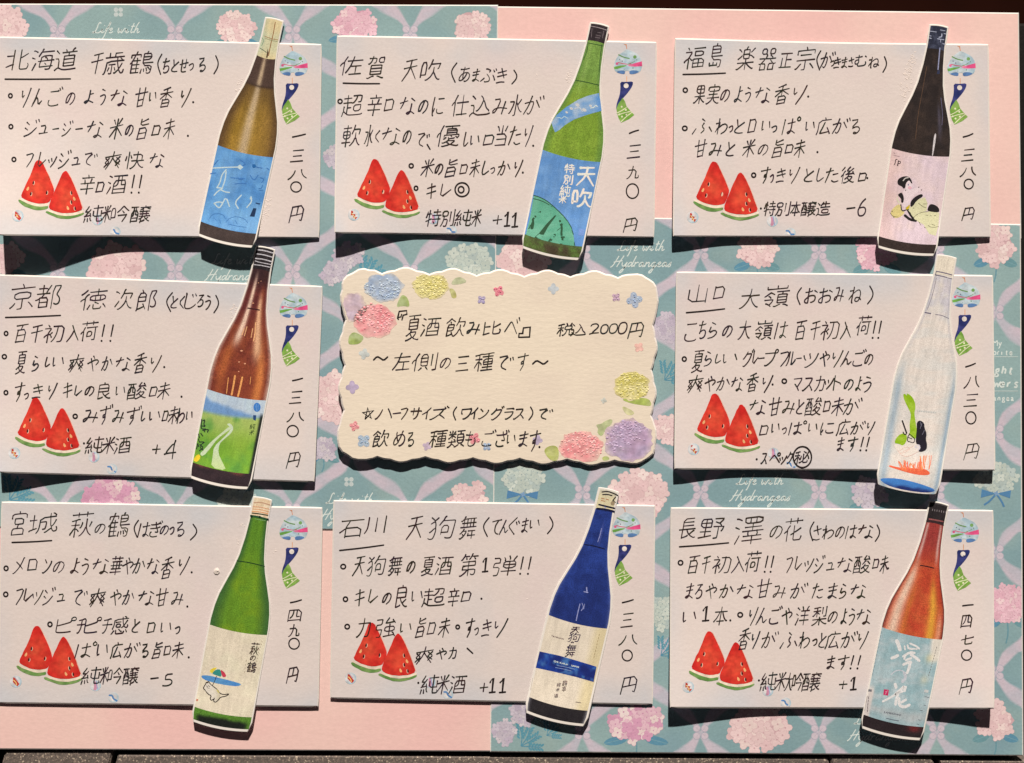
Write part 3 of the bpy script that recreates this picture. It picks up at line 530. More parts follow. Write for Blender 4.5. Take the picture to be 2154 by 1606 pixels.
    24736: [[22,32,19,24,15,18], [70,56,70,56], [70,56,70,56], [23,74,18,72,12,67], [75,23,73,17,71,16,67,15,43,15,37,16,35,17,34,20,34,34], [90,19,82,33,78,35], [70,56,70,56], [38,50,38,79], [70,56,70,56], [45,39,48,38,61,30], [83,80,82,74,80,69,72,58,68,54,61,50,53,46,50,46], [94,45,89,44,82,47,75,52,68,58,62,65,58,73,56,74], [91,80,59,80], [36,91,32,90,25,81,23,74,24,72,24,46], [48,68,52,73,56,75,57,79,59,81,62,90]],
    24863: [[82,82,82,87,76,91,73,91], [88,20,82,31], [63,82,62,82], [24,30,21,29,14,18,10,16], [29,70,54,70], [61,25,57,26,49,35,46,36], [71,50,68,48,60,42,58,43], [74,23,72,17,68,15,38,15,35,16,33,18,33,32], [86,72,85,71,79,62,75,56,71,53], [49,46,31,46,31,60,52,60,52,47,51,46,49,46], [14,38,13,41,17,49,20,61,20,82,91,82], [90,52,92,49,90,43,88,41,85,40,79,42,71,50,71,53,70,55,68,58,65,69,62,90]],
    26020: [[63,15,63,58], [88,58,25,58], [15,16,19,25,23,37,25,54,25,81,25,83,52,85,77,89,84,88]],
    26412: [[14,30,17,33,25,40,31,47,41,63,43,71], [93,31,89,31,86,33,74,44,64,61,62,65,61,71], [73,31,30,31], [52,15,52,90], [14,71,89,71]],
    26524: [[12,19,14,18,18,19,34,28,43,36,47,41], [90,19,89,19,87,20,74,26,62,35,57,41], [23,72,81,72], [52,86,52,15], [52,86,24,86,24,57,78,56,80,57,81,59,80,86,52,86], [90,43,60,43,57,41,47,41,44,43,14,43]],
    26792: [[12,17,15,17,31,24,41,32,45,38], [65,86,65,62], [95,18,89,17,73,24,62,32,60,33,59,38], [86,89,85,52,83,51,73,51], [33,67,40,66,48,60], [52,46,52,15], [15,87,33,88,45,90,52,88], [90,38,60,38,58,38,46,38,43,38,13,38], [10,55,13,54,17,57,27,67,31,71,33,74], [50,74,34,74,31,72,29,74,13,74], [33,88,33,74,32,71,33,69,33,51]],
    27005: [[58,38,60,34,71,26,86,18,89,17,92,18], [14,84,18,83,27,75], [50,83,51,90,55,92], [13,53,29,62,30,65], [90,54,75,63,66,62], [11,18,16,17,29,24,41,32,43,34,45,38], [66,67,37,67], [90,86,87,85,76,75,72,74], [52,52,52,15], [50,83,39,82,38,81,38,53,51,52,66,53,66,55,66,81,65,82,50,83], [90,39,60,39,57,38,45,38,43,39,13,39]],
    27425: [[93,17,89,17,81,21,72,31,66,44,62,46], [15,26,29,46,29,48], [62,46,62,63], [62,46,60,44,58,38,53,31,46,23,34,15,29,16], [12,83,16,83,27,76], [47,75,86,75,87,73,86,70,81,56], [53,91,50,89,47,76,46,74,38,58]],
    27491: [[84,53,54,53], [26,18,26,61], [54,19,54,83], [90,18,13,18], [17,84,87,84]],
    27507: [[53,73,53,85], [31,36,26,25], [57,27,53,36], [55,16,57,15,59,16,69,24,72,26], [75,72,75,67], [33,16,37,15,41,16,42,16,42,20,42,46], [83,59,81,63,75,67], [53,85,81,85], [29,72,29,86], [64,58,63,58], [72,31,75,32,77,34,85,48], [55,46,29,46], [90,58,20,58,19,41,17,28,15,21,13,16,9,15], [13,72,90,72], [93,25,91,16,87,14,84,14,80,16,74,25,72,26,72,31,70,34,68,39,64,52,64,56,63,59,62,72]],
    27604: [[21,19,27,20,45,25], [44,62,21,62], [86,71,76,64,65,57,59,56], [21,89,21,19], [87,39,90,35,90,33,89,27,88,21,86,18,78,16,69,16,63,17,60,19,59,23,59,90]],
    27700: [[64,54,67,56,83,72], [15,67,37,67,38,65,37,61,35,52,27,39,22,32,17,26,14,25,11,25], [52,90,52,69,53,62,52,60,52,19,50,16,41,15], [53,62,58,60,61,55,64,54,65,49,73,39,78,34,89,26,95,26]],
    27915: [[16,18,27,40,27,44], [49,90,54,81,54,74], [75,74,76,80,81,89,86,91], [14,64,26,57], [18,88,30,80], [38,35,91,35], [44,55,87,55], [65,74,65,15], [89,74,41,74]],
    28023: [[36,66,44,80,46,81], [65,34,60,39], [29,83,19,89,16,88], [43,47,45,47], [26,40,16,17], [90,80,46,81], [50,91,48,89,46,81], [83,27,82,27], [13,62,22,58], [85,47,84,47], [61,60,62,65], [61,60,68,54,68,47], [92,47,35,47], [65,16,67,15,76,15,79,16,81,19,84,32,85,54,85,65,47,65,45,48,43,46,41,27], [41,27,89,27]],
    28580: [[70,73,70,88], [15,18,25,40], [51,38,49,44,50,51], [13,64,23,59], [54,73,54,88], [14,88,18,88,28,83], [40,62,86,62], [62,37,62,14], [35,25,90,25], [62,72,62,51], [62,72,87,73,87,88,39,88,38,87,39,73,62,72], [34,51,92,51], [38,37,88,37], [75,51,75,47,77,44,74,37]],
    28779: [[93,17,88,16,78,20,70,25,65,30,61,36,54,49,50,51], [18,51,24,62,27,71], [85,70,75,51], [14,16,17,16,28,21,37,30,41,34,44,41,48,49,50,51,51,69,52,89]],
    29305: [[60,28,54,35], [28,43,22,42,13,40,12,38], [40,50,38,47,28,45], [91,46,46,46], [69,90,69,63], [16,72,37,72], [50,81,87,81], [68,14,78,15,80,18,80,63], [92,63,45,63], [28,90,28,15], [10,57,12,58,15,71,16,72,16,83]],
    29399: [[25,74,21,73,13,67], [34,88,29,82,25,79], [14,38,19,42,25,50,30,52], [65,17,70,15,79,15,82,16,85,21,87,43,89,76,87,77,51,77], [49,36,70,36,70,37,70,60,50,60,49,29], [58,92,55,90,51,77,49,76,41,62], [14,89,25,79,25,75,27,73,28,70,30,62,30,53,31,51,32,42,30,25,27,17,26,15,22,14,17,14,12,17]],
    30707: [[31,20,83,20], [12,37,21,44,25,48,30,51], [31,53,83,53,83,15], [14,83,89,83], [31,15,31,48,30,51,32,59,41,77,42,83]],
    31119: [[21,89,26,82], [90,86,46,86], [26,15,26,47,25,49], [47,45,39,45], [39,45,33,51,28,53], [52,61,52,74,53,75,85,74,85,59,53,59,52,59,52,61], [68,47,68,18], [47,33,89,33], [47,18,47,45], [47,18,89,18], [47,45,47,47,48,48,89,48,89,18], [11,38,11,40,19,47,25,49,26,52,28,53,30,58,36,68,37,71,36,74,13,74]],
    31192: [[40,17,44,17,53,24,58,26], [26,55,32,52,36,45,36,40], [71,80,58,90], [26,65,26,65], [42,38,46,52,47,61], [12,29,12,33,21,50,25,52], [91,38,89,48,84,59,78,62], [13,65,37,65], [87,86,85,84,78,64,70,47,65,41,60,38], [26,14,26,50,25,52,26,66,26,85], [59,70,59,40,60,38,58,26,59,25,60,17,62,15,65,15,81,15,83,17,85,24,84,26,82,30], [15,84,26,85,27,86,35,89,37,88]],
    31246: [[27,53,22,51,18,43,12,33,11,29], [90,28,93,24,92,20,91,16,87,15,80,15,76,16,75,18,75,24,75,50], [40,44,40,47,34,54,27,56], [83,89,78,79,77,73], [42,16,44,15,48,18,52,22,56,27,58,32,60,42,61,50], [56,89,61,80,59,76,59,73], [28,65,28,65], [41,65,13,65], [77,73,87,72,86,50,50,50,51,73,77,73], [14,83,28,86,37,89,43,88], [28,15,28,52,27,53,28,66,28,86]],
    31278: [[27,54,23,52,22,51,18,43,12,33,11,29], [28,65,28,65], [47,28,89,28], [49,52,88,52], [45,75,90,75], [88,52,88,41,87,40,50,40,49,41,49,64,87,64,88,63,88,52], [69,87,69,16], [28,15,28,52,27,55,28,66,28,85], [40,65,13,65], [42,16,92,16], [12,83,28,85,29,86,38,88,45,87,48,86,68,87,87,89,93,88], [27,54,28,52,34,51,36,48,40,44,40,40]],
    31532: [[46,35,40,28,31,22,18,15,13,16], [80,73,78,74,76,77,74,83], [37,74,34,83], [51,37,85,37,85,26,83,20,81,19,78,18,70,18,65,21], [51,37,50,35], [50,35,51,34,51,15], [51,65,51,37], [22,38,23,48,24,51,82,51,83,52,83,65,82,65,20,65], [49,83,34,83,25,84], [91,83,76,83,74,83,72,83,62,84], [22,38,45,37,47,35,50,35], [65,91,63,90,62,84,60,83,56,76,54,74,51,73], [27,91,25,84,22,82,15,73,11,72]],
    32020: [[28,19,27,32,27,34], [15,33,12,17], [87,64,87,39], [37,35,40,24,44,22], [15,65,16,70,23,80,28,90], [15,65,28,65], [92,79,50,79], [51,64,51,40,87,39], [69,90,69,23,70,18,71,16,73,16,84,15,89,16,91,18,92,23,90,27], [36,56,38,47,40,44,39,41], [17,45,18,50,26,60,28,64,31,66,37,75], [12,43,13,44,17,45,24,45,38,47]],
    33310: [[54,25,55,33], [32,25,25,31,24,31], [54,25,91,25], [44,83,44,54], [74,41,74,14], [61,54,61,83], [77,83,77,54], [54,41,88,41], [18,69,88,69], [12,54,92,54], [31,91,29,91,28,89,26,84,27,83,27,54], [10,77,16,77,21,82,29,84,87,84], [13,16,16,15,18,15,29,21,31,23,32,25,35,26,37,28,43,36,44,40,43,41,29,41,27,42], [30,48,28,47,26,42,23,41,14,33,10,33]],
    33391: [[79,66,25,66], [65,29,67,31,84,41], [25,17,29,17,47,21,49,22,50,24], [52,90,53,83], [25,49,77,49,78,50,79,51,78,82,53,83,25,82,25,80,25,17], [92,17,88,16,82,17,73,21,67,25,65,28,60,30,52,38,48,44,47,49]],
    33457: [[85,56,64,45,57,44], [28,49,22,47,15,42], [57,40,51,39,44,36], [37,90,37,74], [68,90,68,74], [89,82,14,82], [92,27,90,20,87,16,80,16,68,16,62,16,59,17,57,22,57,65], [38,66,37,66,35,64,29,56,28,50,29,47,29,15]],
    33655: [[12,43,13,45,18,50,24,52], [42,30,43,50,65,50,65,31,42,30], [81,65,81,16,79,15,68,15], [35,75,35,90], [41,65,91,65], [68,90,68,76], [90,83,14,83], [25,15,25,50,24,53,26,60,31,68]],
    33775: [[73,40,73,69], [14,26,90,26], [30,40,30,69], [90,84,14,84], [52,69,52,15], [91,54,12,54], [68,78,68,90], [35,90,35,78], [18,39,86,39], [85,69,20,69]],
    33833: [[69,43,66,41,64,34,59,26,52,19,46,16], [54,58,54,54,51,46,49,42,46,42], [29,14,29,40], [28,51,29,51], [88,57,82,44], [12,22,13,25,17,30,23,39,28,42], [35,90,35,77], [14,84,90,84], [68,90,68,77], [28,42,29,52,29,66], [42,51,13,51], [43,68,39,69,29,66,14,64], [69,68,69,43,71,40,74,33,78,26,84,20,90,16], [41,32,35,38,29,40,28,42]],
    36032: [[25,38,80,38], [93,14,87,14,66,21,62,21], [28,84,29,85], [43,21,38,21,31,19,17,14,11,16], [80,49,25,49], [87,79,87,85,86,86,62,86,62,69,86,69,87,70,87,79], [80,38,80,29,78,28,26,28,25,29,25,59,28,60,78,59,80,58,80,38], [13,85,48,85,48,77,46,70,43,68,36,68], [10,65,13,64,16,66,23,71,27,79,28,84,29,85,30,91]],
    36229: [[31,63,29,63], [31,44,45,44], [80,52,58,52,58,30,86,30,87,51,86,52,80,52], [67,87,67,80,64,73,60,67,54,61,49,61,45,63,13,63], [54,87,88,87,88,76,86,65,84,63,76,63], [15,80,45,80], [30,23,31,62,29,64,29,90], [17,32,21,30,25,25,30,23,32,20,45,17,88,16,95,19], [17,49,16,37,17,32,15,30,12,17,10,15]],
    36575: [[62,74,89,74,89,69,86,55], [30,69,30,69], [71,43,71,61], [71,43,68,41,64,30,58,23,51,16,48,16], [71,43,75,40,79,29,86,20,90,16,93,16], [47,81,13,81], [12,29,48,29], [15,56,45,56], [30,69,16,69,15,67,15,43,45,43,45,68,30,69], [30,14,30,91], [64,90,62,82,61,75,60,73,54,59]],
    36763: [[36,56,36,64,33,72], [53,79,52,86,50,90], [71,72,67,62,66,56], [52,15,52,56], [18,35,86,35], [20,79,85,79], [90,56,13,56]],
    36796: [[16,89,18,88,28,78], [13,56,26,55,26,27], [93,20,88,18,78,17,49,18,45,18,37,21,29,26,26,27], [37,33,40,33,42,34,50,42,57,55,61,68,63,69], [26,27,21,26,17,22,13,19,13,15], [90,29,89,32,81,38,76,45,67,67,63,69,60,79,52,87]],
    36896: [[46,80,47,86,48,89,49,89], [46,80,43,78,39,71,36,70], [95,20,90,16,53,16,42,17,36,19,29,23,25,24], [25,24,25,56,12,56], [25,24,19,21,14,16], [26,77,16,86], [72,49,45,49,44,30,82,29,83,31,83,48,72,49], [46,80,87,79], [64,90,64,62], [37,62,91,62]],
    36947: [[13,17,20,23,26,25], [82,92,78,90,74,84,73,79], [15,87,25,76], [91,17,76,16,55,16,46,17,38,19,30,24,26,25], [26,25,26,58,13,59], [62,79,61,66], [44,54,83,54], [44,41,83,41], [51,79,52,85,49,90], [61,66,81,66,83,65,83,31,82,29,46,29,44,29,44,65,45,66,61,66], [37,79,90,79]],
    37070: [[47,65,18,65], [70,29,75,26,79,26,84,27,87,30,88,35,88,42,84,49,78,57,77,60,77,62,85,79,86,84,83,85,63,84,63,15], [18,22,25,23,43,30], [34,79,34,85,30,91], [39,39,42,34,43,30,45,29,49,21], [15,16,18,22,18,79,47,79,47,50,46,49,18,49]],
    37117: [[35,63,33,58,30,55,28,50], [22,20,50,20], [50,35,22,35], [73,29,78,26,83,26,88,28,90,32,91,38,90,43,87,49,80,56,79,58,80,62,88,78,89,83,89,85,87,85,65,85,65,14], [17,80,42,80,48,76], [22,20,22,44,21,46], [31,89,31,64], [42,64,44,70,50,79,54,87,56,88], [54,63,12,63], [50,20,50,49,30,49,27,50,23,49,21,46,15,44,13,43,9,43]],
    37202: [[26,83,17,88,15,88], [70,67,70,68], [38,18,88,18], [88,34,38,34], [26,43,26,40,15,17], [22,59,13,64], [55,86,55,58,54,54,51,50,46,46,38,46], [88,49,73,49,70,50,70,54,70,86], [91,86,36,86], [88,18,88,67,70,67,39,67,38,18]],
    37240: [[23,71,23,71], [68,66,64,65,60,59,53,52], [72,25,73,25], [33,71,33,71], [60,74,62,76], [43,20,13,20], [62,76,62,77,62,76,62,76], [79,65,91,53], [13,35,43,35], [59,74,61,79,68,90,70,90], [13,46,19,46,21,49,23,54,23,87], [33,87,33,50,34,48,43,47], [12,87,44,87], [43,20,43,71,14,71,13,14], [61,39,62,38,69,29,77,22,89,16,90,15,94,16], [85,75,66,74,61,74,59,74], [50,16,53,15,56,16,70,23,78,31,84,39,85,43,84,45,65,45], [52,34,57,38,61,40,62,44,65,45,67,52], [80,86,84,80,85,76,87,74,89,71]],
    37304: [[61,79,61,84], [61,79,49,73], [73,22,71,20,64,17,58,16], [70,84,69,91], [78,84,79,79,89,74,92,74], [40,35,14,35], [40,20,14,20], [80,28,88,35], [23,70,22,70], [49,29,53,31,58,32], [58,32,59,34,64,38,65,42], [78,65,78,43], [41,49,34,49,32,50,31,51,31,87], [22,87,22,54,21,49,19,45,14,45], [12,87,41,87], [49,65,90,65], [51,54,88,54], [92,84,49,84], [61,70,61,43], [40,20,41,69,14,70,14,15], [92,43,77,43,71,42,69,42,65,42,63,43,47,43], [56,11,58,17,58,32], [70,42,75,31,77,29,80,28,82,24,90,18,92,17,94,18]],
    37326: [[75,69,85,80,87,86,59,86], [62,14,71,15,72,16,73,20,73,56], [85,40,86,41,89,47,90,52,91,56], [49,40,15,40], [49,71,14,71], [32,21,32,86], [32,86,49,86,49,56,48,56,15,56,15,86,32,86], [58,57,91,56], [12,18,52,24], [82,57,81,62,77,66,75,69,70,70,65,73,62,74]],
    38263: [[87,40,84,40,68,30,66,28], [79,74,30,74], [79,61,30,61], [29,47,30,47], [56,24,54,22,37,18,28,17], [28,17,29,46,30,48,30,87,81,87], [91,47,13,47], [51,47,52,42,55,38,60,31,62,29,66,28,68,25,75,21,87,16,90,16,95,17]],
    38899: [[26,33,78,33], [71,75,68,67,67,62], [71,75,70,79,70,83], [26,17,78,17], [37,61,36,67,33,75], [53,83,51,91], [19,83,86,83], [78,17,78,46,78,47,77,47,27,47,26,17], [90,61,13,61]],
    39006: [[45,40,44,46,41,49,38,50], [28,73,29,74], [29,67,35,66,45,59], [71,86,70,77,70,73], [78,23,82,22,92,15], [88,58,56,58], [15,88,19,82], [39,81,41,82,44,88], [29,40,29,40], [88,45,56,45], [12,57,15,58,24,67,28,70], [29,30,33,29,44,21], [44,15,50,15,63,23,64,23], [45,40,12,40], [70,73,88,72,88,31,57,31,56,71,57,72,70,73], [54,87,91,87], [12,74,26,74,28,73,30,74,46,74], [29,89,29,75,28,72,28,70,29,68,29,56], [11,17,14,17,22,22,28,30,29,47]],
    39154: [[40,26,25,20,18,19], [47,76,30,88], [30,74,32,65], [30,88,28,87,19,78,12,73,11,70], [84,55,86,55,88,62,89,70,89,74,61,74], [18,53,44,53], [18,19,19,65,32,65,43,65,44,64,43,40,18,40], [38,32,40,26,42,25,45,18,49,17,51,17,60,25,64,31,68,42,71,43], [65,91,63,89,61,75,60,73,54,59], [71,61,71,43,74,41,77,34,82,24,85,20,91,16]],
    40372: [[64,29,65,20], [18,54,13,53,12,50], [57,72,85,72], [92,51,57,51], [30,82,31,90,33,92], [35,61,37,61], [68,83,69,89,70,91,72,91], [72,31,75,23,74,21], [53,16,54,22,55,29], [78,34,80,33,84,27,88,26], [19,18,45,18], [19,33,45,33], [21,61,46,61], [19,47,45,47], [57,61,84,62,84,82,68,83,58,83,57,81,57,41,89,40,88,22,86,15,84,14,80,13,78,13,74,15], [34,69,36,61,35,60,35,18], [14,73,14,81,16,82,46,82,47,81,47,73], [19,18,19,52,18,55,19,59,21,61,23,66,27,77,28,81]],
}
GL = {chr(n): [[(-.05 + w[k] / 99 * 1.05, -.2 + w[k + 1] / 99 * 1.1) for k in range(0, len(w), 2)] for w in ss] for n, ss in STROKES.items()}

# the writer's own way of forming the most frequent characters: strokes in a unit box (x right, y down), then top and bottom in the line
HAND = {
 'り': ([[(.05, .12), (.08, .5), (.3, .36)], [(.98, 0), (.75, .5), (.35, 1)]], .05, 1),
 'ん': ([[(.55, 0), (.25, .6), (0, 1)], [(.1, .85), (.42, .45), (.58, .6), (.66, .95), (1, .72)]], .08, .95),
 'の': ([[(.55, .12), (.28, .85), (.04, .82), (.12, .3), (.55, .02), (.97, .25), (.88, .75), (.55, 1)]], .22, .88),
 'よ': ([[(.55, 0), (.5, .72), (.2, 1), (0, .86), (.4, .74), (1, .96)], [(.55, .3), (.95, .24)]], .1, .92),
 'う': ([[(.3, 0), (.72, .1)], [(.05, .42), (.7, .32), (.95, .5), (.65, .88), (.3, 1)]], .1, .98),
 'な': ([[(0, .3), (.48, .2)], [(.28, .02), (.2, .35), (.06, .62)], [(.72, .1), (.95, .26)], [(.76, .42), (.73, .88), (.58, 1), (.47, .9), (.75, .82), (1, .98)]], .1, .95),
 'か': ([[(0, .36), (.5, .26), (.55, .4), (.45, .85), (.32, .98), (.22, .88)], [(.36, 0), (.25, .5), (.02, .95)], [(.76, .22), (1, .58)]], .1, .92),
 'が': ([[(0, .36), (.42, .26), (.48, .4), (.4, .85), (.28, .98), (.2, .88)], [(.32, 0), (.22, .5), (.02, .95)], [(.62, .25), (.84, .62)], [(.78, .06), (.84, .22)], [(.94, 0), (1, .16)]], .06, .95),
 'き': ([[(.1, .27), (.85, .16)], [(.12, .52), (.92, .42)], [(.38, 0), (.55, .35), (.72, .66)], [(.1, .97), (.45, .92), (.8, .95)]], .08, .95),
 'さ': ([[(.05, .32), (.92, .2)], [(.36, 0), (.5, .35), (.66, .62)], [(.1, .93), (.5, 1), (.88, .95)]], .08, .95),
 'た': ([[(0, .27), (.52, .18)], [(.3, 0), (.2, .45), (.03, .96)], [(.56, .46), (.92, .42)], [(.5, .88), (.68, 1), (1, .93)]], .05, .95),
 'ま': ([[(.1, .23), (.85, .15)], [(.15, .48), (.8, .42)], [(.52, 0), (.5, .82), (.28, 1), (.1, .9), (.45, .78), (.92, 1)]], .06, .95),
 'す': ([[(0, .22), (1, .14)], [(.6, 0), (.6, .5), (.42, .66), (.34, .5), (.55, .42), (.64, .65), (.38, 1)]], .02, 1),
 'ず': ([[(0, .26), (.8, .18)], [(.48, .06), (.48, .54), (.34, .68), (.27, .52), (.44, .45), (.52, .68), (.3, 1)], [(.82, .04), (.87, .2)], [(.95, 0), (1, .15)]], .0, 1),
 'み': ([[(.1, .12), (.5, .1), (.3, .7), (.06, .96), (0, .72), (.4, .6), (1, .7)], [(.86, .3), (.7, 1)]], .1, .92),
 'い': ([[(0, .02), (.06, .85), (.24, .72)], [(.82, .08), (1, .62)]], .3, .8),
 'と': ([[(.25, 0), (.4, .45)], [(.95, .22), (.25, .62), (.1, .88), (.5, 1), (.95, .98)]], .12, .92),
 'し': ([[(.25, 0), (.1, .75), (.32, 1), (.95, .72)]], .08, .92),
 'や': ([[(0, .45), (.75, .2), (1, .38), (.76, .6)], [(.46, 0), (.6, .18)], [(.26, .14), (.6, 1)]], .08, .95),
 'ら': ([[(.35, 0), (.66, .12)], [(.3, .3), (.18, .66), (.68, .48), (.92, .68), (.62, .95), (.2, 1)]], .08, .94),
 'る': ([[(.18, .06), (.76, .03), (.1, .64), (.68, .48), (.95, .7), (.72, .98), (.42, 1), (.42, .86), (.7, .94)]], .08, .96),
 'ふ': ([[(.42, 0), (.56, .14)], [(.52, .3), (.44, .5), (.62, .74), (.45, .96)], [(0, .98), (.15, .62)], [(.84, .6), (1, .9)]], .08, .95),
 'は': ([[(.1, .04), (0, 1)], [(.38, .28), (1, .22)], [(.72, 0), (.7, .82), (.52, 1), (.42, .86), (.68, .78), (1, .98)]], .08, .95),
 'ぱ': ([[(.08, .1), (0, 1)], [(.28, .34), (.7, .28)], [(.52, .08), (.5, .82), (.36, 1), (.28, .88), (.5, .78), (.74, .98)], [(.9, .0), (.8, .1), (.84, .24), (.98, .24), (1, .08), (.88, .0)]], 0, .95),
 'わ': ([[(.22, 0), (.2, 1)], [(0, .3), (.4, .24), (0, .86)], [(.1, .66), (.65, .3), (1, .5), (.86, .84), (.52, 1)]], .06, .95),
 'で': ([[(0, .12), (.68, .02), (.2, .48), (.18, .82), (.58, 1)], [(.76, .24), (.8, .4)], [(.93, .18), (1, .34)]], .1, .95),
 'く': ([[(.85, 0), (.1, .48), (1, 1)]], .12, .92),
 'フ': ([[(0, .1), (.88, 0), (.7, .5), (.2, 1)]], .08, .95),
 'レ': ([[(.12, 0), (.05, .95), (1, .45)]], .05, .95),
 'ッ': ([[(0, .32), (.12, .56)], [(.36, .22), (.45, .46)], [(1, .08), (.75, .6), (.35, 1)]], .2, .95),
 'ジ': ([[(.05, .15), (.26, .3)], [(0, .5), (.2, .62)], [(0, 1), (.42, .88), (.84, .5)], [(.7, .04), (.78, .2)], [(.92, 0), (1, .14)]], .0, .95),
 'ュ': ([[(.12, .08), (.7, .02), (.6, .95)], [(0, 1), (1, .93)]], .4, .9),
 '口': ([[(.1, 0), (0, .98)], [(.08, .05), (1, 0), (.88, .92)], [(0, .97), (.88, .93)]], .12, .9),
 '米': ([[(.25, .06), (.38, .26)], [(.88, 0), (.66, .26)], [(0, .43), (1, .32)], [(.54, .02), (.46, 1)], [(.48, .42), (.02, .88)], [(.55, .42), (1, .84)]], 0, 1),
 '香': ([[(.72, 0), (.2, .12)], [(0, .31), (1, .22)], [(.5, .08), (.46, .56)], [(.46, .3), (0, .58)], [(.55, .3), (1, .52)], [(.25, .62), (.2, 1)], [(.25, .62), (.82, .58), (.76, .98)], [(.25, .8), (.76, .77)], [(.2, .99), (.76, .96)]], 0, 1),
 '旨': ([[(.34, 0), (.3, .32), (.95, .26)], [(.85, .02), (.34, .16)], [(.26, .46), (.16, 1)], [(.26, .46), (.86, .42), (.8, .98)], [(.24, .72), (.8, .68)], [(.16, 1), (.8, .96)]], 0, 1),
 '未': ([[(.12, .2), (.9, .12)], [(0, .46), (1, .36)], [(.52, 0), (.5, 1)], [(.5, .45), (0, .86)], [(.55, .45), (1, .8)]], 0, 1),
 '円': ([[(.12, .05), (0, 1)], [(.12, .05), (.96, 0), (.9, .98), (.76, .9)], [(.52, .05), (.48, .56)], [(.1, .58), (.9, .5)]], 0, 1),
 '爽': ([[(.02, .3), (1, .22)], [(.52, 0), (.46, .45), (.1, 1)], [(.5, .4), (.95, 1)], [(.05, .38), (.25, .56)], [(.25, .36), (.03, .6)], [(.05, .64), (.24, .82)], [(.24, .62), (.0, .86)], [(.72, .36), (.94, .54)], [(.94, .34), (.7, .58)], [(.74, .62), (.97, .8)], [(.96, .6), (.72, .84)]], 0, 1),
 '百': ([[(0, .06), (1, 0)], [(.52, .05), (.4, .3)], [(.16, .3), (.1, 1)], [(.16, .3), (.9, .27), (.85, 1)], [(.16, .62), (.85, .58)], [(.1, .97), (.85, .95)]], 0, 1),
 '千': ([[(.1, .12), (.9, .04)], [(0, .44), (1, .35)], [(.52, .08), (.48, 1)]], 0, 1),
 '入': ([[(.5, .3), (.3, .68), (0, 1)], [(.28, 0), (.62, .5), (1, .95)]], .05, .95),
 '甘': ([[(0, .33), (1, .24)], [(.26, .0), (.3, .98)], [(.76, 0), (.72, .95)], [(.3, .66), (.73, .6)], [(.3, .97), (.72, .93)]], 0, 1),
 '天': ([[(.15, .06), (.9, 0)], [(.05, .4), (.95, .32)], [(.54, .04), (.46, .5), (0, 1)], [(.52, .4), (.95, .95)]], 0, 1)}
for _c, (_st, _t, _b) in HAND.items():
    GL[_c] = [[(x, .80 - .85 * (_t + y * (_b - _t))) for x, y in q] for q in _st]

SCRIPT = {  # cursive letters: strokes, advance
    'L': ([[(.95, 1.9), (.75, 2.25), (.5, 1.9), (.55, .9), (.35, .1), (.0, .0), (.1, .3), (.5, .12), (1.0, 0), (1.35, .35)]], 1.3),
    'i': ([[(.05, .2), (.28, 1), (.22, .2), (.42, 0), (.72, .35)], [(.34, 1.5), (.38, 1.6)]], .7),
    'f': ([[(.1, .5), (.5, 1.4), (.62, 2.1), (.48, 2.25), (.38, 1.6), (.3, .2), (.2, -1), (.02, -1.1)], [(.1, .95), (.68, 1.05)]], .72),
    'e': ([[(0, .35), (.45, .6), (.5, .92), (.3, 1.05), (.08, .7), (.12, .2), (.4, -.02), (.75, .3)]], .74),
    'w': ([[(0, .9), (.15, 1), (.15, .2), (.4, 0), (.65, .9), (.65, .2), (.9, 0), (1.15, 1), (1.35, .9)]], 1.35),
    't': ([[(.42, 2.0), (.36, 1), (.34, .25), (.5, 0), (.8, .35)], [(.08, 1.35), (.75, 1.42)]], .74),
    'h': ([[(.5, 2.25), (.3, 1.6), (.2, 0)], [(.2, .4), (.5, 1), (.72, .85), (.68, .2), (.86, 0), (1.12, .35)]], 1.08),
    'H': ([[(-.15, -.1), (.15, .2), (.4, 1.2), (.6, 2.25)], [(.85, 0), (1.1, 1.2), (1.4, 2.3)], [(.1, .95), (.7, 1.15), (1.45, 1.25)]], 1.5),
    'y': ([[(0, .95), (.1, .35), (.35, .08), (.6, .5), (.78, 1)], [(.78, 1), (.55, -.7), (.2, -1.35), (.02, -.9), (.95, .25)]], .95),
    'd': ([[(.65, .85), (.35, 1), (.05, .55), (.2, .02), (.5, .2), (.72, .9)], [(.95, 2.25), (.7, .3), (.82, 0), (1.05, .35)]], 1.02),
    'r': ([[(0, .85), (.16, 1), (.12, 0)], [(.14, .55), (.42, 1), (.68, .85)]], .78),
    'a': ([[(.65, .85), (.35, 1), (.05, .55), (.2, .02), (.5, .2), (.68, .95), (.66, .2), (.8, 0), (1, .35)]], .98),
    'n': ([[(0, .9), (.14, 1), (.1, 0)], [(.12, .5), (.45, 1), (.65, .85), (.62, .2), (.78, 0), (1, .35)]], 1.0),
    'g': ([[(.65, .85), (.35, 1), (.05, .55), (.2, .02), (.5, .2), (.68, .95), (.52, -.9), (.2, -1.35), (.02, -.9), (1, .35)]], .98),
    's': ([[(.02, .15), (.42, 1.1), (.36, .7), (.5, .3), (.3, -.02), (.02, .1)]], .68),
    ' ': ([], .7)}
def cursive(P, text, x, y, width, xh, c, w=1.6):
    adv = sum(SCRIPT[t][1] for t in text); k = width / adv
    for t in text:
        for st in SCRIPT[t][0]:
            P.stroke([(x + p[0] * k + p[1] * xh * .36, y - p[1] * xh) for p in st], w, c, smooth=1)
        x += SCRIPT[t][1] * k
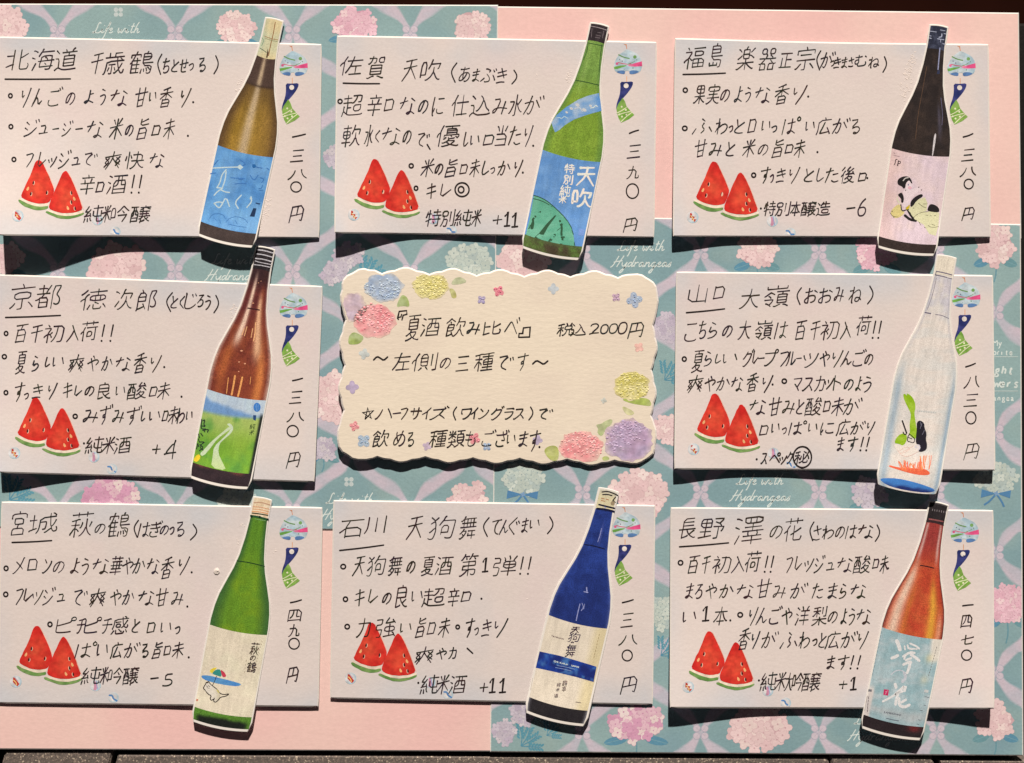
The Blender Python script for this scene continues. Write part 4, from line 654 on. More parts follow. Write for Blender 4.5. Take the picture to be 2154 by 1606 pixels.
def latin(P, text, x0, y0, x1, y1, h, w, c, shear=0.0):
    """small straight lettering along a slanting base line"""
    n = len(text); dx = (x1 - x0) / n; dy = (y1 - y0) / n
    for i, t in enumerate(text):
        if t == ' ' or t not in GL: continue
        ys = [p[1] for q in GL[t] for p in q]
        xs = [p[0] for q in GL[t] for p in q]
        ax = min(xs)
        for q in GL[t]:
            P.stroke([(x0 + dx * i + (p[0] - ax) / .55 * dx * .85 + shear * p[1] * h, y0 + dy * i + dy * (p[0] - ax) - p[1] / .72 * h) for p in q], w, c, smooth=1)

# ------------------------------------------------------------------ setting: table, floor strip, black mat, tiles
top = box('tabletop', M_wood, -2500, 5000, -2600, 4200, -.030, -.0135)
top['kind'] = 'structure'
mat_o = box('black_mat', M_mat, -500, 2700, 36, 1640, -.0134, -.0068, bev=.001)
tag(mat_o, 'black leatherette mat showing beside the right edge of the paper collage', 'mat')
board = box('backing_board', M_black, -70, 2139, 24, 1570, -.0067, -.0005,
            quad=[(-70, 11), (2139, 31), (2144, 1583), (-70, 1571)])
tag(board, 'thin black backing board under the four paper sheets', 'board')
tl = []
for q, lab in (
    ([(8, 1583), (236, 1580), (222, 1640), (-8, 1640)], 'speckled grey stone tile at the lower left corner, smallest of the tiles'),
    ([(246, 1589), (1744, 1596), (1752, 1640), (232, 1640)], 'long speckled grey stone tile under the middle of the bottom edge'),
    ([(1746, 1588), (1962, 1591), (1978, 1640), (1756, 1640)], 'speckled grey stone tile below the amber bottle, with slanted ends'),
    ([(1977, 1600), (2300, 1602), (2300, 1640), (1990, 1640)], 'speckled grey stone tile at the lower right corner')):
    t = box('stone_tile', M_stone, 0, 0, 0, 0, -.0067, -.0010, quad=q, bev=.0006)
    tag(t, lab, 'tile', 'stone tiles below the paper collage')

# ------------------------------------------------------------------ patterned paper sheets
QTL = [(-60, 10), (1045.6, 13), (1037, 1115), (-60, 1107)]
QTR = [(1035, 16), (2141, 29.5), (2146, 500), (1035, 500)]
QBR = [(1041, 455), (2145, 474), (2150.5, 1588), (1033, 1580)]
QBL = [(-60, 1090), (1046, 1090), (1043, 1579), (-60, 1574)]
TEAL = np.array([150, 174, 170]); TEAL2 = np.array([134, 162, 164])

def sheet(name, quad, z, cf, mat, step=14):
    """top surface with a tiny bevelled paper edge, plus sides"""
    (ax, ay), (bx, by), (cx, cy), (dx, dy) = quad
    nx = int((bx - ax) / step) + 2; ny = int((dy - ay) / step) + 2
    u, v = np.meshgrid(np.linspace(0, 1, nx), np.linspace(0, 1, ny))
    X = np.stack([(ax * (1 - u) + bx * u) * (1 - v) + (dx * (1 - u) + cx * u) * v,
                  (ay * (1 - u) + by * u) * (1 - v) + (dy * (1 - u) + cy * u) * v], -1)
    P = Pr(lambda x, y: z, clip=quad)
    P.grid(X, cf(X[..., 0], X[..., 1]))
    rim(P, quad, .00030, 3.0, (236, 226, 214))
    return P

def rim(P, outline, th, w, c):
    """cut paper edge: a narrow slope round the outline and a wall below it"""
    n = len(outline)
    k = col(c); pts = []; dz = []; F = []
    ar = sum(outline[i][0] * outline[(i + 1) % n][1] - outline[(i + 1) % n][0] * outline[i][1] for i in range(n))
    sg = 1 if ar > 0 else -1
    for i in range(n):
        a = outline[i - 1]; b = outline[i]; d = outline[(i + 1) % n]
        e1 = np.array([b[0] - a[0], b[1] - a[1]]); e1 = e1 / (np.linalg.norm(e1) + 1e-9)
        e2 = np.array([d[0] - b[0], d[1] - b[1]]); e2 = e2 / (np.linalg.norm(e2) + 1e-9)
        nn = np.array([e1[1] + e2[1], -(e1[0] + e2[0])]) * sg; nn = nn / (np.linalg.norm(nn) + 1e-9)
        o = (b[0] + nn[0] * w, b[1] + nn[1] * w)
        pts += [b, o, o]; dz += [0, -th * .62, -th]
    clip = P.clip; P.clip = None
    for i in range(n):
        j = (i + 1) % n
        f = [(3 * i, 3 * j, 3 * j + 1, 3 * i + 1), (3 * i + 1, 3 * j + 1, 3 * j + 2, 3 * i + 2)]
        for q in f:
            F.append(q if sg > 0 else q[::-1])
    # faces must look outward/up: outline is clockwise on the picture = clockwise seen from above
    F = [q[::-1] for q in F]
    P._raw(pts, F, [k] * len(pts), dz)
    P.clip = clip

def teal(x, y):
    t = fbm(x, y, 170, 3); t2 = fbm(x, y, 60, 9)
    c = mix(TEAL, TEAL2, sm(.3, .75, t))
    c = mix(c, np.array([164, 178, 168]), sm(.55, .9, t2) * .45)
    return mix(c, np.array([130, 160, 174]), sm(.6, .9, fbm(x, y, 120, 21)) * .35)
def rose(x, y):
    t = fbm(x, y, 260, 5)
    return mix(np.array([248, 202, 188]), np.array([244, 194, 184]), sm(.25, .8, t))

def petal4(P, x, y, r, rot, c, cdot=None):
    for k in range(4):
        a = rot + k * math.pi / 2
        px, py = x + math.cos(a) * r * .56, y + math.sin(a) * r * .56
        P.disc(px, py, r * .54, c, r * .46, n=8, rot=a)
    if cdot: P.disc(x, y, r * .16, cdot, n=6)

HK = {'peach': ([(236, 203, 198), (229, 192, 189), (241, 214, 205)], (210, 170, 170)),
      'pink': ([(235, 190, 197), (229, 178, 188), (241, 208, 206)], (212, 158, 172)),
      'rose': ([(229, 187, 194), (215, 156, 178), (241, 216, 208)], (206, 146, 172)),
      'white': ([(196, 203, 190), (186, 196, 188), (208, 212, 198)], (152, 168, 166)),
      'lilac': ([(203, 189, 196), (194, 178, 190), (214, 201, 202)], (170, 160, 172))}
def hydrangea(P, x, y, rx, ry, kind, fr=12, leaves=True, bow=False):
    pal, dk = HK[kind]
    P.lay = 60
    if leaves:
        for sx in (-1, 1):
            lx, ly = x + sx * rx * .75, y + ry * .95
            L = [(lx - sx * rx * .5, ly - ry * .2), (lx - sx * rx * .1, ly - ry * .28), (lx + sx * rx * .35, ly - ry * .08), (lx + sx * rx * .5, ly + ry * .2), (lx + sx * rx * .1, ly + ry * .3), (lx - sx * rx * .3, ly + ry * .15)]
            P.poly(chaikin(L, 1, True), (98, 146, 166) if R.random() < .5 else (112, 152, 156))
            P.stroke([L[0], ((L[1][0] + L[5][0]) / 2, (L[1][1] + L[5][1]) / 2), L[3]], 1.0, (130, 166, 170))
        P.stroke([(x, y + ry * .8), (x + 2, y + ry * 1.5), (x - 3, y + ry * 2.0)], 3, (110, 150, 158))
    n = 26
    blob = []
    for k in range(n):
        a = 2 * math.pi * k / n
        q = .86 + .1 * math.sin(a * 5 + x) + R.uniform(-.05, .05)
        blob.append((x + math.cos(a) * rx * q, y + math.sin(a) * ry * q))
    P.poly(blob, dk)
    pts = []
    st = fr * 1.25
    for j in range(-12, 13):
        for i in range(-12, 13):
            fx = (i + (.5 if j % 2 else 0)) * st + R.uniform(-.3, .3) * st; fy = j * st * .86 + R.uniform(-.3, .3) * st
            if (fx / rx) ** 2 + (fy / ry) ** 2 < R.uniform(.80, 1.08): pts.append((fx, fy))
    R.shuffle(pts)
    for fx, fy in pts:
        rot = R.uniform(0, 1.57); r = fr * R.uniform(.8, 1.12)
        c = np.array(pal[R.choice((0, 0, 1, 2))]) + R.uniform(-7, 7)
        dkk = np.array(dk) * .55 + np.array(pal[0]) * .45
        for k in range(4):
            a = rot + k * math.pi / 2
            P.disc(x + fx + math.cos(a) * r * .56, y + fy + math.sin(a) * r * .56, r * .62, dkk, r * .53, n=8, rot=a)
        petal4(P, x + fx, y + fy, r, rot, c, dk)
    if bow:
        b = (88, 134, 172); by = y + ry * 1.02
        P.poly([(x, by), (x - rx * .7, by - 9), (x - rx * .75, by + 9)], b); P.poly([(x, by), (x + rx * .7, by - 7), (x + rx * .65, by + 10)], b)
        P.stroke([(x, by), (x - 14, by + 16), (x - 26, by + 24)], 4, b); P.stroke([(x, by), (x + 12, by + 18), (x + 16, by + 28)], 4, b)
        petal4(P, x, by, 5, .3, (130, 160, 190))
def sprig(P, x, y, s=1.0):
    P.lay = 40
    for k in range(4):
        a = -1.6 + k * .55 + R.uniform(-.1, .1)
        e = (x + math.cos(a) * 46 * s, y + math.sin(a) * 46 * s)
        P.stroke([(x, y), ((x + e[0]) / 2 + 4, (y + e[1]) / 2), e], 2.4 * s, (92, 146, 164))
        for t in (.4, .55, .7, .85, 1):
            for sd in (-1, 1):
                P.disc(x + (e[0] - x) * t + math.cos(a + sd) * 6 * s, y + (e[1] - y) * t + math.sin(a + sd) * 6 * s, 5.5 * s, (96, 152, 166), 2.6 * s, n=7, rot=a + sd * .7)

def ribbon(P, a, b, up):
    """one arm of the printed ribbon lattice from knot a to knot b"""
    n = 14; G5 = []
    dx, dy = b[0] - a[0], b[1] - a[1]; l = math.hypot(dx, dy); nx, ny = -dy / l, dx / l
    for i in range(n + 1):
        t = i / n
        s = math.sin(t * math.pi * 2) * 7 * up + math.sin(t * 9 + a[1] * .05) * 1.2
        w = 5.0 + 8.0 * math.sin(math.pi * t ** .8) ** 1.2 + 1.8 * math.sin(t * 15 + a[0] * .1)
        c0 = (a[0] + dx * t + nx * s, a[1] + dy * t + ny * s)
        G5.append([(c0[0] + nx * w * k, c0[1] + ny * w * k) for k in (-1.25, -.8, 0, .8, 1.25)])
    P.lay = 1 if up > 0 else 3
    def f(x, y): return mix(np.array([208, 190, 196]), np.array([192, 186, 192]), sm(.3, .7, fbm(x, y, 26, 4)))
    for i in range(n):
        for k in range(4):
            q = [G5[i][k], G5[i + 1][k], G5[i + 1][k + 1], G5[i][k + 1]]
            if k in (1, 2): g = f
            else:
                e0, e1 = (G5[i][0], G5[i + 1][0]) if k == 0 else (G5[i][4], G5[i + 1][4])
                def g(x, y, e0=e0, e1=e1):
                    d = min(math.hypot(x - e0[0], y - e0[1]), math.hypot(x - e1[0], y - e1[1]))
                    return mix(teal(x, y), f(x, y), .12 + .88 * min(1, d / 4.2))
            P.poly(q, g, dz=P.lay * 1e-7)
def knot(P, x, y):
    for sx in (-1, 1):
        for sy in (-1, 1):
            P.disc(x + sx * 8.5, y + sy * 8, 8.2, (180, 172, 182), n=12)
            P.disc(x + sx * 8.5, y + sy * 8, 6.8, (210, 193, 198), n=12)
            P.stroke([(x + sx * 3, y + sy * 3), (x + sx * 9, y + sy * 9)], 1.0, (190, 174, 184))
def lattice(P, x0, y0, quad, dx=123.6, dy=125.5):
    xs = [p[0] for p in quad]; ys = [p[1] for p in quad]
    K = []
    for j in range(-12, 13):
        for i in range(-20, 21):
            x, y = x0 + i * dx, y0 + j * dy
            if (i + j) % 2 == 0 and min(xs) - 140 < x < max(xs) + 140 and min(ys) - 140 < y < max(ys) + 140: K.append((x, y))
    for x, y in K:
        ribbon(P, (x, y), (x + dx, y + dy), 1); ribbon(P, (x, y), (x - dx, y + dy), -1)
    for x, y in K:
        P.lay = 8
        knot(P, x, y)
CREAM = (218, 223, 213)
def life(P, x, y):
    P.lay = 40
    cursive(P, 'Life with', x - 50, y, 98, 10.3, CREAM, 2.1)
    cursive(P, 'Hydrangeas', x - 62, y + 34, 126, 10.3, CREAM, 2.1)
def clover(P, x, y, r=8):
    P.lay = 40
    for sx in (-1, 1):
        for sy in (-1, 1): P.disc(x + sx * r * .62, y + sy * r * .62, r * .62, (200, 206, 200), n=8)

# upper left teal sheet
P = sheet('x', QTL, .0004, teal, M_sheet)
lattice(P, 121, 70, QTL)
hydrangea(P, 8, 56, 46, 40, 'peach', 12)
clover(P, 249, 26); life(P, 244, 70)
hydrangea(P, 497, 58, 38, 32, 'peach', 9)
hydrangea(P, 748, 50, 47, 33, 'pink', 9)
hydrangea(P, 992, 56, 37, 34, 'peach', 9)
hydrangea(P, 245, 563, 58, 50, 'peach', 14)
life(P, 494, 556)
hydrangea(P, 735, 538, 30, 26, 'lilac', 8, False); hydrangea(P, 704, 572, 28, 26, 'lilac', 8, False); sprig(P, 762, 590)
hydrangea(P, 989, 548, 46, 34, 'white', 11, False)
hydrangea(P, 14, 545, 34, 30, 'peach', 11)
hydrangea(P, 700, 836, 44, 52, 'peach', 13, False)
hydrangea(P, 620, 195, 36, 34, 'peach', 10); hydrangea(P, 706, 330, 22, 24, 'lilac', 8, False)
hydrangea(P, 680, 945, 28, 24, 'lilac', 8)
sprig(P, 20, 1052)
hydrangea(P, 232, 1046, 58, 42, 'rose', 11)
hydrangea(P, 500, 1060, 44, 36, 'white', 10)
clover(P, 734, 1014); life(P, 735, 1060)
hydrangea(P, 985, 1052, 42, 34, 'peach', 11)
o = P.build('paper_sheet', M_sheet, org=un(490, 560, .0004))
tag(o, 'teal hydrangea patterned paper sheet at the upper left behind three cards', 'paper sheet', 'hydrangea patterned paper sheets')

# lower right teal sheet (pattern of the same paper)
P = sheet('x', QBR, .0002, teal, M_sheet)
lattice(P, 1474, 531, QBR, 124.2, 126.2)
hydrangea(P, 1100, 545, 50, 48, 'peach', 13)
life(P, 1348, 528)
hydrangea(P, 1592, 524, 40, 38, 'peach', 10)
hydrangea(P, 1845, 524, 42, 44, 'pink', 9)
hydrangea(P, 2094, 514, 38, 40, 'peach', 10)
sprig(P, 1398, 800, .8); hydrangea(P, 1404, 690, 24, 30, 'lilac', 8, False); hydrangea(P, 1403, 905, 26, 28, 'peach', 10, False)
# rosette lettering beside the clear bottle
def favourite(P):
    for t, x0, x1, y, h in (('My', 2088, 2112, 729, 15), ('Favorite', 2064, 2133, 747, 13), ('Hydrangea', 2053, 2136, 843, 12)):
        latin(P, t, x0, y, x1, y + 1, h, 2.2, CREAM)
    for t, x0, x1, y in (('Light', 2064, 2136, 787), ('Flowers', 2044, 2148, 815)):
        latin(P, t, x0, y, x1, y + 1, 19, 3.6, CREAM, .3)
    P.stroke([(2020, 751), (2141, 751)], 1.1, CREAM); P.stroke([(2020, 823), (2141, 823)], 1.1, CREAM)
favourite(P)
hydrangea(P, 1100, 1008, 46, 32, 'white', 10, False, True)
hydrangea(P, 1346, 1036, 54, 46, 'peach', 13, False)
life(P, 1598, 1020)
hydrangea(P, 1830, 1036, 36, 30, 'lilac', 10)
hydrangea(P, 2096, 1008, 44, 30, 'white', 10, False, True)
hydrangea(P, 2119, 1270, 38, 42, 'pink', 8)
hydrangea(P, 1396, 1290, 26, 34, 'white', 9, False); sprig(P, 1390, 1380, .8)
hydrangea(P, 1102, 1498, 26, 26, 'lilac', 8, False); hydrangea(P, 1060, 1540, 26, 24, 'lilac', 8, False); sprig(P, 1096, 1570, .9); sprig(P, 1150, 1548, .6)
hydrangea(P, 1338, 1522, 56, 38, 'rose', 11)
hydrangea(P, 1598, 1528, 60, 50, 'peach', 14, False)
life(P, 1846, 1524)
hydrangea(P, 2094, 1516, 40, 38, 'peach', 11)
o = P.build('paper_sheet', M_sheet, org=un(1590, 1020, .0002))
tag(o, 'teal hydrangea patterned paper sheet at the lower right behind five cards', 'paper sheet', 'hydrangea patterned paper sheets')

P = sheet('x', QTR, 0.0, rose, M_pink)
o = P.build('paper_sheet', M_pink, org=un(1590, 250, 0))
tag(o, 'plain pink paper sheet in the upper right corner, wide and short', 'paper sheet')
P = sheet('x', QBL, 0.0, rose, M_pink)
o = P.build('paper_sheet', M_pink, org=un(490, 1330, 0))
tag(o, 'plain pink paper sheet in the lower left corner under the cat label bottle', 'paper sheet')

# ------------------------------------------------------------------ menu cards
INK = (38, 29, 28)
def card_height(depths, x0, x1, ytop, ybot, dtop=6.0):
    xs = [d[0] for d in depths]; ds = [d[1] for d in depths]
    def H(x, y):
        v = (y - ytop) / (ybot - ytop)
        v = max(0.0, min(v, 1.0))
        xx = max(x0, min(x, x1))
        d = np.interp(xx, xs, ds)
        # smooth the corners of the profile
        d = (d + np.interp(max(x0, xx - 25), xs, ds) + np.interp(min(x1, xx + 25), xs, ds)) / 3
        return .0007 + S * TE * (min(dtop, d) * (1 - v * v) + d * v * v)
    return H

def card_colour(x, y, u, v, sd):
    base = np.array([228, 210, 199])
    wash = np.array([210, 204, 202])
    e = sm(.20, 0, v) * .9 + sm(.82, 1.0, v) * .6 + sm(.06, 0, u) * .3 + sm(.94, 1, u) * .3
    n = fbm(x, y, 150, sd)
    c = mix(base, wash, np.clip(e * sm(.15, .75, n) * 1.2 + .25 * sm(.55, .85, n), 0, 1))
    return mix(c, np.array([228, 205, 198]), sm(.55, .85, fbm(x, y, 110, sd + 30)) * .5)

def watermelons(ax, ay, T, org, zf):
    F = FR(ax - 82 + 20, ay - 337 + 320, 8.452)
    def flesh(cx, cy):
        def f(x, y):
            t = math.hypot(x - cx, (y - cy) * .8) / 42 + (fbm(x, y, 14, 2) - .5) * .8
            return mix(np.array([226, 82, 56]), np.array([208, 40, 36]), np.clip(t, 0, 1))
        return f
    def rindc(x, y): return mix(np.array([98, 138, 70]), np.array([132, 160, 92]), sm(.3, .7, fbm(x, y, 9, 6)))
    SL = [dict(fl=[(485, 150), (520, 143), (575, 165), (640, 300), (720, 470), (790, 650), (790, 720), (740, 830), (700, 905), (560, 925), (420, 908), (300, 858), (192, 795), (240, 690), (300, 560), (380, 400), (450, 205)],
               pi=[(180, 815), (300, 862), (420, 915), (560, 932), (700, 905), (692, 960), (560, 985), (400, 962), (280, 912), (160, 850)],
               ri=[(165, 840), (280, 902), (430, 958), (560, 980), (685, 958), (690, 990), (660, 1020), (520, 1040), (380, 1020), (240, 950), (150, 880)],
               ed=[(580, 170), (645, 300), (725, 470), (795, 650)], c=F((500, 600))[0], sd=[(425, 545), (380, 742), (662, 720)], sl=[(322, 650)]),
          dict(fl=[(965, 350), (1000, 335), (1045, 375), (1100, 480), (1180, 660), (1260, 880), (1310, 1025), (1200, 1068), (1050, 1090), (900, 1082), (790, 1052), (700, 1005), (712, 900), (780, 740), (850, 580), (930, 400)],
               pi=[(690, 1015), (790, 1058), (900, 1090), (1050, 1098), (1200, 1074), (1318, 1030), (1316, 1078), (1200, 1120), (1050, 1140), (880, 1126), (760, 1090), (668, 1040)],
               ri=[(655, 1045), (760, 1088), (900, 1132), (1050, 1142), (1200, 1118), (1320, 1072), (1330, 1105), (1230, 1150), (1100, 1185), (1000, 1197), (880, 1180), (740, 1130), (635, 1080)],
               ed=[(1050, 380), (1105, 480), (1185, 660), (1265, 880), (1315, 1020)], c=F((1000, 800))[0], sd=[(1102, 725), (1102, 892), (1166, 1002)], sl=[(1155, 828), (1042, 992)])]
    for k, s in enumerate(SL):
        P = Pr(zf, 3.2e-5 + k * 6e-6, maxedge=9)
        rough = lambda p: [(x + R.uniform(-.5, .5), y + R.uniform(-.5, .5)) for x, y in p]
        P.poly(rough(chaikin(F(*s['pi']), 1, True)), (240, 218, 192))
        P.poly(rough(chaikin(F(*s['fl']), 1, True)), flesh(*s['c']))
        P.stroke(F(*s['ed']), 1.3, (240, 186, 164))
        fo = P.build('printed_watermelon', M_print, T, org)
        Q = Pr(zf, 3.8e-5 + k * 6e-6, maxedge=9)
        Q.poly(rough(chaikin(F(*s['ri']), 1, True)), rindc)
        Q.build('rind', M_print, fo, org)
        Q = Pr(zf, 4.2e-5 + k * 6e-6)
        sg = 1 if k == 0 else -1
        for x, y in s['sd']:
            Q.poly(chaikin(F((x - 18 * sg, y + 38), (x + 8 * sg, y - 42), (x + 30 * sg, y - 5), (x + 12 * sg, y + 48)), 2, True), (238, 190, 160))
            Q.poly(chaikin(F((x - 24 * sg, y + 14), (x + 4 * sg, y - 44), (x + 17 * sg, y + 4), (x + 0 * sg, y + 44)), 2, True), (66, 24, 26))
        for x, y in s['sl']:
            Q.poly(chaikin(F((x - 30 * sg, y + 20), (x + 20 * sg, y - 46), (x + 30 * sg, y + 10), (x - 2, y + 46)), 2, True), (244, 178, 120))
        Q.build('seeds', M_print, fo, org)

def wind_chime(bx, by, T, org, zf):
    F = FR(bx - 587 + 570, by - 107.5 + 80, 8.03)
    P = Pr(zf, 3.2e-5, maxedge=11)
    gl = lambda x, y: mix(np.array([168, 190, 198]), np.array([200, 208, 208]), sm(.3, .7, fbm(x, y, 13, 8)))
    P.poly(chaikin(F((365, 218), (440, 250), (540, 300), (590, 360), (615, 430), (622, 500), (604, 565), (585, 602), (500, 640), (404, 642), (404, 585), (333, 585), (330, 642), (240, 630), (172, 600), (148, 555), (140, 505), (160, 430), (200, 350), (260, 290), (330, 240)), 1, True), gl)
    blu = (92, 126, 172)
    P.poly(chaikin(F((178, 605), (250, 578), (331, 580), (331, 645), (240, 632)), 1, True), blu)
    P.poly(chaikin(F((404, 583), (500, 573), (582, 600), (500, 640), (406, 645)), 1, True), blu)
    P.poly(F((365, 490), (480, 462), (617, 424), (622, 508), (500, 515), (410, 512)), lambda x, y: mix(np.array([226, 84, 132]), np.array([222, 150, 168]), sm(bx + 44, bx + 30, x)))
    P.stroke(F((215, 445), (290, 465), (370, 476), (430, 465)), 1.8, (206, 92, 112))
    P.poly(F((143, 518), (250, 498), (350, 490), (360, 503), (270, 532), (200, 556), (152, 562)), (112, 164, 76))
    P.stroke(F((225, 315), (300, 355), (400, 378)), 2.6, (112, 148, 92)); P.stroke(F((370, 477), (470, 440), (500, 420)), 1.2, (112, 148, 92))
    P.disc(*F((497, 352))[0], 3.7, (118, 158, 92), n=12); P.disc(*F((195, 465))[0], 2.9, (222, 100, 140), n=12)
    for x, y, c in ((240, 390, (90, 110, 130)), (285, 422, (110, 90, 110)), (465, 538, (90, 140, 100)), (530, 402, (110, 140, 120)), (320, 560, (150, 170, 180))): P.disc(*F((x, y))[0], 1.3, c, n=8)
    P.poly(F((305, 132), (362, 138), (352, 160)), (228, 150, 104)); P.stroke(F((352, 150), (362, 212)), 1.5, (220, 140, 96))
    P.stroke(F((360, 680), (360, 772)), 1.4, (224, 158, 108))
    b = P.build('printed_wind_chime', M_print, T, org)
    P = Pr(zf, 3.6e-5, maxedge=11)
    navy = lambda x, y: mix(np.array([40, 48, 100]), np.array([66, 68, 128]), sm(.35, .7, fbm(x, y, 8, 3)))
    P.poly(chaikin(F((248, 768), (350, 774), (468, 762), (462, 830), (400, 930), (310, 1035), (260, 1085), (204, 1178), (185, 1228), (180, 1215), (192, 1130), (240, 1000), (254, 880)), 1, True), navy)
    P.poly(F((292, 1040), (330, 1100), (360, 1190), (430, 1270), (488, 1330), (400, 1400), (265, 1462), (220, 1380), (196, 1300), (185, 1222), (214, 1150)), lambda x, y: mix(np.array([118, 164, 62]), np.array([146, 176, 90]), sm(.35, .7, fbm(x, y, 8, 5))))
    cr = (232, 226, 186)
    P.disc(*F((350, 838))[0], 5.2, (236, 222, 208), n=16)
    P.stroke(F((190, 1300), (270, 1262), (352, 1208)), 1.7, cr); P.stroke(F((202, 1336), (300, 1300), (424, 1270)), 1.7, cr); P.stroke(F((265, 1445), (340, 1370), (445, 1288)), 1.7, cr)
    for x, y in ((275, 1192), (345, 1246), (235, 1322), (355, 1326), (280, 1360)): P.disc(*F((x, y))[0], 2.1, cr, n=8)
    P.build('paper_strip', M_print, b, org)

def marbles(ax, ay, T, org, zf, yb):
    F = FR(ax - 82 + 20, ay - 337 + 320, 8.452)
    for k, (x, y, r) in enumerate(((145, 1135, 104), (1560, 1205, 98), (1880, 1420, 94))):
        P = Pr(zf, 3.2e-5, maxedge=9)
        (cx, cy), rr = F((x, y))[0], r / 8.452
        def f(px, py, cx=cx, cy=cy, rr=rr):
            d = math.hypot(px - cx, py - cy) / rr
            a = math.atan2(py - cy, px - cx)
            return mix(np.array([222, 212, 206]), np.array([164, 196, 206]), np.clip(sm(.45, 1, d) * (.55 + .45 * math.sin(a + 1)), 0, 1))
        P.poly([(cx + rr * math.cos(t), min(cy + rr * math.sin(t), yb - 2)) for t in np.linspace(0, 6.283, 25)[:-1]], f)
        if k == 0:
            P.poly(F((98, 1055), (130, 1070), (212, 1178), (172, 1224), (92, 1142)), (190, 62, 52)); P.stroke(F((108, 1110), (150, 1150), (160, 1195)), 2, (236, 196, 120))
            P.stroke(F((125, 1055), (190, 1130)), 1.2, (160, 150, 170))
        elif k == 1:
            P.poly(chaikin(F((1530, 1120), (1575, 1140), (1590, 1290), (1520, 1290), (1540, 1220)), 1, True), (204, 144, 164)); P.stroke(F((1575, 1130), (1600, 1270)), 1.8, (150, 160, 200))
        else:
            P.stroke([(a, min(b, yb - 3)) for a, b in F((1810, 1378), (1860, 1380), (1880, 1440), (1940, 1475))], 3.6, (92, 136, 184)); P.stroke([(a, min(b, yb - 3)) for a, b in F((1840, 1420), (1870, 1470))], 2.4, (240, 236, 232))
        P.build('printed_marble', M_print, T, org)

def residue(P, cx, cy, rx, ry, n, rot=0.0, k=1.0):
    """little ridges of dried glue standing on the card"""
    for _ in range(n):
        a = R.uniform(0, 6.283); q = math.sqrt(R.random())
        x = cx + math.cos(a) * rx * q * math.cos(rot) - math.sin(a) * ry * q * math.sin(rot)
        y = cy + math.cos(a) * rx * q * math.sin(rot) + math.sin(a) * ry * q * math.cos(rot)
        l = R.uniform(3, 9) * k; w = R.uniform(1.4, 3) * k; t = R.uniform(-.9, .9) + .3; h = R.uniform(.00003, .00009) * k
        c, s_ = math.cos(t), math.sin(t)
        ring = [(x + c * l / 2, y + s_ * l / 2), (x - s_ * w / 2, y + c * w / 2), (x - c * l / 2, y - s_ * l / 2), (x + s_ * w / 2, y - c * w / 2)]
        kk = col((236, 216, 202))
        P._raw(ring + [(x, y)], [orient(ring + [(x, y)], f) for f in ((0, 1, 4), (1, 2, 4), (2, 3, 4), (3, 0, 4))], [kk] * 5, [1e-5] * 4 + [h])

def write(P, F, lines):
    """lines: (y0, y1, [items]); item = (char, x0, x1[, y0, y1]) in the crop frame F, or a special mark"""
    for y0, y1, items in lines:
        for it in items:
            ch = it[0]
            if ch == 'o':       # small circle bullet
                x, y = F((it[1], it[2]))[0]; r = it[3] / F.sc if len(it) > 3 else 13 / F.sc
                e = R.uniform(.85, 1.1)
                P.stroke([(x + r * e * math.cos(t), y + r * math.sin(t)) for t in np.linspace(-1.2, 5.3, 15)], 3.2, INK)
            elif ch == '.':
                x, y = F((it[1], it[2]))[0]; P.disc(x, y, 2.3, INK, n=8)
            elif ch == '-':     # free stroke
                P.stroke(F(*it[1]), it[2] if len(it) > 2 else 3.2, INK, taper=.15)
            elif ch == '=':     # free stroke with sharp corners
                P.stroke(F(*it[1]), it[2], INK, smooth=0)
            elif ch == '!':
                h = y1 - y0; x = it[1]
                P.stroke(F((x + 18, y0 + h * .02), (x + 4, y0 + h * .66)), 3.3, INK, taper=.2); a = F((x, y1 - h * .08))[0]; P.disc(a[0], a[1], 2.2, INK, n=8)
            elif ch == '~':
                x0, x1, y = it[1:4]; P.stroke(F((x0, y + 10), (x0 + (x1 - x0) * .25, y - 12), (x0 + (x1 - x0) * .5, y), (x0 + (x1 - x0) * .72, y + 14), (x1, y - 8)), 3.3, INK)
            elif ch == '(':
                x0, x1 = it[1:3]; a, b = (it[3], it[4]) if len(it) > 4 else (y0, y1)
                P.stroke(F((x1, a), (x0 + (x1 - x0) * .2, a + (b - a) * .3), (x0, a + (b - a) * .55), (x0 + (x1 - x0) * .7, b)), 2.7, INK, smooth=2)
            elif ch == ')':
                x0, x1 = it[1:3]; a, b = (it[3], it[4]) if len(it) > 4 else (y0, y1)
                P.stroke(F((x0 + (x1 - x0) * .4, a), (x1, a + (b - a) * .35), (x1 - (x1 - x0) * .15, a + (b - a) * .65), (x0, b)), 2.7, INK, smooth=2)
            elif ch == 'O':     # round zero of the price
                x0, x1, a, b = it[1:5]
                P.stroke(F(*[((x0 + x1) / 2 + (x1 - x0) / 2 * math.cos(t), (a + b) / 2 + (b - a) / 2 * math.sin(t)) for t in np.linspace(-1.3, 5.2, 20)]), 2.7, INK)
            elif ch == '1':
                x0, x1, a, b = it[1:5]; m = (x0 + x1) / 2
                P.stroke(F((x0 + 2, a + (b - a) * .3), (m + 6, a), (m - 2, b)), 3.3, INK, smooth=0); P.stroke(F((x0 - 2, b), (x1, b - 3)), 3.3, INK)
            else:
                x0, x1 = it[1:3]; a, b = (it[3], it[4]) if len(it) > 4 else (y0, y1)
                (X0, Y0), (X1, Y1) = F((x0, a), (x1, b))
                P.glyph(ch, X0, X1, Y0, Y1, 2.7, INK, jit=.05, full=len(it) <= 4)

class Frame:
    def __init__(s, ox, oy, sc): s.ox, s.oy, s.sc = ox, oy, sc
    def __call__(s, *pts): return [(s.ox + x / s.sc, s.oy + y / s.sc) for x, y in pts]

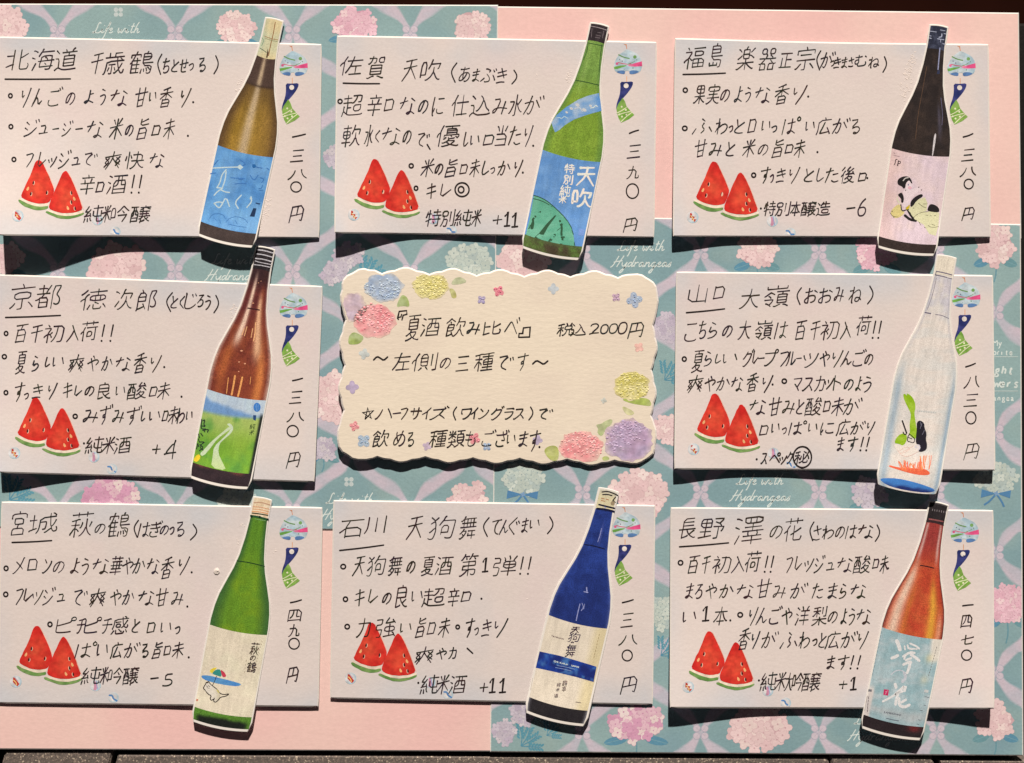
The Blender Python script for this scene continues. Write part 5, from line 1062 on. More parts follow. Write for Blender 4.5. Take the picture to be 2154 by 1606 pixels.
CARDS = []
def menu_card(corners, depths, wm, chime, label, heading, body, price, F, sd, bend=(0, 0), glue=(), dtop=6.0):
    (ax, ay), (bx, by), (cx, cy), (dx, dy) = corners
    H = card_height(depths, min(ax, dx), max(bx, cx), min(ay, by), max(cy, dy), dtop)
    mx, my = (ax + cx) / 2, (ay + cy) / 2
    org = un(mx, my, 0.0006)
    T = thing('menu_card', label, 'menu card', org, 'handwritten menu cards')
    nx, ny = 46, 26
    u, v = np.meshgrid(np.linspace(0, 1, nx), np.linspace(0, 1, ny))
    bt = bend[0] * np.sin(np.pi * u) * (1 - v) + bend[1] * np.sin(np.pi * u) * v
    X = np.stack([(ax * (1 - u) + bx * u) * (1 - v) + (dx * (1 - u) + cx * u) * v,
                  (ay * (1 - u) + by * u) * (1 - v) + (dy * (1 - u) + cy * u) * v + bt], -1)
    P = Pr(H)
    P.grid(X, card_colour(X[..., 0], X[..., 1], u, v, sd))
    ring = [tuple(X[0, i]) for i in range(nx)] + [tuple(X[j, -1]) for j in range(1, ny)] + [tuple(X[-1, i]) for i in range(nx - 2, -1, -1)] + [tuple(X[j, 0]) for j in range(ny - 2, 0, -1)]
    rim(P, ring, .00042, 3.0, (240, 226, 212))
    # the back of the card
    X2 = X[::5, ::5]; u2 = u[::5, ::5]
    b = len(P.X); nb = len(P.F)
    P.grid(X2, np.broadcast_to(np.array([225., 208, 196]), X2.shape[:2] + (3,)), dz=-.0004)
    P.F[nb:] = [f[::-1] for f in P.F[nb:]]
    P.build('card_paper', M_card, T, org)
    # adhesive pad hidden below the middle of the card
    h = H(mx, my) - .0006
    if h > .0008:
        pb = Pr(lambda x, y: 0)
        ps = [(mx - 150, my - 110), (mx + 150, my - 110), (mx + 150, my + 20), (mx - 150, my + 20)]
        zt = min(H(x, y) for x in (mx - 150, mx, mx + 150) for y in (my - 110, my + 20)) - .00045
        k8 = [col((225, 220, 210))] * 8
        pb._raw(ps + ps, [(3, 2, 1, 0), (0, 1, 5, 4), (1, 2, 6, 5), (2, 3, 7, 6), (3, 0, 4, 7)], k8, [zt] * 4 + [.00041] * 4)
        pb.build('adhesive_pad', M_white, T, org)
    watermelons(wm[0], wm[1], T, org, H)
    wind_chime(chime[0], chime[1], T, org, H)
    yb = max(cy, dy) if False else dy + (cy - dy) * .35
    marbles(wm[0], wm[1], T, org, H, yb)
    for nm, ln in (('handwritten_heading', heading), ('handwritten_notes', body), ('handwritten_price', price)):
        P = Pr(H, 5.5e-5)
        write(P, F, ln)
        P.build(nm, M_ink, T, org)
    if glue:
        for g in glue:
            P = Pr(H, 0); residue(P, *g)
            P.build('dried_glue', M_glue, T, org)
    CARDS.append((T, H, corners))
    return H

def T3(s):
    """'北:40-190 海:205-335' -> items"""
    out = []
    for w in s.split():
        c, r = w[0], w[2:]
        q = [float(x) for x in r.split(',')]
        out.append((c, *q))
    return out
def ul(x0, y0, x1, y1): return ('-', [(x0, y0), ((x0 + x1) / 2, (y0 + y1) / 2 + 2), (x1, y1)], 3.3)

H1 = menu_card([(-3, 80), (674, 95.5), (669, 499), (-2, 493)], [(-3, 88), (75, 78), (140, 58), (200, 39), (260, 30), (410, 30), (500, 27), (540, 20), (600, 14), (669, 6)],
    (82, 337), (587, 107.5), 'cream card headed 北海道 at the upper left, priced 一三八〇円, holding the amber bottle with blue label',
    [(310, 440, T3('北:40,185 海:205,335 道:345,480') + [ul(32, 496, 440, 494)]),
     (325, 462, T3('千:575,640,335,462 歳:655,775 鶴:815,955') + [('(', 985, 1012, 340, 465)] + T3('ち:1018,1060,368,455 と:1074,1112,375,450 せ:1125,1172,372,450 つ:1180,1208,400,440 る:1240,1290,365,450') + [(')', 1338, 1366, 350, 462)])],
    [(550, 670, [('o', 65, 600)] + T3('り:138,186 ん:206,264 ご:305,385 の:415,470 よ:530,585,568,648 う:628,662,560,655 な:695,795 甘:845,918 い:935,975,580,632 香:1002,1075 り:1130,1186') + [('.', 1208, 640)]),
     (745, 870, [('o', 68, 793)] + T3('ジ:160,240,750,850 ュ:250,300,785,835 ー:330,365 ジ:395,450,760,850 ー:475,515 な:545,645 米:690,765 の:785,832,780,850 旨:865,925 口:955,1000,785,845 未:1028,1092') + [('.', 1175, 850)]),
     (950, 1055, [('o', 87, 998)] + T3('フ:165,206,960,1045 レ:242,285,955,1055 ッ:302,350,985,1045 ジ:372,440,945,1050 ュ:455,502,985,1030 で:530,605,955,1035 爽:655,755 忄:785,825 夬:840,900 な:935,1028') if 'z' == 'y' else [('o', 87, 998)] + T3('フ:165,206,960,1045 レ:242,285,955,1055 ッ:302,350,985,1045 ジ:372,440,945,1050 ュ:455,502,985,1030 で:530,605,955,1035 爽:655,755 快:784,902 な:935,1028')),
     (1095, 1215, T3('辛:505,590 口:605,650,1140,1200 酒:672,790') + [('!', 822), ('!', 868)]),
     (1290, 1390, T3('純:530,640 米:640,690 吟:695,805 醸:820,938'))],
    [(835, 1390, [('-', [(1830, 858), (1870, 850), (1910, 840)])] + T3('三:1822,1896,942,1010 八:1805,1922,1065,1118') + [('O', 1818, 1885, 1138, 1202)] + T3('円:1812,1898,1290,1390'))],
    Frame(0, 0, 2.973), 1, glue=((503, 182, 10, 17, 22, .3), (562, 440, 10, 26, 40, .3), (548, 478, 4, 12, 8)))

H2 = menu_card([(711, 77.5), (1379, 91), (1373.5, 498), (706, 488)], [(706, 54), (781, 29), (845, 12), (900, 9), (983, 13), (1060, 16), (1373, 13)],
    (789, 335), (1290.5, 104), 'cream card headed 佐賀 at the top centre, priced 一三九〇円, holding the light green bottle',
    [(355, 470, T3('佐:110,240 カ:278,312,370,410 口:355,380,362,392 貝:312,350,395,455') if 0 else T3('佐:110,240 賀:278,384,352,490') + [ul(125, 521, 352, 524)]),
     (375, 505, T3('天:500,585 吹:610,735') + [('(', 800, 835, 395, 515)] + T3('あ:855,915,420,510 ま:935,978,435,510 ぶ:985,1080,430,512 き:1090,1145,430,518') + [(')', 1180, 1212, 440, 525)])],
    [(595, 725, [('o', 105, 635)] + T3('超:118,250 辛:280,362 口:385,440,622,690 な:480,575 の:600,655 に:685,755 仕:805,905 込:925,1045 み:1065,1148 水:1165,1245 が:1262,1370')),
     (785, 915, T3('軟:118,236 水:262,312 く:322,352,820,890 な:370,482 の:500,550 で:590,662,830,915') + [('-', [(650, 905), (668, 935)])] + T3('優:715,850 し:882,908,830,920 い:922,975,850,905 口:1005,1065,845,905 当:1085,1145 た:1165,1238 り:1260,1302') + [('.', 1313, 912)]),
     (1000, 1105, [('o', 550, 1038)] + T3('米:615,690 の:700,748 旨:770,835 口:858,902,1030,1085 未:920,978 し:996,1036 っ:1045,1070,1050,1085 か:1095,1168 り:1195,1242') + [('.', 1248, 1080)]),
     (1145, 1245, [('o', 580, 1178)] + T3('キ:650,702 レ:735,798') + [('o', 868, 1187, 44), ('o', 862, 1187, 20)]),
     (1315, 1415, T3('特:640,735 別:740,818 純:828,925 米:930,986 +:1065,1118,1350,1400') + [('1', 1135, 1165, 1325, 1415), ('1', 1182, 1215, 1330, 1420)])],
    [(800, 1450, [('-', [(1915, 835), (1945, 822), (1972, 815)])] + T3('三:1905,1985,910,985 九:1905,1976,1040,1115') + [('O', 1895, 1972, 1150, 1242)] + T3('円:1885,1960,1365,1450'))],
    Frame(680, 0, 2.973), 2, glue=((1200, 162, 9, 16, 22, .3), (1130, 162, 5, 5, 2)))

H3 = menu_card([(1422, 83), (2077, 95.7), (2081.5, 498), (1418, 495.5)], [(1418, 31), (1520, 15), (1717, 12), (1840, 12), (1977, 15), (2081, 8)],
    (1502, 340), (1992, 108), 'cream card headed 福島 on the pink sheet at the upper right, priced 一三八〇円, holding the black bottle',
    [(285, 410, T3('福:115,232 島:268,342,262,402') + [ul(105, 446, 358, 438)]),
     (285, 420, T3('楽:430,530 器:560,665 正:685,755,320,402 宗:780,892') + [('(', 903, 928, 305, 418)] + T3('が:930,1010,315,405 っ:985,1008,365,395 き:1013,1045,345,405 ま:1055,1087,345,405 さ:1097,1125,345,400 む:1134,1198,330,395 ね:1215,1278,340,405') + [(')', 1300, 1322, 340, 432)])],
    [(508, 622, [('o', 118, 540)] + T3('果:175,236 実:252,322 の:332,382 よ:415,460 う:480,510,525,610 な:535,628 香:655,736 り:765,836') + [('.', 853, 578)]),
     (705, 805, [('o', 115, 768)] + T3('ふ:165,285 わ:302,372 っ:380,402,755,790 と:415,466 口:497,540,715,790 い:577,626,725,780 っ:636,665,755,790 ぱ:700,806 い:840,890,730,780 広:908,985 が:1002,1100 る:1110,1166')),
     (838, 940, T3('甘:175,245 み:265,336 と:365,410 米:466,532 の:556,612 旨:646,702 口:720,760,865,915 未:775,832') + [('.', 908, 910)]),
     (1000, 1095, [('o', 527, 1048)] + T3('す:570,625 っ:626,645,1045,1090 き:668,716 り:740,796 と:830,880 し:905,945 た:960,1036 後:1052,1130 口:1155,1200,1035,1080') + [('.', 1206, 1065)]),
     (1208, 1290, [('.', 570, 1247)] + T3('特:590,655 別:660,742 本:750,806 醸:810,900 造:902,986') + [('-', [(1085, 1248), (1132, 1242)])] + T3('6:1155,1202,1190,1290'))],
    [(795, 1320, [('-', [(1780, 820), (1812, 812), (1837, 800)])] + T3('三:1775,1842,895,960 八:1765,1858,1003,1052') + [('O', 1785, 1840, 1072, 1130)] + T3('円:1780,1842,1242,1318'))],
    Frame(1400, 0, 2.842), 3, bend=(2.5, 0), glue=((1915, 140, 9, 34, 60, .35), (1905, 182, 12, 26, 42, .3), (1902, 205, 3, 8, 5)))

H4 = menu_card([(-2, 580), (676, 604.5), (659, 1012), (-2, 992)], [(-2, 50), (94, 26), (182, 9), (236, 7), (336, 10), (397, 20), (659, 18)],
    (75, 836), (587, 616.5), 'cream card headed 京都 at the middle left, priced 一三八〇円, holding the reddish brown bottle with meadow label',
    [(295, 445, T3('京:70,212 都:226,376') + [ul(35, 500, 378, 487)]),
     (325, 450, T3('徳:505,666 次:720,832 郎:856,978,325,455') + [('(', 1040, 1078, 345, 462)] + T3('と:1070,1110,368,440 く:1120,1152,370,442 じ:1160,1226,348,445 ろ:1235,1272,362,432 う:1285,1318,365,450') + [(')', 1338, 1368, 362, 470)])],
    [(545, 655, [('o', 38, 600)] + T3('百:100,166 千:195,262 初:275,400 入:425,498 荷:510,606,525,640') + [('!', 635), ('!', 690)]),
     (735, 840, [('o', 27, 745)] + T3('夏:105,162,715,850 ら:205,246 し:285,312,750,810 い:330,398,750,805 爽:435,522 や:550,616 か:640,702 な:725,816 香:840,912,725,845 り:945,1002') + [('.', 1027, 810)]),
     (910, 1010, [('o', 37, 970)] + T3('す:90,150,910,1025 っ:150,176,975,1010 き:210,266 り:300,352 キ:395,450,910,1000 レ:470,512,925,995 の:530,588,930,990 良:620,692 い:725,782,935,985 酸:800,916 口:938,982,935,990 未:990,1062') + [('.', 1135, 995)]),
     (1060, 1165, [('o', 470, 1118)] + T3('み:525,612 ず:625,696,1050,1165 み:710,776 ず:790,882,1060,1165 し:885,908,1090,1150 い:935,1000,1090,1140 口:1018,1050,1085,1145 未:1058,1112 わ:1105,1156 い:1165,1202,1090,1140')),
     (1250, 1350, [('.', 525, 1287)] + T3('純:540,640 米:642,716 酒:720,812 +:955,1002,1298,1350 4:1030,1102,1272,1385'))],
    [(880, 1440, [('-', [(1830, 895), (1862, 889), (1892, 880)])] + T3('三:1815,1886,965,1036 八:1800,1902,1095,1148') + [('O', 1795, 1866, 1175, 1246)] + T3('円:1798,1876,1343,1442'))],
    Frame(0, 500, 2.973), 4, glue=((490, 655, 6, 16, 16, .3),))

H6 = menu_card([(1425, 574.5), (2086, 582), (2091, 988), (1421, 985)], [(1421, 33), (1480, 22), (1541, 15), (1640, 14), (1840, 26), (1980, 22), (2088, 27)],
    (1504, 828), (2002, 594.5), 'cream card headed 山口 at the middle right, priced 一八三〇円, holding the clear bottle with coral',
    [(255, 375, T3('山:140,246,255,362 口:290,352,265,335') + [ul(125, 421, 353, 398)]),
     (262, 385, T3('大:452,556,280,392 嶺:590,738') + [('(', 785, 812, 272, 372)] + T3('お:835,906,275,360 お:920,996,275,360 み:1010,1066,270,355 ね:1100,1172,265,360') + [(')', 1208, 1242, 262, 368)])],
    [(470, 580, T3('こ:120,186,485,592 ち:200,242 ら:260,312 の:345,398 大:440,506 嶺:540,636 は:660,726 百:780,836 千:870,922 初:930,1036 入:1050,1112 荷:1145,1226,440,550') + [('!', 1238), ('!', 1272)]),
     (645, 745, [('o', 112, 698)] + T3('夏:165,222,650,775 ら:235,280 し:300,332,670,725 い:345,428,670,720 グ:465,522 レ:522,552 ー:556,588 プ:590,668 フ:685,738 ル:725,778 ー:782,812 ツ:825,908,665,745 や:925,982 り:1000,1052 ん:1055,1112 ご:1125,1192 の:1195,1240')),
     (795, 895, T3('爽:135,222 や:235,298 か:310,382 な:395,462 香:490,552,785,890 り:580,636') + [('.', 640, 850), ('o', 710, 830)] + T3('マ:765,812 ス:825,882 カ:895,948 ッ:950,1002,815,875 ト:1010,1048,795,880 の:1070,1122 よ:1140,1172 う:1185,1232')),
     (930, 1035, T3('な:505,598 甘:620,688 み:705,772 と:785,822 酸:840,932 口:948,985,950,1010 未:1000,1062 が:1070,1168')),
     (1070, 1150, T3('口:565,612,1095,1150 い:635,682,1085,1135 っ:700,722,1110,1145 ぱ:740,842 い:855,906,1085,1130 に:930,1006 広:1030,1098,1060,1150 が:1110,1192 り:1205,1246')),
     (1165, 1250, T3('ま:1030,1068 す:1090,1148') + [('!', 1165), ('!', 1200)]),
     (1250, 1330, [('.', 545, 1297)] + T3('ス:575,606 ペ:625,682 ッ:682,722,1280,1325 ク:725,758 秘:776,858,1250,1318') + [('o', 818, 1284, 64)])],
    [(725, 1300, [('-', [(1795, 745), (1825, 736), (1852, 724)])] + T3('八:1790,1882,803,868 三:1790,1862,910,978') + [('O', 1795, 1856, 1013, 1086)] + T3('円:1790,1872,1203,1298'))],
    Frame(1400, 510, 2.842), 6)

H7 = menu_card([(5.5, 1058), (676, 1070), (667.6, 1485), (-2, 1477)], [(0, 3), (300, 4), (400, 7), (668, 5)],
    (78, 1317), (587, 1084), 'cream card headed 宮城 at the lower left, priced 一四九〇円, holding the green bottle with a cat label',
    [(155, 295, T3('宮:65,152 城:170,332,170,275') + [ul(70, 333, 298, 322)]),
     (165, 300, T3('萩:410,532,160,298 の:550,606,225,282 鶴:625,746') + [('(', 772, 798, 205, 302)] + T3('は:800,862,220,300 ぎ:865,932,210,300 の:925,972,235,290 つ:980,1002,245,285 る:1015,1066,215,298') + [(')', 1098, 1136, 228, 318)])],
    [(415, 520, [('o', 35, 482)] + T3('メ:80,136 ロ:165,212,430,490 ン:250,292 の:310,372 よ:410,458 う:475,512 な:535,628 華:640,702 や:710,768 か:770,836 な:850,918 香:930,998,420,540 り:1030,1086') + [('.', 1105, 505)]),
     (600, 700, [('o', 33, 632)] + T3('フ:90,132,600,690 レ:140,182,600,680 ッ:185,242,610,690 ジ:255,312,595,690 ュ:335,376,630,670 で:425,502,605,695 爽:520,606 や:640,698 か:710,772 な:800,888 甘:900,968 み:990,1058') + [('.', 1080, 702)]),
     (765, 860, [('o', 288, 805)] + T3('ピ:330,432 チ:445,492 ピ:490,582 チ:590,642 感:645,738 と:765,802 口:850,896,795,850 い:930,986,795,850 っ:1010,1036,820,860')),
     (910, 1000, T3('ぱ:440,552 い:560,622,920,985 広:640,702 が:720,802 る:815,858 旨:885,932 口:948,985,930,980 未:998,1056') + [('.', 1088, 995)]),
     (1055, 1150, T3('純:475,576 米:580,622 吟:625,706 醸:710,798') + [('-', [(870, 1118), (912, 1113)])] + T3('5:945,992,1092,1158'))],
    [(660, 1140, [('-', [(1675, 680), (1706, 674), (1738, 664)])] + T3('四:1665,1736,722,786 九:1668,1726,808,872') + [('O', 1665, 1726, 885, 948)] + T3('円:1655,1718,1053,1142'))],
    Frame(0, 1020, 2.741), 7, dtop=3, glue=((512, 1105, 6, 6, 5), (500, 1138, 4, 8, 5), (577, 1160, 4, 5, 3), (470, 1235, 5, 8, 4)))

H8 = menu_card([(703.7, 1054.7), (1375.7, 1065.6), (1370.6, 1480.4), (697, 1467)], [(697, 4), (900, 4), (1100, 4), (1371, 5)],
    (782, 1310), (1287, 1078), 'cream card headed 石川 at the bottom centre, priced 一三八〇円, holding the deep blue bottle',
    [(195, 305, T3('石:100,228 川:245,356,185,278') + [ul(95, 379, 348, 348)]),
     (185, 312, T3('天:488,568 狗:615,756 舞:790,882') + [('(', 922, 956, 190, 298)] + T3('て:970,1022,205,285 ん:1020,1068,205,285 ぐ:1070,1132,190,285 ま:1145,1182,195,275 い:1190,1248,205,250') + [(')', 1293, 1326, 185, 282)])],
    [(415, 522, [('o', 115, 472)] + T3('天:180,232 狗:255,358 舞:380,452 の:485,528 夏:575,636 酒:650,742 第:790,888,400,525') + [('1', 920, 948, 420, 502)] + T3('弾:985,1112') + [('!', 1135), ('!', 1180)]),
     (598, 700, [('o', 128, 660)] + T3('キ:185,236 レ:265,312 の:345,392 良:425,488,580,705 い:510,572,615,670 超:575,702 辛:720,782 口:800,852,618,670') + [('.', 912, 657)]),
     (770, 878, [('o', 138, 818)] + T3('力:200,268 強:305,418 い:445,508,800,850 旨:540,588 口:605,645,795,860 未:672,726') + [('o', 775, 820, 11)] + T3('す:820,868 っ:872,892,825,865 き:920,968 り:990,1056')),
     (935, 1030, T3('爽:535,632 や:655,712,945,1005 カ:725,768,940,1000') + [('-', [(830, 943), (862, 972)])]),
     (1100, 1205, [('.', 548, 1142)] + T3('純:565,662 米:660,722 酒:732,818 +:905,948,1145,1192') + [('1', 960, 990, 1115, 1198), ('1', 1018, 1050, 1115, 1198)])],
    [(660, 1200, [('-', [(1725, 680), (1756, 673), (1787, 663)])] + T3('三:1720,1786,743,818 八:1710,1812,868,922') + [('O', 1723, 1782, 953, 1016)] + T3('円:1720,1806,1108,1202'))],
    Frame(680, 1020, 2.741), 8, dtop=3, glue=((1108, 1259, 2, 2, 1),))

H9 = menu_card([(1413, 1070), (2087, 1076), (2089, 1489), (1411.5, 1487)], [(1411, 46), (1503, 30), (1576, 19), (1686, 15), (1810, 21), (1952, 26), (2020, 34), (2085, 46)],
    (1492.5, 1328), (1999, 1089), 'cream card headed 長野 at the lower right, priced 一四七〇円, holding the orange bottle with pale blue label',
    [(190, 310, T3('長:100,192 野:215,352') + [ul(97, 358, 380, 335)]),
     (190, 330, T3('澤:420,578,190,342 の:620,688,235,310 花:700,806,195,322') + [('(', 848, 872, 215, 322)] + T3('さ:870,912,238,320 わ:925,988,235,310 の:1000,1048,240,308 は:1060,1116,235,308 な:1130,1212,232,308') + [(')', 1226, 1252, 232, 326)])],
    [(410, 510, [('o', 103, 450)] + T3('百:150,206 千:230,272 初:290,392 入:405,472 荷:480,562,385,500') + [('!', 588), ('!', 622)] + T3('フ:715,748 レ:765,802 ッ:815,868,430,500 ジ:880,932 ュ:950,988,450,490 な:1010,1092 酸:1105,1198 口:1215,1245,430,480 未:1258,1298') + [('.', 1300, 482)]),
     (565, 660, T3('ま:135,178 ろ:190,228 や:250,312 か:330,408 な:430,522 甘:545,622,545,650 み:640,708 が:740,832 た:865,928 ま:955,1008 ら:1025,1062 な:1085,1172')),
     (705, 810, T3('い:115,192,735,790') + [('1', 232, 265, 700, 785)] + T3('本:300,372') + [('.', 390, 782), ('o', 447, 750)] + T3('り:500,542 ん:545,602 ご:620,682 や:690,748 洋:770,842 梨:865,948 の:955,1008 よ:1030,1062 う:1075,1108 な:1120,1198')),
     (845, 945, T3('香:440,502,830,950 り:515,552 が:575,662 ふ:685,778 わ:790,852 っ:865,888,890,925 と:905,938 広:945,1018 が:1030,1122 り:1130,1178')),
     (985, 1065, T3('ま:950,992 す:1010,1072') + [('!', 1083), ('!', 1123)]),
     (1085, 1188, [('.', 555, 1128)] + T3('純:565,656 米:656,706 大:706,748 吟:750,808 醸:805,912 +:1020,1062,1130,1172') + [('1', 1085, 1115, 1108, 1182)])],
    [(690, 1205, [('-', [(1730, 698), (1760, 694), (1790, 692)])] + T3('四:1725,1782,753,822 七:1722,1788,868,918') + [('O', 1723, 1782, 953, 1012)] + T3('円:1715,1786,1118,1206'))],
    Frame(1394, 1020, 2.741), 9)

# ------------------------------------------------------------------ scalloped card in the middle
SC = [(803.6, 578.4), (903, 580), (1002.5, 582.6), (1102.7, 584.5), (1199.6, 585.3), (1300, 587)]
def scal(a, b, h=14.0):
    prof = [(.0, 0), (.06, .18), (.14, .38), (.22, .47), (.27, .50), (.31, .62), (.38, .84), (.46, .98), (.54, 1), (.62, .84), (.69, .62), (.73, .50), (.78, .47), (.86, .38), (.94, .18)]
    dx, dy = b[0] - a[0], b[1] - a[1]; l = math.hypot(dx, dy); nx, ny = dy / l, -dx / l
    return [(a[0] + dx * t + nx * h * q, a[1] + dy * t + ny * h * q) for t, q in prof]
OUT = []
for i in range(5): OUT += scal(SC[i], SC[i + 1])
OUT += [(1300, 587), (1310, 582), (1321, 580), (1331, 579.5), (1341, 579), (1350, 581), (1359, 587), (1366, 591), (1373, 596), (1378, 604), (1380, 616), (1382.5, 634), (1379, 655), (1375, 672)]
OUT += scal((1371, 685), (1367.6, 778.4), 11) + scal((1367.6, 778.4), (1366.8, 874.5), 11)
OUT += [(1366.8, 874.5), (1371, 884), (1374, 893), (1378, 905), (1378.5, 918), (1376, 934), (1375, 945), (1372.6, 954), (1363, 962), (1349, 970.6), (1340, 974), (1328, 974), (1312, 971), (1303, 970)]
BT = [(1293, 967), (1193, 964.7), (1093.5, 963), (995, 962), (894.7, 959.7), (793.6, 959)]
for i in range(5): OUT += scal(BT[i], BT[i + 1], 11.5)
OUT += [(793.6, 959), (784, 963), (770, 965.5), (753.5, 965.5), (742, 963), (732, 955.5), (722, 950), (715, 940), (712, 925), (712.5, 907), (718, 890), (721, 876)]
OUT += scal((726, 863.6), (728, 769), 13) + scal((728, 769), (730, 673.7), 13)
OUT += [(730, 673.7), (726, 662), (723, 648), (719, 635), (718, 622), (722, 610), (721.5, 598), (724, 590), (731, 582), (744, 576), (755, 569), (766, 567.5), (776, 570.5), (788, 571), (796, 575)]
OUT = [(float(a), float(b)) for a, b in OUT]
HC = lambda x, y: .0007 + S * TE * float(np.interp(x, [712, 860, 1150, 1384], [25, 20, 11, 6]))
org5 = un(1047, 770, .0008)
T5 = thing('scalloped_card', 'cream scalloped card with embossed hydrangeas in the centre of the collage, priced 2000円', 'menu card', org5)
P = Pr(HC, maxedge=60)
P.poly(OUT, lambda x, y: mix(np.array([241, 222, 197]), np.array([236, 216, 193]), sm(.35, .75, fbm(x, y, 130, 44))), dz=0)
rim(P, OUT, .0006, 3.2, (246, 234, 214))
P.build('card_paper', M_laid, T5, org5)
pb = Pr(lambda x, y: 0)
ps = [(900, 680), (1200, 680), (1200, 860), (900, 860)]
k8 = [col((225, 220, 210))] * 8
pb._raw(ps + ps, [(3, 2, 1, 0), (0, 1, 5, 4), (1, 2, 6, 5), (2, 3, 7, 6), (3, 0, 4, 7)], k8, [HC(1200, 770) - .0007] * 4 + [.0003] * 4)
pb.build('adhesive_pad', M_white, T5, org5)
F5 = Frame(680, 500, 2.973)
P = Pr(HC, 5.5e-5)
write(P, F5, [
    (500, 620, [('=', [(470, 512), (465, 505), (475, 462), (522, 457), (523, 480), (500, 486), (492, 515)], 2.8), ('=', [(470, 500), (486, 496), (490, 480)], 2.6)] + T3('夏:525,602,490,642 酒:615,728,505,612 飲:765,888,503,618 み:905,978,530,605 比:1008,1108,525,605 べ:1138,1226,505,605') +
     [('=', [(1222, 622), (1225, 600), (1247, 600), (1252, 565), (1294, 560), (1290, 622), (1222, 624)], 2.8)] + T3('税:1465,1562,540,612 込:1555,1642,540,612 2:1670,1728,540,600 0:1735,1782,545,600 0:1790,1838,540,598 0:1848,1898,530,600 円:1915,1998,532,628')),
    (725, 832, [('~', 315, 402, 755)] + T3('左:440,542 側:558,708 の:735,798 三:835,908,745,832 種:950,1062 で:1100,1188 す:1215,1278,725,830') + [('~', 1310, 1404, 780)]),
    (1060, 1140, [('=', [(262, 1135), (278, 1065), (300, 1130), (246, 1095), (314, 1082), (262, 1135)], 2.6)] + T3('ハ:330,432 ー:435,482 フ:485,528 サ:545,612 イ:620,668 ズ:670,782') + [('(', 812, 834)] + T3('ワ:865,922 イ:925,962 ン:975,1032 グ:1050,1128 ラ:1135,1186 ス:1195,1256') + [(')', 1286, 1312)] + T3('で:1350,1436')),
    (1208, 1310, T3('飲:310,408 め:445,508 る:525,572 種:670,768 類:785,882 も:890,952 ご:995,1072 ざ:1080,1152 い:1150,1202,1235,1285 ま:1225,1282 す:1290,1352,1210,1335') + [('.', 1352, 1310)])])
P.build('handwritten_notes', M_ink, T5, org5)

def emboss(name, cx, cy, rx, ry, c1, c2, region=None, sz=4.2, edge=.5):
    """printed flower head with raised glitter petals"""
    paper = np.array([238., 217, 189])
    c1 = mix(np.array(c1), paper, .16); c2 = mix(np.array(c2), paper, .22)
    P = Pr(HC, 3e-5, maxedge=14)
    n = 40; pts = []
    for k in range(n):
        a = 2 * math.pi * k / n; q = 1 + R.uniform(-.08, .05) + .05 * math.sin(a * 6 + cx)
        pts.append((cx + math.cos(a) * rx * q, cy + math.sin(a) * ry * q))
    pts = [clip_in(p) for p in pts]
    paper = np.array([238, 216, 188])
    def f(x, y):
        d = math.hypot((x - cx) / rx, (y - cy) / ry)
        c = mix(np.array(c1), np.array(c2), sm(.3, .7, fbm(x, y, 22, 12)))
        return mix(c, paper, sm(.80, 1.03, d) * edge + .15 * sm(.5, .8, fbm(x, y, 9, 15)))
    P.poly(pts, f)
    for k in range(int(rx * ry / 16)):
        a = R.uniform(0, 6.283); q = math.sqrt(R.random()) * 1.0
        x, y = clip_in((cx + math.cos(a) * rx * q, cy + math.sin(a) * ry * q))
        if (x, y) != (cx + math.cos(a) * rx * q, cy + math.sin(a) * ry * q): continue
        c = mix(np.array(f(x, y)), paper, R.uniform(0, .22)) + R.uniform(-9, 9)
        petal4(P, x, y, R.uniform(4.5, 6.5), R.uniform(0, 1.57), np.clip(c, 0, 255))
    o = P.build(name, M_print, T5, org5)
    Q = Pr(HC, 3.4e-5)
    st = sz * 1.0
    for j in range(-int(ry / st) - 1, int(ry / st) + 2):
        for i in range(-int(rx / st) - 1, int(rx / st) + 2):
            fx = i * st + R.uniform(-.5, .5) * st; fy = j * st + R.uniform(-.5, .5) * st
            if (fx / rx) ** 2 + (fy / ry) ** 2 > R.uniform(.7, .98): continue
            if region and not region(fx / rx + R.uniform(-.25, .25), fy / ry + R.uniform(-.25, .25)): continue
            if vnoise(cx + fx, cy + fy, 7, 3) < .22: continue
            x, y = cx + fx, cy + fy
            r = sz * R.uniform(.45, .85); a0 = R.uniform(0, 6.28); m = R.choice((3, 4, 5))
            ring = [(x + r * math.cos(a0 + 6.283 * k / m), y + r * R.uniform(.6, 1) * math.sin(a0 + 6.283 * k / m)) for k in range(m)]
            c = np.clip(mix(np.array(c1), np.array(c2), R.random()) + R.uniform(-12, 26), 0, 255)
            V = ring + [(x + R.uniform(-.5, .5), y + R.uniform(-.5, .5))]
            Q._raw(V, [orient(V, (k, (k + 1) % m, m)) for k in range(m)], [col(c)] * (m + 1), [0] * m + [R.uniform(.00004, .00017)])
    if Q.X: Q.build('raised_petals', M_foil, o, org5)
    return o
OUTa = np.array(OUT)
def clip_in(p):
    # keep print on the card: pull points outside the outline towards the card's middle
    x, y = p
    for _ in range(60):
        c = False
        for i in range(len(OUT)):
            (ax, ay), (bx, by) = OUT[i - 1], OUT[i]
            if (ay > y) != (by > y) and x < (bx - ax) * (y - ay) / (by - ay) + ax: c = not c
        if c: return (x + (1047 - x) * .004, y + (770 - y) * .006)
        x += (1047 - x) * .01; y += (770 - y) * .015
    return (x, y)
def leaf(pts, c=(160, 174, 96), c2=(186, 196, 140)):
    P = Pr(HC, 2.2e-5, maxedge=14)
    P.poly(chaikin(pts, 2, True), lambda x, y: mix(np.array(c), np.array(c2), sm(.3, .7, fbm(x, y, 16, 22))))
    P.build('printed_leaf', M_print, T5, org5)
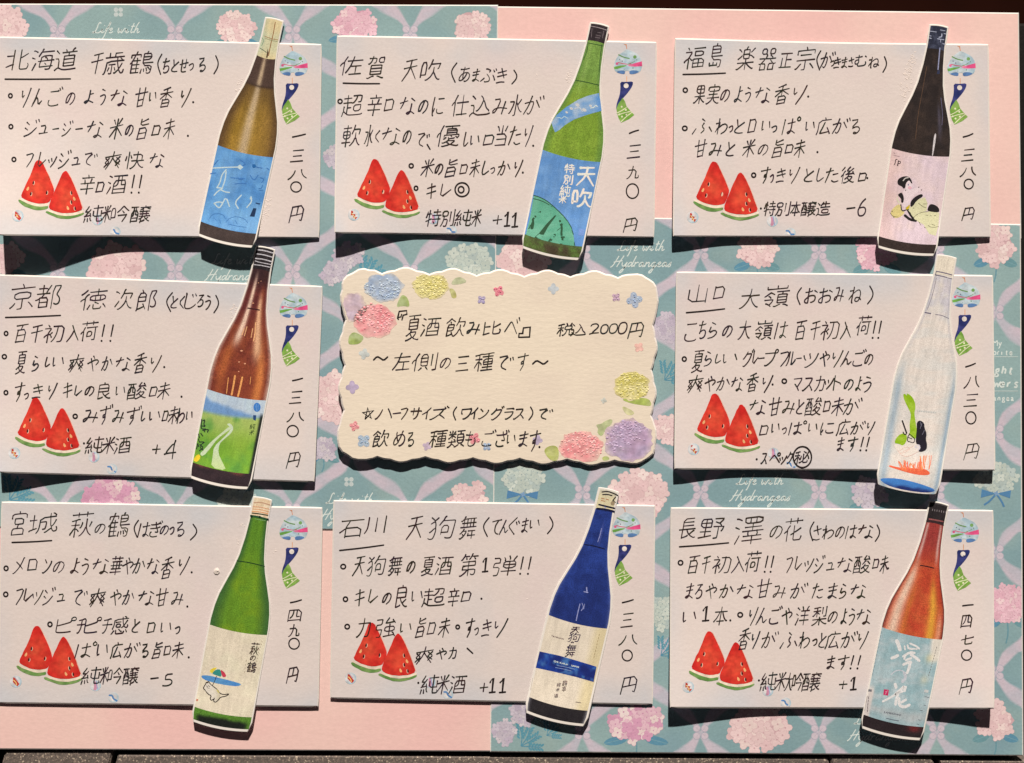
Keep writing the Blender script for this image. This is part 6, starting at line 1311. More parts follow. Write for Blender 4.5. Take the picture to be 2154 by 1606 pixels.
G = FR(700, 550, 5.983); G2 = FR(1040, 770, 5.983); G3 = FR(700, 770, 5.983); G4 = FR(1040, 550, 5.983)
leaf(G((790, 585), (850, 440), (890, 420), (945, 460), (975, 580), (880, 560)))
leaf(G((190, 1045), (200, 940), (260, 885), (340, 920), (400, 960), (340, 1040), (260, 1050)))
leaf(G((1480, 300), (1520, 220), (1590, 195), (1650, 215), (1695, 262), (1600, 290)), (190, 192, 150), (206, 204, 168))
leaf(G((1460, 345), (1510, 340), (1550, 390), (1562, 460), (1500, 470), (1480, 400)), (196, 186, 110), (206, 200, 140))
leaf(G2((1590, 420), (1700, 410), (1890, 400), (1960, 430), (1985, 510), (1880, 500), (1700, 470)), (176, 188, 96), (206, 208, 140))
leaf(G2((1600, 500), (1700, 540), (1780, 600), (1690, 630), (1630, 580)), (208, 204, 140), (216, 208, 160))
leaf(G2((1270, 740), (1350, 730), (1380, 700), (1480, 660), (1490, 720), (1400, 800), (1350, 900), (1290, 840), (1310, 790)), (168, 182, 120), (196, 198, 150))
leaf(G2((620, 1060), (680, 1010), (760, 1000), (810, 1040), (810, 1190), (720, 1200), (650, 1130)), (176, 182, 88), (200, 200, 130))
leaf(G2((1350, 1150), (1420, 1130), (1460, 1180), (1370, 1200)), (190, 190, 90))
emboss('embossed_hydrangea', 743, 646, 27, 32, (206, 176, 186), (196, 172, 196), lambda x, y: False, edge=.8)
emboss('embossed_hydrangea', 807, 604, 41, 31, (146, 170, 204), (176, 192, 212), lambda x, y: -.35 < y < .72 + .2 * x)
emboss('embossed_hydrangea', 905, 601, 38, 29, (214, 200, 104), (226, 214, 140), lambda x, y: y > -.6)
emboss('embossed_hydrangea', 787, 675, 45, 37, (238, 128, 138), (246, 166, 168), lambda x, y: y < .45 + .5 * x, sz=4.8)
emboss('embossed_hydrangea', 1330, 813, 38, 31, (206, 192, 88), (224, 212, 140), lambda x, y: y < .7)
emboss('embossed_hydrangea', 1324, 928, 52, 46, (184, 150, 186), (168, 146, 186), lambda x, y: y < .1 - .8 * x and y > -1, sz=5)
emboss('embossed_hydrangea', 1222, 943, 46, 36, (240, 134, 140), (248, 172, 168), lambda x, y: y < .3, sz=5)
def small_flower(cx, cy, r, c, rot=.4, raised=True, soft=.0):
    P = Pr(HC, 3.6e-5)
    c = mix(np.array(c), np.array([238, 216, 188]), soft)
    if raised:
        petal4(P, cx, cy, r, rot, mix(c, np.array([238., 216, 188]), .25))
        for k in range(int(9 + r)):
            a = rot + (k % 4) * math.pi / 2 + R.uniform(-.35, .35); q = r * R.uniform(.1, .95)
            x, y = cx + math.cos(a) * q, cy + math.sin(a) * q; m = R.choice((3, 4)); a0 = R.uniform(0, 6); h = R.uniform(1.3, 2.6)
            V = [(x + math.cos(a0 + 6.283 * t / m) * h, y + math.sin(a0 + 6.283 * t / m) * h) for t in range(m)] + [(x, y)]
            P._raw(V, [orient(V, (i, (i + 1) % m, m)) for i in range(m)], [col(np.clip(c + R.uniform(-24, 26), 0, 255))] * (m + 1), [2e-6] * m + [R.uniform(.00005, .0002)])
        P.build('embossed_floret', M_foil, T5, org5)
    else:
        petal4(P, cx, cy, r, rot, c)
        P.build('printed_floret', M_print, T5, org5)
for a in ((1049, 613, 11, (232, 120, 140), .5), (1013, 631, 9, (176, 162, 196), .9), (1334.5, 631.5, 16, (160, 178, 206), 1.4), (1296, 626, 9, (196, 160, 184), .7), (765, 928, 14, (160, 182, 206), .8), (745.5, 897, 10, (236, 146, 150), .3), (998, 923, 12, (238, 140, 150), .5), (1024, 940, 9, (160, 178, 204), .8)): small_flower(*a)
for a in ((1164, 608, 11, (170, 190, 210), 0, False, .4), (741, 815, 13, (184, 164, 196), 1.5, False, .15), (766, 745, 11, (176, 200, 212), .2, False, .5), (1344, 731, 10, (240, 160, 156), .6, False, .5), (898, 939, 9, (192, 168, 196), .4, False, .25), (1131, 926, 10, (180, 164, 200), .2, False, .25), (1270, 843, 6, (190, 206, 206), .2, False, .5)): small_flower(*a)

# ------------------------------------------------------------------ paper bottle cutouts glued on the cards
PROF_S = [0, .085, .10, .17, .25, .31, .375, .43, .48, .54, .60, .95, .98, 1.0]
PROF_W = [.290, .290, .298, .339, .427, .548, .726, .871, .952, 1, 1, 1, .965, .87]

class Bottle:
    def __init__(b, T, B, wb, H, ybot, dbot, label, wcap=None, prof=None, border=2.0, bot=(0, 0, .006)):
        b.T = np.array(T, float); b.B = np.array(B, float); b.wb = wb
        ax = b.B - b.T; b.L = np.linalg.norm(ax); b.a = ax / b.L
        b.p = np.array([b.a[1], -b.a[0]])
        b.ps, b.pw = prof if prof else (PROF_S, PROF_W)
        k = S * TE
        def Z(x, y):
            base = H(x, y) + .00024
            add = max(0.0, dbot * k - (H(float(b.B[0]), ybot) - .0007)) * float(sm(-60, 45, y - ybot))
            return base + add
        b.Z = Z
        b.org = un(*((b.T + b.B) / 2), .001)
        b.root = thing('bottle_cutout', label, 'paper cutout', b.org, 'paper bottle cutouts on the menu cards')
        # white paper with a hand cut border
        ss = np.concatenate([np.linspace(0, .96, 74), np.linspace(.965, 1.0, 10)])
        e = border
        u = np.linspace(-1, 1, 17)
        X = np.zeros((len(ss), 17, 2))
        ds = e / b.L
        for i, s in enumerate(ss):
            s2 = -ds * .8 + s * (.990 + ds * .8)
            w = b.w(min(max(s2, 0), 1)) + e
            if s > .96: w = b.w(.95) + e - (s - .96) / .04 * 6
            for j, q in enumerate(u):
                cs = s2 + b.sag(q, s)
                X[i, j] = b.T + b.a * cs * b.L + b.p * q * w
        P = Pr(Z)
        P.grid(X, np.broadcast_to(np.array([238., 226, 212]), X.shape[:2] + (3,)))
        ring = [tuple(X[0, i]) for i in range(17)] + [tuple(X[j, -1]) for j in range(1, len(ss))] + [tuple(X[-1, i]) for i in range(15, -1, -1)] + [tuple(X[j, 0]) for j in range(len(ss) - 2, 0, -1)]
        rim(P, ring, .00023, 1.2, (240, 230, 216))
        P.build('cutout_paper', M_white, b.root, b.org)
    def sag(b, q, s):
        """labels, caps and base of the photographed bottle bow slightly downwards in the middle"""
        return (.010 if s > .5 else .006 - .0) * (1 - q * q) * (1 if s > .1 else -.6)
    def w(b, s): return float(np.interp(s, b.ps, b.pw)) * b.wb
    def at(b, s, q): return b.T + b.a * s * b.L + b.p * q * b.w(s)
    def region(b, name, s0, s1, cf, mat, off, q0=-1.0, q1=1.0, parent=None, ns=None, nq=30, soft=0):
        if name == 'bottle_base': s1 = min(s1, .979)
        ns = ns or max(6, int((s1 - s0) * b.L / 3.2))
        X = np.zeros((ns + 1, nq + 1, 2)); K = np.zeros((ns + 1, nq + 1, 3))
        sv = np.linspace(s0, s1, ns + 1); qv = np.linspace(q0, q1, nq + 1)
        for i, s in enumerate(sv):
            for j, q in enumerate(qv):
                w = b.w(s)
                g0 = b.sag(q, s0); g1 = b.sag(q, s1)
                t = (s - s0) / (s1 - s0)
                X[i, j] = b.T + b.a * (s + g0 * (1 - t) + g1 * t) * b.L + b.p * q * w
        U, V = np.meshgrid(qv, sv)
        P = Pr(b.Z, off)
        K = np.clip(cf(U, V, X[..., 0], X[..., 1]), 0, 255)
        gr = K.mean(-1, keepdims=True)
        st = 1 + (vnoise(X[..., 0] * 1.0 + X[..., 1] * .22, X[..., 1] * .12, 3.2, 40) - .5)[..., None] * .09
        P.grid(X, np.clip((K * .91 + gr * .09) * st, 0, 255))
        return P, (lambda: P.build(name, mat, parent or b.root, b.org))
    def art(b, off=4.4e-5, maxedge=22): return Pr(b.Z, off, maxedge=maxedge)

def A(*c): return np.array(c, float)
def edge(U, a=.72): return sm(a, 1.0, np.abs(U))
def band(U, c, h): return np.exp(-((U - c) / h) ** 2)
def done(P, name, mat, par, b): return P.build(name, mat, par, b.org)
O1, O2, O3 = 2.4e-5, 3.2e-5, 4.4e-5

# -- amber bottle, blue label (upper left)
b = Bottle((577, 43), (473, 514), 59.5, H1, 496, 46, 'amber bottle cutout with a bright blue label and straw coloured cap')
def f(U, V, x, y):
    c = mix(A(166, 124, 44), A(150, 112, 34), sm(.2, .8, fbm(x, y, 26, 2)))
    c = mix(c, A(94, 66, 40), edge(U, .5) * .95)
    c = mix(c, A(96, 70, 40), sm(.46, .28, V) * .75)
    c = mix(c, A(78, 58, 52), sm(.292, .286, V) * .9)
    c = mix(c, A(150, 110, 60), band(U, .55, .25) * .35 * sm(.35, .45, V))
    st = band(U + .10, 0, .17) * sm(.12, .2, V)
    c = mix(c, A(206, 176, 138), np.clip(st * 1.0, 0, .85))
    c = mix(c, A(62, 44, 36), band(V, .289, .006) * .8)
    return c
P, bd = b.region('bottle_glass', .155, .59, f, M_inkjet, O1); bd()
P, bd = b.region('bottle_base', .925, .992, lambda U, V, x, y: mix(A(58, 47, 46), A(80, 64, 58), fbm(x, y, 12, 3) * .8), M_inkjet, O1); bd()
P, bd = b.region('bottle_cap', .0, .165, lambda U, V, x, y: mix(mix(A(232, 208, 150), A(216, 196, 150), fbm(x, y, 14, 4)), A(196, 204, 170), sm(.07, .02, np.abs(V - .10)) * .5 + sm(-.3, -1, U) * .4), M_label, O2); ca = bd()
q = b.art(); F = FR(400, 30, 6.423)
q.stroke(F((1150, 110), (1120, 290), (1085, 420), (1060, 560)), 1.8, (150, 100, 60)); q.stroke(F((1010, 300), (1100, 335), (1190, 350)), 1.4, (170, 130, 90)); q.stroke(F((1010, 325), (1100, 358), (1180, 372)), 1.2, (150, 150, 110))
q.stroke(F((945, 460), (1000, 495), (1030, 520)), 1.3, (70, 96, 80)); q.poly(F((1050, 460), (1060, 520), (1045, 590), (1025, 590)), (86, 62, 44)); q.stroke(F((970, 320), (1000, 360), (960, 430)), 1.2, (130, 160, 130))
done(q, 'cap_marking', M_label, ca, b)
P, bd = b.region('bottle_label', .585, .926, lambda U, V, x, y: mix(mix(A(100, 160, 214), A(76, 136, 198), sm(.3, .7, fbm(x, y, 22, 7))), A(124, 172, 216), sm(.35, .75, fbm(x, y, 46, 8)) * .5), M_label, O2); lb = bd()
q = b.art(); F = FR(400, 270, 5.95); wc = (192, 210, 222); dc = (66, 118, 180)
for s_ in ([(290, 500), (470, 490), (630, 487)], [(450, 520), (395, 585), (375, 680), (335, 745)], [(450, 540), (440, 640), (405, 740)], [(335, 745), (405, 752)], [(300, 840), (345, 790), (400, 760)], [(380, 770), (440, 800), (492, 805)],
           [(298, 942), (350, 922), (412, 932), (380, 985), (355, 1000), (302, 945)], [(405, 940), (450, 862), (492, 980)], [(640, 840), (557, 930), (602, 1005)], [(762, 860), (772, 920), (710, 992)]): q.stroke(F(*s_), 2.6, wc)
q.poly(F((580, 488), (625, 455), (665, 490), (628, 522)), wc); q.disc(*F((760, 880))[0], 2.6, wc)
for s_ in ([(630, 400), (700, 450), (660, 470)], [(780, 455), (830, 490), (900, 500)], [(510, 620), (600, 628), (680, 630)], [(560, 700), (630, 690), (700, 692)], [(750, 590), (800, 660), (850, 590)], [(880, 620), (930, 640), (895, 680)], [(905, 715), (890, 760), (860, 755)], [(870, 780), (910, 775)], [(300, 460), (350, 400)], [(255, 570), (320, 560)], [(610, 640), (660, 640)], [(960, 500), (985, 520)]): q.stroke(F(*s_), 2.0, dc)
q.disc(*F((800, 475))[0], 4, (40, 100, 160)); q.poly(F((790, 1000), (830, 1005), (805, 1110), (745, 1105)), (30, 52, 84)); q.poly(F((820, 930), (880, 942), (868, 958), (818, 945)), (40, 70, 110))
for s_ in ([(240, 1130), (280, 1080), (350, 1065), (420, 1090), (440, 1135)], [(450, 1170), (500, 1122), (580, 1105), (680, 1132), (722, 1185)], [(300, 1120), (330, 1160)], [(480, 1200), (600, 1230), (700, 1240)], [(560, 1150), (590, 1200)], [(370, 1150), (380, 1190)]): q.stroke(F(*s_), 1.2, (66, 116, 172))
done(q, 'label_lettering', M_label, lb, b)

# -- light green bottle (top centre)
b = Bottle((1261, 54), (1157, 540), 62, H2, 493, 29, 'light green bottle cutout with a sky blue label, pale neck band and black cap', bot=(0, 0, .004))
def f(U, V, x, y):
    c = mix(A(134, 164, 50), A(122, 154, 44), sm(.3, .7, fbm(x, y, 20, 2)))
    c = mix(c, A(118, 156, 74), sm(.33, .2, V) * .7)
    c = mix(c, A(92, 132, 62), edge(U, .7) * .7)
    return mix(c, A(158, 186, 96), band(U + .45, 0, .16) * .4 * sm(.4, .2, V))
P, bd = b.region('bottle_glass', .06, .58, f, M_inkjet, O1); bg_ = bd()
q = b.art(); F = FR(1090, 40, 6.176); dk = (52, 84, 44)
q.stroke(F((750, 797), (900, 826), (1050, 862)), 1.8, dk); q.stroke(F((900, 312), (1000, 330), (1100, 352)), 1.5, dk); q.stroke(F((908, 330), (895, 420), (850, 530)), 1.3, dk); q.stroke(F((1088, 330), (1066, 480), (1050, 690)), 1.4, dk)
done(q, 'glass_line', M_inkjet, bg_, b)
P, bd = b.region('bottle_cap', .0, .072, lambda U, V, x, y: mix(A(48, 38, 42), A(70, 58, 62), sm(.4, .8, fbm(x, y, 8, 4))), M_inkjet, O2); ca = bd()
q = b.art()
for s_ in ([(945, 95), (1050, 115), (1160, 150)],): q.stroke(F(*s_), 1.5, (160, 146, 146))
for s_ in ([(1030, 175), (1080, 185)], [(1010, 210), (1070, 225)], [(1000, 240), (1060, 250)], [(960, 130), (950, 240)], [(1110, 160), (1095, 250)]): q.stroke(F(*s_), 1.1, (124, 110, 112))
done(q, 'cap_marking', M_inkjet, ca, b)
q = b.art(3.4e-5, 10)
q.poly(F((432, 1350), (500, 1250), (620, 1150), (780, 1050), (900, 1002), (1048, 965), (1066, 1050), (1084, 1195), (900, 1245), (720, 1310), (600, 1385), (540, 1440), (480, 1475), (455, 1420)),
       lambda x, y: mix(mix(A(100, 150, 202), A(164, 184, 206), sm(.25, .7, fbm(x, y, 16, 31))), A(92, 144, 204), sm(1252, 1262, x) * .8))
nb = done(q, 'neck_band', M_label, bg_, b)
q = b.art()
for x, y, r in ((770, 1120, 5), (860, 1185, 5), (690, 1165, 4), (940, 1130, 3.4), (630, 1215, 3.2)): q.disc(*F((x, y))[0], r, (206, 204, 200), r * .7, n=9, rot=.5)
q.stroke(F((940, 1160), (990, 1150), (1005, 1120), (1030, 1140)), 2, (212, 220, 222)); q.stroke(F((500, 1290), (540, 1280), (560, 1300), (600, 1265), (640, 1290)), 1.8, (180, 202, 210)); q.stroke(F((730, 1170), (800, 1150), (830, 1200)), 1.8, (206, 206, 206))
done(q, 'band_lettering', M_label, bg_, b)
P, bd = b.region('bottle_label', .565, .962, lambda U, V, x, y: mix(mix(A(110, 156, 208), A(92, 142, 200), sm(.3, .7, fbm(x, y, 18, 7))), A(84, 138, 208), sm(.75, .95, V) * .6), M_label, O2); lb = bd()
q = b.art(4e-5, 14); F = FR(1080, 290, 5.536)
q.poly(chaikin(F((238, 668), (300, 690), (380, 730), (480, 820), (600, 930), (680, 1060), (708, 1180), (712, 1300), (400, 1290), (122, 1250), (150, 1100), (190, 950)), 1), lambda x, y: mix(A(92, 164, 134), A(116, 178, 148), sm(.3, .7, fbm(x, y, 18, 17))))
tk = (48, 82, 58)
for s_, w in (([(235, 672), (300, 690), (390, 735), (500, 830), (610, 940), (690, 1070), (715, 1280)], 2.0), ([(230, 710), (330, 735), (430, 790), (480, 820)], 1.8), ([(320, 822), (400, 838), (455, 862), (440, 890), (350, 912)], 1.6), ([(320, 828), (300, 888), (225, 940), (232, 1000), (180, 1050)], 4.5), ([(225, 1000), (215, 1050)], 7),
             ([(542, 970), (566, 1040), (556, 1130), (578, 1170), (550, 1262)], 4.5), ([(545, 1020), (560, 1000), (572, 1010)], 2), ([(480, 1135), (425, 1200), (398, 1242)], 5.5), ([(510, 1080), (550, 1050)], 1.3), ([(560, 1160), (590, 1160)], 4)): q.stroke(F(*s_), w, tk)
q.poly(F((488, 898), (502, 905), (400, 1045), (322, 1190), (212, 1190), (300, 1110), (380, 1010)), tk)
done(q, 'label_picture', M_label, lb, b)
P, bd = b.region('bottle_base', .93, .994, lambda U, V, x, y: mix(mix(A(92, 124, 52), A(74, 62, 44), sm(.1, .6, V * 0 + fbm(x, y, 12, 6) + (1 - np.abs(U)) * .5 - .35)), A(84, 104, 56), sm(.955, .93, V) * .6), M_inkjet, 4.2e-5); bd()
q = b.art(4.8e-5); wh = (228, 228, 222)
for ch, x0, x1, y0, y1, w in (('天', 745, 940, 345, 565, 5.2), ('吹', 695, 905, 600, 800, 5.0), ('特', 600, 705, 312, 415, 2.6), ('別', 590, 685, 438, 540, 2.6), ('純', 545, 660, 560, 682, 2.6), ('米', 535, 615, 685, 765, 2.6)):
    (X0, Y0), (X1, Y1) = F((x0, y0), (x1, y1)); q.glyph(ch, X0, X1, Y0, Y1, w, wh, shear=.1, rise=-.08, full=False, jit=.04)
q.poly(F((765, 1060), (830, 1070), (815, 1145), (755, 1135)), (120, 150, 206))
done(q, 'label_lettering', M_label, lb, b)

# -- black bottle with pink label (upper right)
b = Bottle((1975, 57), (1905, 535), 61, H3, 496, 27, 'black bottle cutout with a pale pink label showing a reclining lady')
def f(U, V, x, y):
    c = mix(A(44, 36, 35), A(58, 46, 42), sm(.35, .75, fbm(x, y, 14, 2)))
    c = mix(c, A(88, 82, 100), band(U, .62, .07) * sm(.30, .38, V) * sm(.52, .42, V) * .7)
    return mix(c, A(70, 54, 44), band(U + .15, 0, .3) * sm(.3, .4, V) * .35)
P, bd = b.region('bottle_glass', .09, .565, f, M_inkjet, O1); bg_ = bd()
q = b.art(); F = FR(1820, 40, 5.95)
q.poly(F((928, 360), (942, 360), (918, 640), (904, 640)), (150, 152, 180)); q.poly(F((905, 650), (935, 640), (930, 690), (895, 690)), (52, 58, 84))
q.poly(chaikin(F((860, 1470), (880, 1425), (890, 1460), (868, 1606), (850, 1700), (838, 1730), (836, 1690)), 1, True), (206, 196, 194))
q.stroke(F((770, 600), (720, 880), (660, 1200), (630, 1500)), 1.0, (100, 74, 56)); q.stroke(F((948, 990), (970, 1200), (960, 1330)), 1.6, (96, 90, 110))
done(q, 'glass_line', M_inkjet, bg_, b)
P, bd = b.region('bottle_cap', .0, .10, lambda U, V, x, y: mix(A(44, 48, 66), A(66, 70, 90), sm(.4, .7, fbm(x, y, 8, 4))), M_inkjet, O2); ca = bd()
q = b.art()
for s_, w in (([(815, 155), (890, 165)], 1.4), ([(800, 240), (830, 245)], 1.6), ([(805, 212), (825, 215)], 1.4), ([(960, 190), (958, 225), (925, 232)], 2.2), ([(905, 250), (985, 262)], 1.6), ([(945, 260), (942, 292)], 1.3), ([(940, 140), (1000, 150)], 1.4), ([(985, 185), (1010, 190)], 1.4), ([(970, 310), (1000, 320)], 1.4)): q.stroke(F(*s_), w, (176, 178, 196))
done(q, 'cap_marking', M_inkjet, ca, b)
P, bd = b.region('bottle_base', .93, .99, lambda U, V, x, y: mix(A(48, 38, 36), A(64, 50, 46), fbm(x, y, 12, 3)), M_inkjet, O1); bd()
P, bd = b.region('bottle_label', .553, .940, lambda U, V, x, y: mix(mix(A(228, 200, 196), A(222, 196, 202), sm(.3, .7, fbm(x, y, 40, 7))), A(226, 184, 172), sm(-.1, -1, U) * .6), M_label, O2); lb = bd()
q = b.art(4e-5, 14); F = FR(1820, 290, 5.737); K1 = (36, 32, 34); rb = (217, 210, 168)
q.poly(F((585, 790), (640, 745), (720, 718), (752, 790), (742, 885), (640, 912), (580, 962), (515, 868)), rb)
q.poly(F((575, 965), (655, 905), (760, 890), (896, 905), (884, 1060), (852, 1185), (770, 1160), (705, 1050), (620, 1005)), rb)
q.poly(chaikin(F((296, 905), (355, 830), (420, 795), (442, 890), (485, 895), (425, 962), (345, 975)), 1, True), (216, 197, 130))
q.poly(F((385, 700), (400, 760), (440, 800), (400, 790), (378, 750)), (214, 206, 176))
q.poly(chaikin(F((470, 630), (500, 610), (540, 640), (580, 620), (640, 590), (670, 620), (640, 660), (560, 720), (540, 800), (470, 860), (445, 800), (470, 740), (455, 660)), 1, True), (232, 210, 210))
q.poly(chaikin(F((486, 560), (530, 508), (562, 558), (560, 605), (530, 635), (490, 625)), 1, True), (234, 212, 212)); q.disc(*F((538, 605))[0], 4, (232, 176, 186), 3); q.disc(*F((520, 568))[0], 1.2, (110, 100, 140), 2)
q.poly(chaikin(F((385, 540), (398, 498), (448, 470), (508, 464), (548, 490), (572, 552), (556, 556), (530, 508), (490, 552), (486, 600), (465, 622), (442, 588), (400, 574)), 1, True), K1)
q.stroke(F((458, 520), (480, 490), (520, 482)), 2, (210, 200, 190))
q.poly(chaikin(F((388, 692), (420, 668), (445, 662), (470, 730), (458, 792), (430, 782), (436, 740)), 1, True), K1)
q.poly(chaikin(F((545, 772), (600, 712), (682, 674), (702, 708), (620, 760), (575, 830), (545, 838)), 1, True), K1)
q.poly(F((485, 850), (540, 806), (535, 852), (500, 872)), (206, 178, 42))
q.poly(chaikin(F((748, 868), (770, 815), (800, 798), (862, 820), (896, 862), (892, 906), (760, 890)), 1, True), K1)
q.stroke(F((512, 868), (560, 960), (612, 1000)), 4.5, K1); q.stroke(F((480, 940), (540, 990), (610, 1002)), 5.5, K1); q.stroke(F((430, 810), (440, 890), (500, 870)), 2.4, (60, 52, 44))
for s_ in ([(578, 962), (660, 905), (760, 892)], [(575, 850), (620, 860), (650, 845)], [(730, 935), (790, 945), (850, 940)], [(760, 1060), (800, 1085), (885, 1075)], [(650, 1020), (670, 1055)], [(790, 1040), (840, 1060)], [(640, 790), (690, 830), (740, 850)], [(300, 905), (330, 950), (400, 960)], [(700, 800), (745, 800)]): q.stroke(F(*s_), 1.1, (104, 98, 70))
for x, y in ((720, 1085), (645, 600), (680, 632), (488, 635), (325, 890), (345, 960)): q.disc(*F((x, y))[0], 1.3, (90, 70, 70), n=7)
done(q, 'label_picture', M_label, lb, b)
q = b.art(4.4e-5)
q.stroke(F((386, 262), (366, 264), (364, 300), (352, 326)), 1.7, (70, 50, 52)); q.stroke(F((402, 280), (390, 338)), 2.2, (70, 50, 52)); q.stroke(F((402, 285), (428, 288), (424, 312), (396, 314)), 1.6, (70, 50, 52)); q.stroke(F((330, 208), (420, 232)), .8, (150, 120, 124)); q.stroke(F((338, 184), (362, 190)), 1.2, (176, 146, 148))
done(q, 'label_lettering', M_label, lb, b)

# -- reddish brown bottle, meadow label (middle left)
b = Bottle((558, 524), (460, 1023), 63, H4, 1003, 34, 'reddish brown bottle cutout with a green meadow and road on its label', bot=(0, 0, .008))
def f(U, V, x, y):
    n = fbm(x, y, 18, 2)
    c = mix(A(146, 66, 42), A(122, 50, 38), sm(.25, .75, n))
    c = mix(c, A(190, 98, 48), band(U + .62, 0, .16) * sm(.36, .46, V) * sm(.7, .5, V) * .8 + band(U, .62, .15) * sm(.3, .42, V) * .8)
    c = mix(c, A(96, 40, 42), sm(.36, .22, V) * .75 * (1 - band(U, .6, .2)))
    c = mix(c, A(52, 34, 38), sm(.20, .11, V) * .85)
    c = mix(c, A(236, 196, 168), np.clip(band(U + .40 + (V - .3) * .5, 0, .15) * 1.15, 0, 1) * sm(.08, .18, V) * sm(.44, .36, V))
    c = mix(c, A(230, 172, 128), np.clip(band(U, .46, .17) * 1.1, 0, 1) * sm(.16, .24, V) * sm(.5, .4, V))
    c = mix(c, A(226, 132, 66), band(U, .66, .12) * sm(.4, .5, V) * .8)
    return mix(c, A(206, 178, 164), edge(U, .86) * .75)
P, bd = b.region('bottle_glass', .085, .625, f, M_inkjet, O1); bg_ = bd()
q = b.art(); F = FR(380, 510, 5.737)
q.stroke(F((812, 795), (880, 805), (950, 818)), 2.6, (66, 30, 34))
for s_, w in (([(800, 1020), (770, 1130)], 1.6), ([(770, 1040), (740, 1120)], 1.6), ([(870, 1040), (850, 1150)], 1.6), ([(905, 970), (895, 1120), (880, 1190)], 2.2)): q.stroke(F(*s_), w, (240, 180, 126))
for x, y, r in ((735, 1310, 3), (705, 1445, 2), (775, 1465, 2.4), (875, 735, 2), (700, 1560, 1.6), (940, 490, 1.3), (970, 470, 1)): q.disc(*F((x, y))[0], r, (236, 166, 128), r * .6, n=8)
F2 = FR(380, 770, 5.18)
for s_, w in (([(592, 110), (575, 220), (555, 315)], 3.8), ([(672, 125), (650, 230), (625, 330)], 3.8), ([(520, 130), (500, 300)], 1.6), ([(765, 120), (755, 200)], 1.2)): q.stroke(F2(*s_), w, (238, 164, 96))
done(q, 'glass_highlight', M_inkjet, bg_, b)
P, bd = b.region('bottle_cap', .0, .09, lambda U, V, x, y: mix(A(40, 34, 38), A(64, 56, 58), sm(.4, .8, fbm(x, y, 8, 4))), M_inkjet, O2); ca = bd()
q = b.art()
for s_, w in (([(920, 90), (1010, 100), (1115, 130)], 2.4), ([(915, 140), (1000, 150), (1105, 180)], 2.2), ([(905, 195), (1000, 205), (1100, 235)], 2.4), ([(900, 225), (940, 240), (1095, 270)], 1.6), ([(885, 270), (980, 280), (1090, 305)], 1.8)): q.stroke(F(*s_), w, (200, 194, 196))
done(q, 'cap_marking', M_inkjet, ca, b)
P, bd = b.region('bottle_base', .915, .985, lambda U, V, x, y: mix(mix(A(42, 32, 38), A(58, 42, 46), fbm(x, y, 12, 3)), A(150, 74, 58), sm(.950, .925, V + .02 * fbm(x, y, 20, 9)) * (band(U + .7, 0, .3) + band(U, .5, .25)) * .9), M_inkjet, O1); bd()
def f(U, V, x, y):
    t = (V - .615) / .31
    c = mix(A(182, 200, 216), A(196, 204, 212), fbm(x, y, 20, 3))
    m = sm(.10, .17, t - .05 * U - .07 * fbm(x, y, 26, 5) + .0)
    c = mix(c, A(112, 152, 200), m)
    g = mix(A(172, 192, 96), A(122, 172, 48), sm(.35, .7, t)); g = mix(g, A(84, 152, 62), sm(.5, .85, fbm(x, y, 34, 8)) * .7)
    g = mix(g, A(152, 186, 60), band(U, .45, .35) * band(t, .62, .2) * .7)
    c = mix(c, g, sm(.235, .30, t + .03 * U))
    return mix(c, A(38, 42, 40), sm(.86, .93, U) * sm(.16, .24, t) * .95)
P, bd = b.region('bottle_label', .615, .924, f, M_label, O2); lb = bd()
q = b.art(4e-5, 14)
q.poly(chaikin(F2((500, 632), (545, 626), (580, 682), (545, 740), (472, 800), (420, 852), (408, 950), (455, 1050), (500, 1142), (330, 1108), (350, 980), (362, 880), (470, 780), (545, 700), (530, 660)), 1, True), lambda x, y: mix(A(206, 218, 186), A(196, 210, 150), sm(930, 985, y)))
q.poly(chaikin(F2((535, 655), (440, 735), (330, 828), (262, 905), (205, 960), (245, 990), (330, 890), (400, 795), (520, 705), (560, 680)), 1, True), (204, 216, 176))
q.poly(chaikin(F2((128, 1030), (190, 955), (222, 990), (182, 1052)), 1, True), (238, 202, 52))
done(q, 'label_picture', M_label, lb, b)
q = b.art(4.4e-5); kk = (44, 56, 44)
for s_ in ([(228, 585), (222, 660)], [(240, 600), (268, 585), (250, 640), (275, 662), (232, 655)], [(222, 660), (230, 690), (272, 688)], [(240, 705), (305, 690), (292, 724)], [(258, 700), (262, 720)], [(195, 745), (205, 785)], [(220, 735), (240, 765)], [(192, 795), (202, 825)], [(205, 830), (262, 828), (235, 850)], [(172, 905), (190, 850)], [(180, 850), (200, 880)], [(210, 860), (250, 890), (205, 925)], [(225, 855), (215, 900), (245, 918)]): q.stroke(F2(*s_), 2.3, kk)
q.disc(*F2((832, 452))[0], 7.5, (64, 124, 196), 9.6); q.stroke(F2((825, 420), (820, 450), (830, 490)), 1.3, (120, 164, 214)); q.stroke(F2((845, 420), (842, 490)), 1.0, (120, 164, 214))
q.poly(F2((790, 535), (825, 540), (818, 600), (790, 585)), (40, 72, 120)); 
for ch, x0, x1, y0, y1 in (('純', 755, 812, 635, 690), ('米', 750, 800, 700, 755)):
    (X0, Y0), (X1, Y1) = F2((x0, y0), (x1, y1)); q.glyph(ch, X0, X1, Y0, Y1, 1.2, (60, 80, 40), full=False)
done(q, 'label_lettering', M_label, lb, b)

